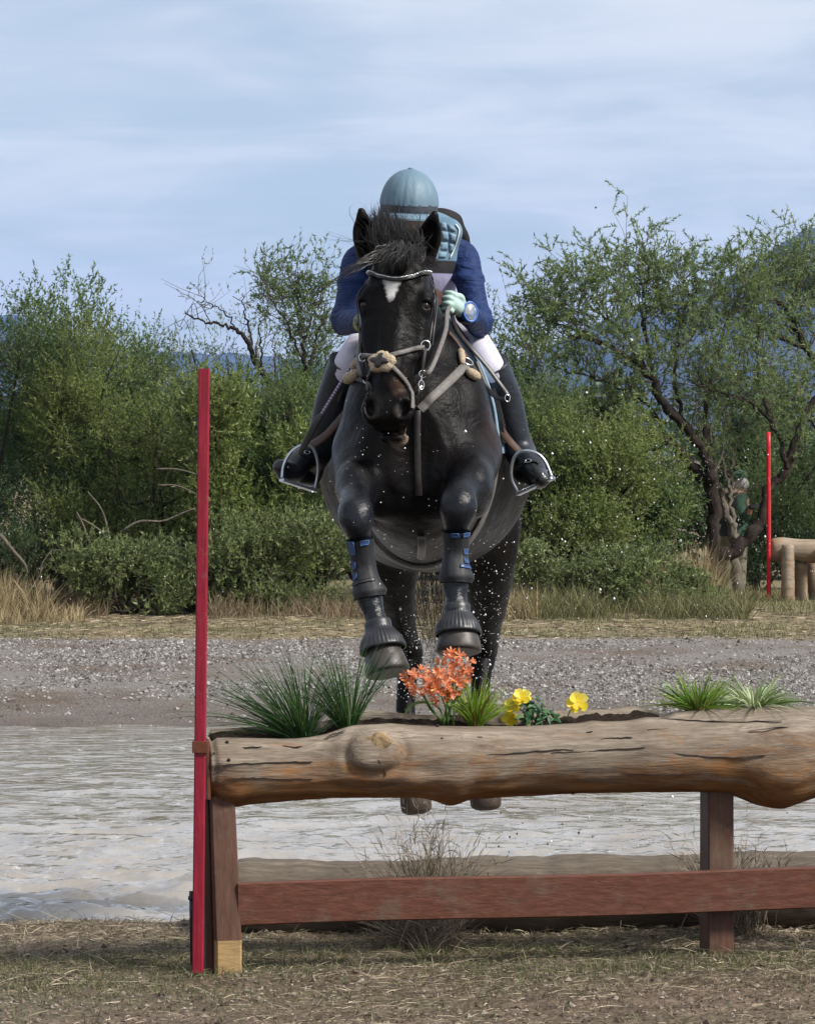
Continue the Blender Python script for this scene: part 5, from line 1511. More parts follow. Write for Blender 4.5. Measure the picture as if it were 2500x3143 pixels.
# ------------------------------------------------------------------ the rider
rider = empty("person", (.055, 14.1, 2.10), "rider in navy sleeves and pale blue helmet cover crouching over the black horse's neck", "person")
NAVY = N("navy_jersey"); nv_ = NAVY.noise(7, 4, .6)
NAVY.color(NAVY.ramp(nv_, [(.3, (.007, .018, .070)), (.7, (.013, .031, .108))])).set(rough=.66, spec=.2)
fold = NAVY.noise(16, 4, .55, .6, src=NAVY.mapping((1, 1, 2.2))); NAVY.bump(fold, .8, .028)
WHITE = N("white_breeches"); WHITE.color(WHITE.ramp(WHITE.noise(9, 4, .6), [(.3, (.50, .48, .58)), (.7, (.62, .60, .69))])).set(rough=.7, spec=.2)
WHITE.bump(WHITE.noise(14, 4, .5, .5), .3, .012)
BOOTM = N("dark_riding_boot"); BOOTM.color(BOOTM.ramp(BOOTM.noise(10, 4, .6), [(.3, (.010, .013, .019)), (.7, (.022, .027, .037))])).set(rough=.42, spec=.4)
BOOTM.bump(BOOTM.noise(22, 4, .6, .5, src=BOOTM.mapping((1, 1, 2.5))), .35, .008)
BOOTL = simple("black_foot_leather", (.011, .012, .013), .34, 0, .35, 30, .3, .004, .5)
SKIN = simple("skin", (.46, .27, .19), .5, 0, .1, 30, .1)
MINT = N("mint_glove"); MINT.color(MINT.ramp(MINT.noise(25, 4, .6), [(.3, (.30, .43, .40)), (.7, (.42, .56, .52))])).set(rough=.75, spec=.2); MINT.bump(MINT.noise(50, 4, .6), .3, .003)
def field_mesh(f, name, mat, parent, it=2):
    V, Q = f.mesh(); return mesh_np(name, relax(V, Q, it), [Q], mat, parent)

SHL, SHR = W(1098, 800, 13.97), W(1420, 786, 13.97)
ELL, ELR = W(1056, 985, 13.80), W(1470, 990, 13.80)
WRL, WRR = W(1118, 992, 13.52), W(1424, 962, 13.50)
CHEST, WAIST, PELV = W(1262, 800, 13.98), W(1272, 930, 14.14), W(1282, 1010, 14.30)
# body under the clothes (one surface: head, neck, trunk, arms and hands hidden in sleeves)
bf = Field((-.32, 13.25, 1.85), (.36, 14.6, 2.62), .010)
HC = W(1256, 640, 13.70)
bf.ell(HC, (.072, .092, .105), None, .02)
bf.ell(HC + [0, -.050, -.075], (.046, .05, .045), None, .03)          # jaw
bf.ell(HC + [0, -.094, -.030], (.013, .020, .026), None, .015)        # nose
for sx in (-1, 1):
    bf.ell(HC + [sx * .030, -.086, -.002], (.018, .016, .011), None, .008, 's')
    bf.ell(HC + [sx * .073, .008, -.020], (.010, .022, .032), None, .008)
bf.ell(HC + [0, -.094, -.068], (.022, .014, .006), None, .008)
bf.ell(HC + [0, -.102, -.068], (.026, .012, .0018), None, .003, 's')
bf.chain([HC + [0, .03, -.05], W(1258, 715, 13.86), CHEST], [.055, .055, .10], .04)
bf.chain([CHEST, WAIST, PELV], [.125, .115, .14], .04)
for S_, E_, W_ in ((SHL, ELL, WRL), (SHR, ELR, WRR)):
    bf.chain([CHEST + (S_ - CHEST) * .5, S_, (S_ + E_) / 2, E_], [.07, .050, .044, .036], .03); bf.chain([E_, (E_ + W_) / 2, W_], [.036, .034, .024], .01)
field_mesh(bf, "body", SKIN, rider)
EYEW = simple("eye_white", (.7, .68, .66), .2, 0, .05, 30, 0)
for sx in (-1, 1):
    mb = MB(); mb.ball(HC + [sx * .030, -.078, -.002], .0115, 12, 8); mb.build("eye", EYEW, rider)
HAIRB = simple("brown_hair", (.05, .028, .016), .5, 0, .4, 60, .5)
mb = MB(); mb.tube(crom([HC + [.066, .03, .02], HC + [.074, .02, -.04], HC + [.066, .05, -.09]], 8), [.018, .022, .024, .024, .022, .018, .014, .008], 10)
mb.build("hair", HAIRB, rider)
mb = MB(); mb.tube(crom([HC + [-.066, .03, .02], HC + [-.074, .02, -.04], HC + [-.066, .05, -.09]], 8), [.018, .022, .024, .024, .022, .018, .014, .008], 10)
mb.build("hair", HAIRB, rider)

# jersey sleeves and back
jf = Field((-.36, 13.36, 1.84), (.40, 14.55, 2.46), .009)
jf.ell(CHEST + [0, .02, 0], (.165, .14, .17), None, .04)
jf.chain([CHEST + [0, 0, .02], WAIST, PELV], [.13, .135, .15], .05)
for S_, E_, W_ in ((SHL, ELL, WRL), (SHR, ELR, WRR)):
    jf.chain([CHEST + (S_ - CHEST) * .55 + [0, 0, .01], S_, S_ * .65 + E_ * .35, S_ * .25 + E_ * .75, E_ + [0, 0, -.006]], [.070, .053, .051, .046, .0435], .04)
    jf.chain([E_ + [0, .0, -.008], E_ * .6 + W_ * .4, W_], [.0435, .042, .033], .012)
    for t, rr in ((.33, .0570), (.84, .0505), (.95, .0495)):       # folds
        c = S_ * (1 - t) + E_ * t
        jf.ell(c + [0, -.012, 0], (rr, rr, .010), None, .02)
field_mesh(jf, "jersey", NAVY.m, rider)

# body protector
VM = N("body_protector_cloth")
sz = VM.n("SeparateXYZ"); VM.l(VM.geo('Position'), sz.inputs[0])
zt1, zt2 = W(1380, 798, 13.82)[2], W(1380, 838, 13.82)[2]
top_ = VM.ramp(VM.noise(14, 4, .6), [(.3, (.085, .155, .225)), (.7, (.14, .22, .29))])
low_ = (.32, .31, .46)
c_ = VM.mix(VM.rng(sz.outputs[2], zt1 - .002, zt1 + .002), (.020, .019, .022), top_)
c_ = VM.mix(VM.rng(sz.outputs[2], zt2 - .002, zt2 + .002), low_, c_)
VM.color(c_).set(rough=.7, spec=.25); VM.bump(VM.noise(20, 4, .6), .4, .01)
vf = Field((-.24, 13.60, 1.96), (.32, 14.45, 2.46), .0075)
vf.ell(CHEST + [.004, .0, .005], (.168, .165, .185), None, .03)
vf.chain([CHEST, WAIST + [.0, -.01, .0]], [.152, .150], .05)
vf.chain([CHEST + [.10, .0, .10], W(1376, 712, 13.90)], [.06, .050], .05)
vf.chain([CHEST + [-.10, .0, .10], W(1145, 722, 13.90)], [.06, .050], .05)
for S_, E_ in ((SHL, ELL), (SHR, ELR)):
    d = unit(S_ - CHEST); vf.ell(S_ + d * .062, (.078, .10, .13), None, .02, 's')
vest = field_mesh(vf, "body_protector", VM.m, rider)
PANM = simple("pale_blue_foam_panel", (.155, .245, .325), .7, 0, .15, 30, .3, .004, .25)
def vest_panel(q):
    (x0, y0), (x1, y1), (x2, y2), (x3, y3) = q
    n_ = 7; G_ = np.zeros((n_, n_, 3))
    for i, a in enumerate(np.linspace(0, 1, n_)):
        for j, b in enumerate(np.linspace(0, 1, n_)):
            px_ = (x0 * (1 - a) + x1 * a) * (1 - b) + (x3 * (1 - a) + x2 * a) * b
            py_ = (y0 * (1 - a) + y1 * a) * (1 - b) + (y3 * (1 - a) + y2 * a) * b
            e = min(a, 1 - a, b, 1 - b)
            G_[i, j] = vf.hit(px_, py_, .001 + .007 * min(1, e * 5))
    mb = MB(); mb.grid(G_); mb.build("foam_panel", PANM, vest)
for q in ([(1352, 682), (1368, 684), (1372, 706), (1354, 704)], [(1372, 686), (1392, 698), (1398, 712), (1376, 706)], [(1354, 710), (1374, 712), (1376, 738), (1354, 738)], [(1379, 714), (1400, 720), (1396, 744), (1379, 740)], [(1352, 744), (1374, 744), (1372, 768), (1350, 768)], [(1378, 746), (1394, 750), (1386, 776), (1376, 772)], [(1346, 773), (1370, 774), (1366, 792), (1344, 792)]):
    vest_panel(q)
PIPE = simple("white_piping", (.75, .75, .74), .5, 0, .05, 30, 0)
P = np.array([vf.hit(a, b, .004) for a, b in crom(np.array([(1396, 690), (1406, 706), (1402, 730), (1392, 760), (1378, 792)], float), 16)])
mb = MB(); mb.tube(P, .0028, 6); mb.build("piping", PIPE, vest)
AIRM = simple("black_air_vest_cloth", (.013, .013, .016), .75, 0, .3, 40, .3, .004, .2)
af = Field((-.10, 13.80, 2.22), (.30, 14.35, 2.48), .007)
af.chain([W(1300, 668, 14.0), W(1360, 668, 14.0), W(1390, 676, 14.02)], [.035, .034, .028], .02); af.ell(W(1385, 688, 14.03), (.030, .05, .040), None, .02)
af.chain([W(1395, 690, 14.02), W(1420, 730, 14.04), W(1428, 770, 14.06)], [.028, .024, .018], .02)
field_mesh(af, "air_vest", AIRM, rider)

# breeches, boots
wf = Field((-.36, 13.50, 1.62), (.42, 14.62, 2.14), .009)
KNL, KNR = W(1072, 1112, 13.74), W(1496, 1114, 13.74)
wf.ell(PELV + [0, .05, -.02], (.185, .19, .13), None, .04)
wf.chain([W(1200, 1010, 14.30), W(1132, 1050, 13.98), KNL, W(1040, 1180, 13.80)], [.110, .070, .052, .046], .04)
wf.chain([W(1372, 1010, 14.30), W(1440, 1050, 13.98), KNR, W(1530, 1180, 13.80)], [.110, .070, .052, .046], .04)
field_mesh(wf, "breeches", WHITE.m, rider)
def boot(knee, calf, ank, heel, ball, toe, rim):
    f = Field(np.min([knee, calf, ank, heel, ball, toe], 0) - .12, np.max([knee, calf, ank, heel, ball, toe], 0) + .12, .006)
    f.chain([knee, knee * .5 + calf * .5, calf, calf * .45 + ank * .55, ank], [.057, .062, .063, .053, .046], .02)
    f.chain([ank, heel], [.045, .037], .02)
    f.chain([ank, ank * .4 + ball * .6 + [0, 0, .012], ball, toe], [.044, .044, .040, .026], .03)
    dn = unit(np.cross(toe - heel, np.cross(ank - heel, toe - heel))); 
    if dn @ (ank - heel) < 0: dn = -dn
    f.chain([heel - dn * .014, ball - dn * .012, toe - dn * .006], [.030, .031, .024], .012)
    ax = unit(knee - calf)
    cut = knee + ax * .005
    def pl_(x, y, z): return -((x - cut[0]) * ax[0] + (y - cut[1]) * ax[1] + (z - cut[2]) * ax[2])
    f.add(pl_, knee - .12, knee + .12, .004, 's')
    b = field_mesh(f, "riding_boot", [BOOTM.m, BOOTL], rider)
    me = b.data
    ctr = np.zeros(len(me.polygons) * 3); me.polygons.foreach_get("center", ctr); ctr = ctr.reshape(-1, 3) + np.array(rider.location)
    axf = unit(ank - calf); mi = ((ctr - ank) @ axf > -.012).astype(np.int32); me.polygons.foreach_set("material_index", mi)
    A = np.linspace(0, 2 * math.pi, 30); u, v, a_ = frame(-ax)
    mb = MB(); rim_ = cut - ax * .003 + (np.cos(A) * .0575)[:, None] * u + (np.sin(A) * .0575)[:, None] * v
    mb.tube(rim_, .0032, 6, False); mb.build("boot_top", BOOTL, b)
    return b, f, dn
ankR, heelR, ballR, toeR = W(1596, 1388, 13.90), W(1604, 1446, 13.95), W(1646, 1462, 13.76), W(1660, 1470, 13.70)
ankL, heelL, ballL, toeL = W(972, 1388, 13.90), W(956, 1458, 13.95), W(892, 1450, 13.78), W(862, 1432, 13.74)
bR, bfR, dnR = boot(W(1510, 1118, 13.74), W(1550, 1240, 13.84), ankR, heelR, ballR, toeR, 0)
bL, bfL, dnL = boot(W(1060, 1112, 13.74), W(1020, 1240, 13.84), ankL, heelL, ballL, toeL, 0)
def spur_strap(f, pts, b, bk):
    P = np.array([f.hit(x, y, .004) for x, y in crom(np.array(pts, float), 12)]); mb = MB(); mb.ribbon(P, .014, .003, f.grad(P)); mb.build("spur_strap", BOOTL, b)
    ringo(f.hit(bk[0], bk[1], .008), .010, .002, STEEL, b, "buckle", f.grad(f.hit(bk[0], bk[1], .005))[0], 1.1, .7)
spur_strap(bfR, [(1592, 1428), (1615, 1418), (1640, 1416), (1652, 1424)], bR, (1622, 1418))
spur_strap(bfL, [(920, 1392), (940, 1398), (958, 1396), (972, 1390)], bL, (940, 1392))

# helmet: cloth cover with seams and gathers, dark elastic band, peak
SILK = N("pale_blue_helmet_silk")
SILK.color(SILK.ramp(SILK.noise(6, 4, .6), [(.3, (.088, .150, .205)), (.7, (.130, .200, .255))])).set(rough=.55, spec=.3)
SILK.bump(SILK.noise(20, 5, .6, 1.0, src=SILK.mapping((1, 1, .35))), .35, .012)
helmet = empty("helmet", tuple(W(1255, 612, 13.68))); helmet.parent = rider; helmet.location = W(1255, 612, 13.68) - np.array(rider.location)
hc = W(1255, 629, 13.70)
tl = unit([.04, -.10, 1.0]); u_, f_, a_ = frame(tl)
A = np.arange(96) * 2 * math.pi / 96
rows = []
for t in np.linspace(0, 1, 26):
    th = t * R(90)
    rr = math.sin(th); z_ = math.cos(th)
    seam = -.010 * sum(np.exp(-((np.angle(np.exp(1j * (A - s0)))) / .035) ** 2) for s0 in (R(78), R(138), R(198), R(258), R(318), R(18))) * min(1, rr * 1.2) * .35
    wr = .0016 * np.sin(A * 17 + t * 3) * t ** 2 + .0022 * np.sin(A * 9 + 5 * t) * t * (1 - t) * 2
    rows.append(hc + (np.cos(A) * (rr * (.103 + seam + wr)))[:, None] * u_ + (np.sin(A) * (rr * (.128 + seam + wr)))[:, None] * f_ + a_ * (z_ * .126))
mb = MB(); mb.grid(np.array(rows), False, True); mb.ball(hc + a_ * .1262, (.010, .010, .005), 12, 6); mb.build("helmet_cover", SILK.m, helmet)
BAND = simple("dark_elastic_band", (.035, .043, .058), .7, 0, .3, 60, .3, .003)
rows = []
for t in np.linspace(0, 1, 7):
    rr = 1.0 + .012 * math.sin(t * math.pi) - .03 * t
    rows.append(hc + (np.cos(A) * .1015 * rr)[:, None] * u_ + (np.sin(A) * .127 * rr)[:, None] * f_ + a_ * (.004 - .036 * t) + 0 * A[:, None])
mb = MB(); mb.grid(np.array(rows), False, True); mb.build("helmet_band", BAND, helmet)
rows = []
for s_, dn in ((.0, .0), (.35, .002), (.7, .006), (1.0, .016)):
    aa = np.linspace(R(25), R(155), 25)
    rows.append(hc + (np.cos(aa) * (.100 + .02 * s_ * 0))[:, None] * u_ + (np.sin(aa) * (.125 + .055 * s_))[:, None] * f_ + a_ * (-.026 - dn))
rows2 = [r_ - a_ * .006 for r_ in rows]
mb = MB(); mb.grid(np.array(rows)); mb.grid(np.array(rows2)); mb.grid(np.array([rows[-1], rows2[-1]])); mb.build("peak", SILK.m, helmet)
mb = MB(); mb.tube(crom([hc + u_ * .098 - a_ * .03, HC + [.076, -.02, -.06], HC + [.04, -.06, -.118], HC + [-.04, -.06, -.118], HC + [-.076, -.02, -.06], hc - u_ * .098 - a_ * .03], 26), .006, 6); mb.build("chin_strap", BAND, helmet)

# gloved hands closed round the reins
def hand(wr, kn, thumb_side, mirror):
    """wr wrist point, kn knuckle centre"""
    f = Field(np.minimum(wr, kn) - .10, np.maximum(wr, kn) + .10, .004)
    ax = unit(kn - wr); up_ = unit(FU - ax * (FU @ ax)); sd_ = np.cross(ax, up_) * mirror    # fist held upright, thumb on top
    f.chain([wr, wr * .5 + kn * .5, kn], [.024, .027, .026], .02)
    for k, L in zip((0, 1, 2, 3), (.030, .034, .032, .026)):
        b_ = kn + up_ * (.030 - .0195 * k) + sd_ * .012
        p1 = b_ + ax * L * .8 + sd_ * .004; p2 = p1 - sd_ * .026 + ax * .004; p3 = p2 - ax * L * .75
        f.chain([b_ - ax * .006, p1, p2, p3], [.0105, .0102, .0098, .0085], .005, 13)
    t0 = wr * .55 + kn * .45 + up_ * .020 - sd_ * .012
    f.chain([t0, t0 + ax * .022 + up_ * .014 - sd_ * .004, t0 + ax * .048 + up_ * .012 + sd_ * .004], [.0125, .0115, .0095], .008, 10)
    g_ = field_mesh(f, "glove", MINT.m, rider, 1)
    return g_, f
gR, gfR = hand(WRR + [0, 0, .004], W(1386, 934, 13.44), 1, 1)
gL, gfL = hand(WRL, W(1130, 985, 13.47), 1, -1)
CUFF = N("black_yellow_cuff")
CUFF.color(CUFF.ramp(CUFF.noise(26, 2, .5), [(.5, (.012, .013, .012)), (.58, (.30, .30, .05)), (.64, (.014, .014, .013))])).set(rough=.6)
for g_, w_, e_ in ((gR, WRR, ELR), (gL, WRL, ELL)):
    d = unit(e_ - w_); mb = MB(); mb.tube([w_ - d * .020, w_ - d * .008, w_ + d * .006, w_ + d * .020], [.029, .0315, .034, .0365], 18, False); mb.build("cuff", CUFF.m, g_)
# round blue badge on the forearm
ab = jf.hit(1440, 958, .003); nb = unit(jf.grad(ab)[0] + np.array([.25, -.6, .1])); u_, v_, a_ = frame(nb, (0, 0, 1))
A = np.arange(32) * 2 * math.pi / 32
mb = MB(); rows = [ab + nb * h_ + (np.cos(A) * .030 * s_)[:, None] * u_ + (np.sin(A) * .038 * s_)[:, None] * v_ for s_, h_ in ((1, -.012), (1, .004), (.96, .007), (.80, .007), (.78, .005), (.05, .005))]
mb.grid(np.array(rows), False, True)
BADGE = simple("blue_badge_rim", (.04, .12, .38), .4, 0, .2, 60, 0)
bo = mb.build("badge", BADGE, rider)
BADF = N("badge_face"); BADF.color(BADF.ramp(BADF.noise(60, 3, .6), [(.35, (.10, .15, .27)), (.55, (.26, .29, .33)), (.7, (.40, .34, .17))])).set(rough=.4)
mb = MB(); rows = [ab + nb * h_ + (np.cos(A) * .030 * s_)[:, None] * u_ + (np.sin(A) * .038 * s_)[:, None] * v_ for s_, h_ in ((.77, .0052), (.74, .0066), (.02, .0066))]
mb.grid(np.array(rows), False, True); mb.build("badge_face", BADF.m, bo)

# riding crop held in the far hand
crop = empty("riding_crop", tuple(W(965, 1300, 13.30)), "riding crop with lilac and dark braided shaft against the rider's boot", "crop")
CRP = N("braided_lilac"); 
wv = CRP.n("TexWave"); wv.bands_direction = 'DIAGONAL'; wv.inputs['Scale'].default_value = 40; CRP.l(CRP.co, wv.inputs[0])
CRP.color(CRP.ramp(wv.outputs[0], [(.3, (.10, .08, .13)), (.6, (.42, .36, .50))])).set(rough=.5)
mb = MB(); mb.tube(crom([W(1094, 1096, 13.36), W(1050, 1168, 13.36), W(985, 1274, 13.36)], 16), .0058, 10); mb.build("shaft", CRP.m, crop)
mb = MB(); mb.tube([W(1112, 1060, 13.38), W(1093, 1100, 13.36)], [.0095, .0090], 10); mb.build("grip", LEA, crop)
mb = MB(); mb.ribbon(crom([W(986, 1272, 13.36), W(972, 1292, 13.36), W(945, 1345, 13.38), W(918, 1395, 13.40)], 9), [.014, .020, .024, .026, .027, .027, .026, .024, .016], .004, (-.3, -1, .2)); mb.build("flap", LEA, crop)
# ------------------------------------------------------------------ trees, bushes, grasses
BARK = N("dark_mesquite_bark"); bn = BARK.noise(9, 6, .7, .3, src=BARK.mapping((3, 3, .8)))
BARK.color(BARK.ramp(bn, [(.3, (.018, .014, .012)), (.6, (.045, .036, .030)), (.85, (.095, .080, .066))])).set(rough=.95, spec=.1); BARK.bump(bn, 1.0, .03)
BARKG = N("grey_dead_bark"); bn = BARKG.noise(9, 6, .7, .3, src=BARKG.mapping((3, 3, .8)))
BARKG.color(BARKG.ramp(bn, [(.3, (.07, .06, .048)), (.6, (.15, .13, .105)), (.85, (.27, .24, .20))])).set(rough=.95, spec=.1); BARKG.bump(bn, 1.0, .02)
OLIVE = leafmat("olive_leaf", [(0, (0.045, 0.083, 0.026)), (.4, (0.099, 0.161, 0.053)), (.75, (0.167, 0.241, 0.090)), (1, (0.270, 0.329, 0.159))], .55, .5)
OLIVE2 = leafmat("yellow_olive_leaf", [(0, (0.071, 0.111, 0.026)), (.4, (0.151, 0.205, 0.053)), (.75, (0.248, 0.294, 0.095)), (1, (0.350, 0.374, 0.173))], .55, .5)
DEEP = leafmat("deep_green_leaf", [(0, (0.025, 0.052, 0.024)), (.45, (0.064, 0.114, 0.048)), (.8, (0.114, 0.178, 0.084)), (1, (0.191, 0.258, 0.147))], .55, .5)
GREYG = leafmat("grey_green_leaf", [(0, (0.065, 0.092, 0.033)), (.45, (0.145, 0.188, 0.070)), (.8, (0.243, 0.287, 0.121)), (1, (0.372, 0.405, 0.196))], .55, .6)
MESQ = leafmat("mesquite_leaf", [(0, (0.085, 0.131, 0.043)), (.45, (0.154, 0.221, 0.082)), (.8, (0.228, 0.298, 0.126)), (1, (0.331, 0.384, 0.192))], .55, .5)

BRNCH = simple('grey_brown_branch', (.075, .062, .045), .9, 0, .4, 30, 0)
TWIG = simple('olive_brown_twig', (.085, .075, .045), .9, 0, .4, 30, 0)
def leaves_on(twigs, dirs, L, per, size, rr, asp=.42, spread=.9):
    """leaf-sized diamonds set along twigs: twigs (m,3) base, dirs (m,3), L (m,)"""
    m = len(twigs)
    t = rr.uniform(.1, 1.0, (m, per))
    base = twigs[:, None] + dirs[:, None] * (L[:, None] * t)[..., None]
    d = dirs[:, None] * .5 + rr.normal(0, spread, (m, per, 3)) * .7 + np.array([0, 0, .10])
    d /= np.linalg.norm(d, axis=2, keepdims=True) + 1e-9
    s_ = rr.normal(0, 1, (m, per, 3)); s_ -= d * (s_ * d).sum(2, keepdims=True); s_ /= np.linalg.norm(s_, axis=2, keepdims=True) + 1e-9
    ln = size * rr.uniform(.6, 1.35, (m, per))[..., None]
    nrm = np.cross(d, s_)
    A = base - s_ * ln * asp * .5; B = base + s_ * ln * asp * .5; C = base + d * ln + nrm * ln * .1
    V = np.stack([A, B, C], 2).reshape(-1, 3)
    T = np.arange(len(V)).reshape(-1, 3)
    return V, T
def twig_tubes(mb, twigs, dirs, L, r, rr):
    """cheap three-sided twigs"""
    m = len(twigs)
    u = np.cross(dirs, rr.normal(0, 1, (m, 3))); u /= np.linalg.norm(u, axis=1, keepdims=True) + 1e-9; v = np.cross(dirs, u)
    a = np.arange(3) * 2 * math.pi / 3
    ring = u[:, None] * np.cos(a)[None, :, None] + v[:, None] * np.sin(a)[None, :, None]
    r = np.broadcast_to(r, (m,))[:, None, None]
    b0 = twigs[:, None] + ring * r; b1 = (twigs + dirs * L[:, None])[:, None] + ring * r * .35
    V = np.concatenate([b0, b1], 1).reshape(-1, 3)
    q = np.array([[0, 1, 4, 3], [1, 2, 5, 4], [2, 0, 3, 5]])
    mb.add(V, None, (q[None] + (np.arange(m) * 6)[:, None, None]).reshape(-1, 4))
def bush(name, px, Y, hw_, h, depth, n_leaf, mat, label, cat, seed, size=.038, bark=None, low=.12, rag=.34, group="bushes and trees beyond the gravel", lobes=9, per=13, cone=0.0, stems=5, z0=None, gap=.47):
    rr = np.random.RandomState(seed); bark = bark or BARK.m
    c0 = W(px, HY, Y); gz = float(ground_z(c0[0], Y)) if z0 is None else z0
    c0[2] = gz - .02
    e = empty(name, tuple(c0), label, cat, group)
    # lobes
    LB = []
    for k in range(lobes):
        f = rr.uniform(low + .1, .92); w = hw_ * (1 - cone * f) * math.sqrt(max(.12, 1 - (f - .45) ** 2 * 1.9))
        c = c0 + [rr.uniform(-1, 1) * w * .78, rr.uniform(-1, 1) * depth * .6, f * h * .98]
        LB.append((c, np.array([hw_ * rr.uniform(.30, .52), depth * rr.uniform(.35, .55), h * rr.uniform(.14, .24)])))
    m = int(n_leaf / per * 1.9)
    k = rr.randint(0, lobes, m)
    d = rr.normal(0, 1, (m, 3)); d /= np.linalg.norm(d, axis=1, keepdims=True)
    rad = np.minimum(rr.uniform(0, 1, m) ** .5 * (1 + rr.exponential(rag, m) * .6), 1.32)
    cen = np.array([q[0] for q in LB])[k]; ra = np.array([q[1] for q in LB])[k]
    tw = cen + d * ra * rad[:, None]
    den = .5 * vnoise(tw[:, 0] * 3.1 + seed, tw[:, 2] * 3.1 + tw[:, 1] * 1.3, seed, 3) + .5 * vnoise(tw[:, 1] * 3.0, tw[:, 2] * 2.6 + tw[:, 0], seed + 5, 3)
    keep = (den > gap + rr.normal(0, .05, m)) & (tw[:, 2] > gz + low * h * rr.uniform(.3, 1.5, m))
    tw, d = tw[keep], d[keep]
    td = d * .6 + np.array([0, 0, .55]) + rr.normal(0, .35, d.shape); td /= np.linalg.norm(td, axis=1, keepdims=True)
    L = rr.uniform(.10, .30, len(tw)) * min(1.0, h / 1.6)
    V, Q = leaves_on(tw, td, L, per, size * rr.uniform(.7, 1.3), rr)
    cr_ = MB(); cr_.add(V, Q, None); nlf = len(Q)
    s_ = rr.choice(len(tw), max(1, len(tw) // 3), False)
    twig_tubes(cr_, tw[s_] - td[s_] * .08, td[s_], L[s_] + .08, .0024, rr)
    Qs = np.concatenate(cr_.Q); Ts = np.concatenate(cr_.T)
    mesh_np("crown", np.concatenate(cr_.V), [Ts, Qs], [mat, TWIG], e, False, mi=np.concatenate([np.zeros(len(Ts)), np.ones(len(Qs))]))
    mb = MB()
    for q in range(stems):
        tgt = LB[q % lobes][0]
        b = c0 + [rr.normal(0, .012), rr.normal(0, .012), -.03]
        mid = b * .45 + tgt * .55 + [rr.normal(0, .18) * hw_, rr.normal(0, .1), -.08 * h]
        P = crom([b, mid, tgt + [0, 0, .1 * h]], 10)
        r0 = .012 + .013 * h * rr.uniform(.5, 1.1)
        mb.tube(P, np.linspace(r0, r0 * .22, 10), 6, False)
        for s_ in range(5):
            i = rr.randint(3, 9); dd = unit(rr.normal(0, 1, 3) + [0, 0, .6]); Pl = P[i] + dd * rr.uniform(.3, .7) * min(1, h / 2.2)
            mb.tube(crom([P[i], (P[i] + Pl) / 2 + rr.normal(0, .05, 3), Pl], 6), np.linspace(r0 * .4, .003, 6), 4, False)
    mb.build("trunk", bark, e)
    return e

def limb_tree(name, label, limbs, Y, mat, bark, seed, n2=12, n3=6, twl=.32, per=14, size=.036, L2=(.5, 1.1), crown_dens=1.0, leafless=0.0, cat="tree", up=.55, z0=.0, fill=None, top_py=690):
    """tree drawn limb by limb (photo points + depth), then branched and leafed by rule"""
    rr = np.random.RandomState(seed)
    base = W(limbs[0][0][0][0], limbs[0][0][0][1], Y); base[2] = z0
    e = empty(name, tuple(base), label, cat, "bushes and trees beyond the gravel")
    mb = MB(); br_ = MB(); tips = []
    for pts, r0, r1, dz, leafy in limbs:
        P = np.array([W(a, b, Y + dz * i / max(1, len(pts) - 1)) for i, (a, b) in enumerate(pts)])
        P = crom(P, len(pts) * 6); P[1:] += rr.normal(0, .012, P[1:].shape)
        rad = np.linspace(r0, r1, len(P)) * (1 + .10 * rr.normal(0, 1, len(P)))
        mb.tube(P, np.maximum(rad, .004), 9, True)
        T = np.gradient(P, axis=0); T /= np.linalg.norm(T, axis=1)[:, None]
        if leafy <= 0: continue
        for k in range(int(n2 * leafy)):
            t = rr.uniform(.28, 1.0); i = int(t * (len(P) - 1))
            d = unit(T[i] * .6 + rr.normal(0, .55, 3) * [1, 1.1, .6] + [0, 0, up])
            Lb = rr.uniform(*L2) * (1.15 - .5 * t)
            zmax = CH + (HY - top_py) / F * P[i][1]
            if P[i][2] + d[2] * Lb > zmax - .22: Lb *= .45
            if P[i][2] + d[2] * Lb > zmax: continue
            Q = crom([P[i], P[i] + d * Lb * .5 + rr.normal(0, .06, 3), P[i] + d * Lb + [0, 0, .10 * Lb] + rr.normal(0, .08, 3)], 8)
            rb = min(.013, max(.005, rad[i] * .40))
            br_.tube(Q, np.linspace(rb, .0035, 8), 5, False)
            TQ = np.gradient(Q, axis=0)
            for j in range(n3):
                q = rr.randint(2, 8); dd = unit(unit(TQ[q]) * .7 + rr.normal(0, .6, 3) + [0, 0, up * .5])
                Ls = rr.uniform(.22, .55)
                S = crom([Q[q], Q[q] + dd * Ls * .5 + rr.normal(0, .03, 3), Q[q] + dd * Ls], 5)
                br_.tube(S, np.linspace(.0036, .0016, 5), 3, False)
                for w in range(4):
                    f = rr.uniform(.25, 1.0); p_ = S[0] * (1 - f) + S[-1] * f
                    tips.append((p_, unit(dd * .5 + rr.normal(0, .6, 3) + [0, 0, .1]), rr.uniform(.5, 1.2) * twl))
    tw = np.array([t[0] for t in tips]); td = np.array([t[1] for t in tips]); L = np.array([t[2] for t in tips])
    mb.build("trunk", bark, e)
    tag(br_.build("branchwork", BRNCH, e), kind="stuff")
    k = rr.uniform(0, 1, len(tw)) > leafless
    tpx, tpy = PCX + F * tw[:, 0] / tw[:, 1], HY - F * (tw[:, 2] - CH) / tw[:, 1]
    k &= ~((np.abs(tpx - 2282) < 42) & (np.abs(tpy - 1530) < 95))          # an open spot among the trunks
    if fill is not None:
        pass
    V, Q = leaves_on(tw[k], td[k], L[k], per, size, rr, .34, .75)
    cr_ = MB(); cr_.add(V, Q, None); nlf = len(Q)
    twig_tubes(cr_, tw[k], td[k], L[k], .0015, rr)
    Qs = np.concatenate(cr_.Q); Ts = np.concatenate(cr_.T)
    mesh_np("crown", np.concatenate(cr_.V), [Ts, Qs], [mat, TWIG], e, False, mi=np.concatenate([np.zeros(len(Ts)), np.ones(len(Qs))]))
    return e

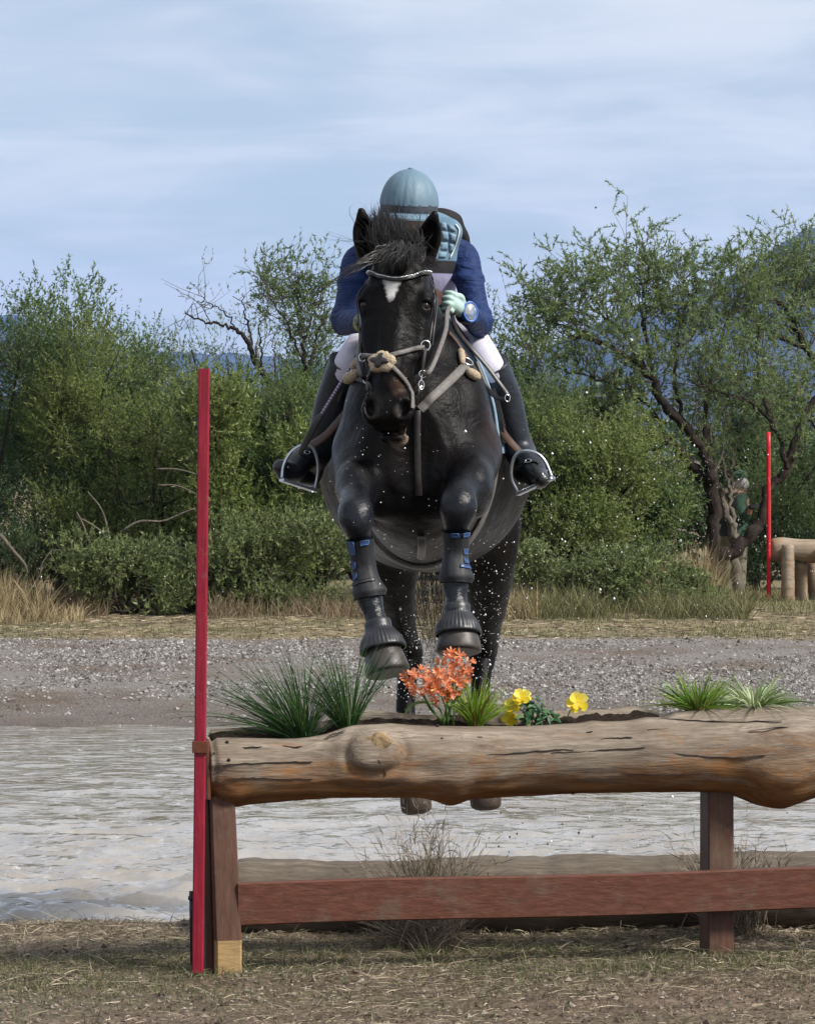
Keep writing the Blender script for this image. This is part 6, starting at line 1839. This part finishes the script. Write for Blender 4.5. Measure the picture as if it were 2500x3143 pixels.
# --- dark far hedge that closes the view
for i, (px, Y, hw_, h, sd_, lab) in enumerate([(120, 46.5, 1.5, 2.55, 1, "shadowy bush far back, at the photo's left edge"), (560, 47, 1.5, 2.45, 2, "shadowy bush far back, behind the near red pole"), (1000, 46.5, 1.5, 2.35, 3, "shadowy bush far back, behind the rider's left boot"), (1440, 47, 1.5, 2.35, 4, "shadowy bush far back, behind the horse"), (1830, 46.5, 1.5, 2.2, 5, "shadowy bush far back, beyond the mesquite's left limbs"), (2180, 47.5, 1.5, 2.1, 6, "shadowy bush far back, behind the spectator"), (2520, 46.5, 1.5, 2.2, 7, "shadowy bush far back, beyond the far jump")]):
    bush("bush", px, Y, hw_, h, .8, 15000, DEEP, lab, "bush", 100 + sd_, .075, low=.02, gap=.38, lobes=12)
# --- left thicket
bush("bush", 70, 38.9, .8, 1.35, .6, 20000, DEEP, "low dark bush added to darken the gap at the far left", "bush", 56, low=.0, gap=.40)  # added bush: stands in for the dark shade under the thicket
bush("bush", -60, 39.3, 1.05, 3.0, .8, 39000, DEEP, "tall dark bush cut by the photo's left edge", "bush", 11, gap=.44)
bush("bush", 190, 40.2, .78, 3.05, .7, 39000, OLIVE, "tall bush with a ragged tip rising highest at far left", "bush", 12, cone=.45, rag=.4)
bush("bush", 370, 38.8, .92, 2.65, .8, 51000, OLIVE2, "broad yellow green bush between the left edge and the near red pole", "bush", 13)
bush("bush", 585, 39.4, .88, 2.62, .8, 48000, OLIVE, "rounded olive bush directly behind the near red pole", "bush", 14)
bush("bush", 770, 38.6, .80, 2.42, .8, 51000, OLIVE2, "bright olive bush just right of the near red pole", "bush", 15)
bush("bush", 985, 38.9, .80, 2.15, .8, 45000, OLIVE, "olive bush showing below the rider's outstretched left boot", "bush", 16)
bush("bush", 1180, 40.2, .9, 2.45, .7, 27000, OLIVE, "olive bush half hidden behind the horse's shoulder", "bush", 17)
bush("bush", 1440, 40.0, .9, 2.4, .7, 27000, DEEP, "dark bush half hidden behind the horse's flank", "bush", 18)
bush("bush", 480, 41.5, .9, 3.0, .7, 26000, OLIVE, "tall olive bush peeping over the thicket left of the near red pole", "bush", 51, cone=.3, rag=.45)
bush("bush", 720, 41.8, .9, 3.0, .7, 26000, GREYG, "tall grey green bush peeping over the thicket right of the near red pole", "bush", 52, cone=.3, rag=.5)
bush("bush", 985, 42.0, .7, 2.95, .7, 22000, OLIVE, "tall olive bush behind the rider's left elbow", "bush", 53, cone=.3, rag=.45)
# --- right side
bush("bush", 1740, 42.2, .9, 2.85, .7, 26000, GREYG, "tall grey green bush between the rider and the mesquite crown", "bush", 54, cone=.25, rag=.5)
bush("bush", 1520, 41.0, .6, 2.9, .6, 20000, OLIVE, "olive bush close beside the rider's right arm", "bush", 55, cone=.3, rag=.4)
bush("bush", 1620, 39.6, .62, 2.85, .6, 36000, OLIVE, "upright bush with a spindly tip beside the rider's elbow", "bush", 19, cone=.55, rag=.45)
bush("bush", 1800, 39.0, .95, 1.95, .8, 51000, OLIVE2, "low spreading green bush under the mesquite's left limbs", "bush", 20, low=.05)
bush("bush", 1965, 40.4, .55, 1.25, .5, 26000, OLIVE, "small fresh green bush beside the mesquite trunk", "bush", 21, low=.05)
bush("bush", 2480, 43.5, .8, 2.0, .7, 33000, OLIVE, "loose green bush behind the far post and log jump", "bush", 22, low=.04)
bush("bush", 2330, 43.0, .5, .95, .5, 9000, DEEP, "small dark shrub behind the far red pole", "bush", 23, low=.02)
# --- low shrubs in front
bush("shrub", 380, 37.2, .62, .78, .5, 17000, GREYG, "low round grey green shrub left of the near red pole", "shrub", 31, .036, low=.0, gap=.43, rag=.75, lobes=14, per=9)
bush("shrub", 590, 37.6, .42, .62, .4, 9000, DEEP, "small dark shrub just left of the near red pole's middle", "shrub", 32, .036, low=.0, gap=.43, rag=.75, lobes=14, per=9)
bush("shrub", 830, 37.4, .75, .90, .5, 21000, GREYG, "wide grey green shrub between the red pole and the horse's left knee", "shrub", 33, .036, low=.0, gap=.43, rag=.75, lobes=14, per=9)
bush("shrub", 1680, 37.9, .50, .62, .4, 10000, GREYG, "grey green shrub right of the horse's hindquarters", "shrub", 34, .032, low=.0, gap=.42, rag=.8, lobes=14, per=9)
bush("shrub", 1930, 37.7, .80, .58, .4, 16000, GREYG, "long low sage shrub in front of the mesquite", "shrub", 35, .032, low=.0, gap=.42, rag=.8, lobes=14, per=9)
bush("shrub", 2110, 38.6, .42, .42, .4, 9000, GREYG, "sage shrub at the foot of the mesquite trunk", "shrub", 36, .032, low=.0, gap=.42, rag=.8, lobes=14, per=9)

# --- thin young trees and a bare one on the left
limb_tree("thin_tree", "thin feathery young tree rising beside the rider's left elbow", [
    ([(930, 1560), (935, 1300), (938, 1180), (930, 1050), (915, 960), (908, 900), (915, 850)], .030, .006, .2, 1.0),
    ([(936, 1190), (960, 1080), (985, 990), (1000, 930)], .016, .005, .3, .9), ([(934, 1120), (890, 1010), (850, 950), (820, 900)], .014, .004, -.3, .9), ([(930, 1050), (960, 960), (965, 890)], .012, .004, .1, .7)],
    40.8, OLIVE, BARK.m, 41, 11, 5, .18, 13, .038, (.16, .4), top_py=780)
limb_tree("bare_tree", "dark leafless tree leaning left above the thicket", [
    ([(905, 1500), (880, 1330), (840, 1200), (790, 1120), (760, 1050), (725, 1010), (680, 1000), (620, 985), (560, 955)], .045, .005, .0, .35),
    ([(770, 1080), (765, 1010), (748, 950), (742, 900)], .014, .004, .2, .3), ([(805, 1130), (800, 1060), (795, 1000), (798, 970)], .012, .004, -.2, .3), ([(725, 1010), (690, 960), (650, 935), (600, 925)], .010, .003, .2, .3), ([(850, 1220), (845, 1120), (835, 1040)], .016, .004, .1, .2)],
    39.9, OLIVE, BARK.m, 42, 9, 4, .14, 6, .032, (.15, .35), leafless=.5, top_py=860)
# --- the big mesquite
limb_tree("mesquite_tree", "big airy mesquite with dark crooked limbs spreading left", [
    ([(2180, 1830), (2186, 1720), (2190, 1600), (2188, 1500), (2170, 1420), (2110, 1320), (2030, 1230), (1990, 1150), (1915, 1090), (1830, 1050), (1740, 1030)], .085, .014, -.4, 1.1),
    ([(2184, 1500), (2135, 1440), (2075, 1375), (2000, 1332), (1900, 1312), (1800, 1308), (1735, 1322)], .060, .010, -.7, .5),
    ([(2030, 1235), (2000, 1130), (1975, 1010), (1980, 960), (1975, 900), (1955, 850)], .030, .006, .4, 1.2),
    ([(1990, 1150), (1900, 1010), (1820, 950), (1775, 890)], .026, .006, -.4, 1.1),
    ([(2100, 1315), (2070, 1180), (2080, 1030), (2100, 960), (2090, 900)], .028, .006, .5, 1.2),
    ([(2170, 1430), (2165, 1280), (2190, 1120), (2230, 980), (2265, 930), (2285, 900)], .030, .006, .6, 1.2),
    ([(2075, 1375), (1980, 1240), (1880, 1180), (1780, 1150), (1680, 1130)], .022, .006, -.5, .9),
    ([(1830, 1050), (1740, 1000), (1660, 980)], .014, .004, -.2, .8),
    ([(2200, 1715), (2285, 1660), (2335, 1590), (2362, 1500), (2412, 1440), (2432, 1370), (2468, 1280), (2492, 1230), (2560, 1130)], .075, .020, .3, .25),
    ([(2412, 1440), (2395, 1360), (2362, 1290), (2335, 1200), (2320, 1080), (2330, 960)], .030, .007, .3, .9),
    ([(2362, 1290), (2290, 1230), (2200, 1200), (2110, 1170)], .020, .006, -.3, .7)],
    41.2, MESQ, BARK.m, 43, 14, 5, .26, 26, .041, (.28, .66), leafless=.10, up=.42)
limb_tree("mesquite_tree", "feathery mesquite reaching in over the far red pole", [
    ([(2620, 1830), (2600, 1600), (2575, 1400), (2540, 1200), (2480, 1080), (2420, 960), (2370, 910), (2350, 860)], .075, .007, .0, 1.2),
    ([(2560, 1300), (2540, 1100), (2520, 950), (2490, 900), (2480, 860)], .035, .006, .4, 1.1), ([(2480, 1080), (2390, 1030), (2330, 1000), (2270, 960)], .022, .005, -.3, 1.0), ([(2420, 960), (2440, 910), (2450, 880)], .016, .004, .2, .9),
    ([(2575, 1400), (2480, 1290), (2400, 1240)], .020, .005, -.2, .9)],
    42.5, MESQ, BARK.m, 44, 12, 5, .26, 22, .041, (.28, .62), leafless=.08, up=.42)
limb_tree("grey_trunk_tree", "grey forked tree standing just behind the mesquite's trunk", [
    ([(2262, 1840), (2258, 1740), (2252, 1650), (2228, 1580), (2205, 1500), (2190, 1440), (2180, 1300)], .070, .012, .1, .4),
    ([(2252, 1655), (2246, 1590), (2240, 1500), (2250, 1400), (2275, 1300), (2270, 1200), (2285, 1090)], .036, .006, .3, .8), ([(2240, 1500), (2215, 1400), (2230, 1290), (2220, 1180)], .018, .005, .2, .8), ([(2200, 1480), (2150, 1380), (2130, 1270)], .018, .005, -.2, .7)],
    42.3, MESQ, BARKG.m, 45, 9, 5, .24, 18, .034, (.3, .6))
# fallen dead branches and sticks under the left thicket
DEADP = [([(700, 1905), (640, 1770), (600, 1660), (590, 1560), (560, 1500)], .02), ([(770, 1860), (690, 1790), (640, 1720), (610, 1690)], .016), ([(905, 1730), (840, 1690), (800, 1600), (780, 1520)], .018), ([(940, 1600), (1010, 1580), (1100, 1560), (1160, 1540)], .015)]
mb = MB()
e = empty("dead_branch", tuple(W(270, 1890, 37.6)), "pale dead branches arching out under the left thicket", "branch")
for pts, r_ in [([(300, 1760), (280, 1680), (255, 1610), (235, 1570)], .016), ([(350, 1700), (320, 1640), (265, 1600), (240, 1590)], .014), ([(345, 1690), (330, 1620), (310, 1560), (270, 1510)], .014), ([(375, 1630), (430, 1600), (500, 1600), (560, 1575), (600, 1560)], .015), ([(480, 1440), (540, 1440), (600, 1455), (640, 1475)], .010), ([(485, 1490), (540, 1490), (590, 1510), (620, 1530)], .010), ([(125, 1760), (130, 1730), (160, 1690), (190, 1690)], .010), ([(0, 1640), (40, 1690), (75, 1730), (85, 1760)], .024)]:
    P = crom([W(a, b, 37.75) for a, b in pts], 12); mbx = MB(); mbx.tube(P, np.linspace(r_, r_ * .4, 12), 7); mbx.build("branch", BARKG.m, e)

# --- dry grasses
TANG = leafmat("dry_tan_grass", [(0, (.13, .10, .05)), (.5, (.28, .22, .12)), (1, (.44, .36, .21))], .3, .7)
REDG = leafmat("reddish_dry_grass", [(0, (.09, .066, .040)), (.5, (.19, .145, .088)), (1, (.32, .25, .155))], .3, .7)
SAGE = leafmat("green_tan_grass", [(0, (.06, .065, .025)), (.5, (.135, .14, .058)), (1, (.27, .25, .13))], .3, .7)
def grass_field(name, regions, mat, label, seed, per=3):
    rr = np.random.RandomState(seed); V_, Q_, k0 = [], [], 0
    mb = MB()
    for (px0, px1, Y0, Y1, n, hmin, hmax, wid, dr) in regions:
        Y = rr.uniform(Y0, Y1, n); px = rr.uniform(px0, px1, n); X = (px - PCX) / F * Y
        cl = vnoise(X * 2.4, Y * 2.4 + seed, seed, 3); kp = rr.uniform(0, 1, n) < np.clip((cl - .28) * 2.8, .04, 1)
        X, Y = X[kp], Y[kp]; m = len(X)
        b = np.stack([X, Y, ground_z(X, Y) - .01], 1)
        az = rr.uniform(0, 2 * math.pi, m); el_ = np.radians(rr.uniform(52, 89, m))
        d = np.stack([np.cos(el_) * np.cos(az), np.cos(el_) * np.sin(az), np.sin(el_)], 1)
        hgt = rr.uniform(hmin, hmax, m) * (.5 + .8 * cl[kp])
        V, Q = blades(b, d, hgt, np.full(m, wid) * rr.uniform(.6, 1.4, m), rr.uniform(0, dr, m), per, rr)
        mb.add(V, None, Q)
    o = mb.build(name, mat, None, False)
    return tag(o, label, "grass", None, "stuff")
grass_field("dry_grass", [(-60, 150, 36.2, 37.4, 2600, .25, .62, .008, .5), (-60, 260, 35.2, 36.6, 1800, .10, .30, .008, .7), (1960, 2210, 39.2, 40.4, 1300, .35, .72, .008, .5), (1540, 1650, 36.0, 37.4, 700, .15, .45, .007, .6)], TANG, "tall tan dry grass at the edges of the thicket", 71)
grass_field("dry_grass", [(120, 330, 36.4, 37.6, 1900, .15, .42, .007, .5), (640, 1160, 36.2, 37.4, 3600, .08, .36, .007, .8), (1150, 1600, 36.2, 37.6, 2300, .08, .34, .007, .8)], REDG, "reddish dry grass along the foot of the bushes", 72)
grass_field("dry_grass", [(-60, 2600, 33.1, 36.4, 15000, .02, .085, .007, .9), (1600, 2300, 36.2, 38.4, 7500, .15, .42, .007, .7), (2250, 2600, 37, 43, 3000, .04, .16, .007, .9)], SAGE, "short green and tan grass between gravel and bushes", 73)
# litter under the bushes and out on the grass strip
n = 9000; Y = rs.uniform(33.0, 38.5, n); X = visible_x(Y, n)
b = np.stack([X, Y, ground_z(X, Y) + .004], 1); az = rs.uniform(0, 2 * math.pi, n)
V, Q = blades(b, np.stack([np.cos(az), np.sin(az), 0 * az + .12], 1), rs.uniform(.04, .16, n), np.full(n, .008), rs.uniform(0, .4, n), 2)
tag(mesh_np("straw_litter", V, [Q], STRAWL), "straw litter on the far grass strip", "straw", None, "stuff")

# --- spectator half hidden behind the trees
PY = 42.9
def S(px, py, d=0.0): return W(px, py, PY + d)
spec = empty("person", tuple(S(2262, 1850)), "white haired spectator in green cap and dark vest behind the mesquite", "person")
f = Field(S(2180, 1870) - [.05, .35, .05], S(2345, 1430) + [.05, .35, .1], .014)
f.ell(S(2272, 1478), (.075, .09, .105), None, .02); f.ell(S(2280, 1492, -.06), (.02, .03, .02), None, .02)
f.chain([S(2266, 1495), S(2258, 1520)], [.05, .06], .03)
f.chain([S(2250, 1540), S(2248, 1590), S(2248, 1640)], [.17, .165, .16], .04)
f.chain([S(2262, 1530, -.1), S(2280, 1590, -.15), S(2300, 1560, -.3)], [.065, .055, .04], .03); f.chain([S(2225, 1535), S(2215, 1600), S(2235, 1640, -.1)], [.065, .055, .04], .03)
f.ell(S(2306, 1556, -.33), (.045, .05, .03), None, .02)
for sx in (-1, 1): f.chain([S(2250 + sx * 18, 1650), S(2250 + sx * 20, 1750), S(2250 + sx * 20, 1850)], [.095, .07, .055], .04)
V, Q = f.mesh(); V = relax(V, Q, 1)
pyv = HY - F * (V[:, 2] - CH) / V[:, 1]; pxv = PCX + F * V[:, 0] / V[:, 1]
CLO = N("spectator_clothes"); vcn = CLO.n("VertexColor"); vcn.layer_name = "cloth"
CLO.color(CLO.mix(1.0, vcn.outputs[0], CLO.ramp(CLO.noise(14, 4, .6), [(.3, (.7, .7, .7)), (.7, (1.25, 1.25, 1.25))]), 'MULTIPLY')).set(rough=.8); CLO.bump(CLO.noise(12, 4, .6), .5, .03)
ob = mesh_np("body", V, [Q], CLO.m, spec)
cv = np.where((pyv < 1512)[:, None], [.44, .27, .20], np.where((pyv < 1645)[:, None], np.where((pxv > 2262)[:, None], [.030, .075, .045], [.020, .022, .024]), [.17, .16, .11]))
cv = np.where(((pxv > 2292) & (pyv < 1580) & (pyv > 1530))[:, None], [.44, .24, .17], cv)
at = ob.data.color_attributes.new("cloth", 'FLOAT_COLOR', 'POINT'); at.data.foreach_set("color", np.concatenate([cv, np.ones((len(cv), 1))], 1).astype(np.float32).ravel())
mb = MB(); mb.ball(S(2276, 1486, -.05), (.075, .07, .075), 14, 10); mb.build("beard", simple("white_hair", (.62, .60, .58), .9, 0, .15, 40, .8, .02), spec)
mb = MB(); mb.ball(S(2270, 1462, .01), (.088, .10, .07), 16, 8)
mb.box(S(2262, 1452, -.12), (.06, .07, .008), None, .003); mb.build("cap", simple("green_cap", (.05, .16, .09), .7, 0, .2, 30, .3), spec)
mb = MB(); mb.box(S(2314, 1553, -.36), (.05, .008, .022), None, .003); mb.build("phone", simple("dark_phone", (.03, .03, .035), .3, 0, .2, 30, 0), spec, False)
# ------------------------------------------------------------------ flying water drops and mud specks
DROP = N("water_drop"); DROP.color((.82, .84, .86)).set(rough=.12, spec=.8)
def drops(name, P, r, mat, label):
    n = len(P)
    base = np.array([[1, 0, 0], [-1, 0, 0], [0, 1, 0], [0, -1, 0], [0, 0, 1], [0, 0, -1]], float)
    T = np.array([[0, 2, 4], [2, 1, 4], [1, 3, 4], [3, 0, 4], [2, 0, 5], [1, 2, 5], [3, 1, 5], [0, 3, 5]])
    mid = []
    # one subdivision towards a ball
    Vb = [tuple(q) for q in base]; F2 = []; cache = {}
    def m_(a, b):
        k = (min(a, b), max(a, b))
        if k not in cache:
            q = unit(np.array(Vb[a]) + np.array(Vb[b])); Vb.append(tuple(q)); cache[k] = len(Vb) - 1
        return cache[k]
    F2 = T
    Vb = np.array(Vb); F2 = np.array(F2); k = len(Vb)
    st = np.ones((n, 1, 3)); st[:, 0, 2] = rs.uniform(.9, 1.6, n)
    V = P[:, None] + Vb[None] * r[:, None, None] * st
    o = mesh_np(name, V.reshape(-1, 3), [(F2[None] + (np.arange(n) * k)[:, None, None]).reshape(-1, 3)], mat, None, True)
    return tag(o, label, "spray", None, "stuff")
def cloud(n, cx_, cy_, sx, sy, y0, y1):
    px = rs.normal(cx_, sx, n); py = rs.normal(cy_, sy, n); Y = rs.uniform(y0, y1, n)
    return np.array([W(a, b, q) for a, b, q in zip(px, py, Y)])
P = np.concatenate([cloud(230, 1300, 1800, 190, 230, 12.6, 14.6), cloud(420, 1900, 1650, 330, 240, 13.4, 16.5), cloud(260, 1750, 1500, 400, 180, 13.2, 16), cloud(150, 600, 1750, 380, 150, 13.5, 16.5), cloud(45, 1180, 1450, 100, 120, 12.5, 12.75), cloud(260, 1480, 1960, 55, 150, 13.6, 14.5), cloud(160, 1262, 2060, 32, 100, 13.8, 14.5), cloud(140, 1700, 1750, 130, 160, 13.2, 15),
                    cloud(220, 1950, 2500, 330, 70, 13.6, 16), cloud(170, 1330, 2150, 110, 130, 13.0, 14.6), cloud(60, 1300, 2560, 260, 60, 13.6, 15.5)])
P = P[P[:, 2] > -.18]
drops("water_spray", P, np.minimum(.0009 + .0007 * rs.pareto(2.4, len(P)), .0052), DROP.m, "fine water drops flying round the horse")
MUD = simple("mud_speck", (.05, .035, .025), .7, 0, .3, 60, 0)
P = np.concatenate([cloud(46, 1900, 2530, 230, 55, 13.6, 15), cloud(14, 1560, 2540, 40, 60, 13.6, 14.5), [W(1827, 637, 14.2)], cloud(40, 1620, 2170, 260, 60, 13, 16)])
P = P[P[:, 2] > -.18]
drops("mud_spray", P, np.minimum(.0016 + rs.exponential(.0012, len(P)), .006), MUD, "dark mud specks flying behind the jump")
# ------------------------------------------------------------------ the air between here and the mountains
hz = bpy.data.materials.new("thin_blue_air"); hz.use_nodes = True
hz.node_tree.nodes.clear()
ho = hz.node_tree.nodes.new("ShaderNodeOutputMaterial")
hv = hz.node_tree.nodes.new("ShaderNodeVolumePrincipled")
hv.inputs['Color'].default_value = (.22, .46, 1.0, 1)
hv.inputs['Density'].default_value = 6.2e-5
hz.node_tree.links.new(hv.outputs[0], ho.inputs['Volume'])
hb_ = MB().box((0, 5550, 259), (9600, 5950, 261)).build("haze", hz, None, False)
tag(hb_, "thin blue air over the whole place", "haze", None, "stuff")
for o in SC.objects:
    if o.type == 'MESH' and o.parent is None and "kind" not in o and "label" not in o:
        print("UNTAGGED", o.name)
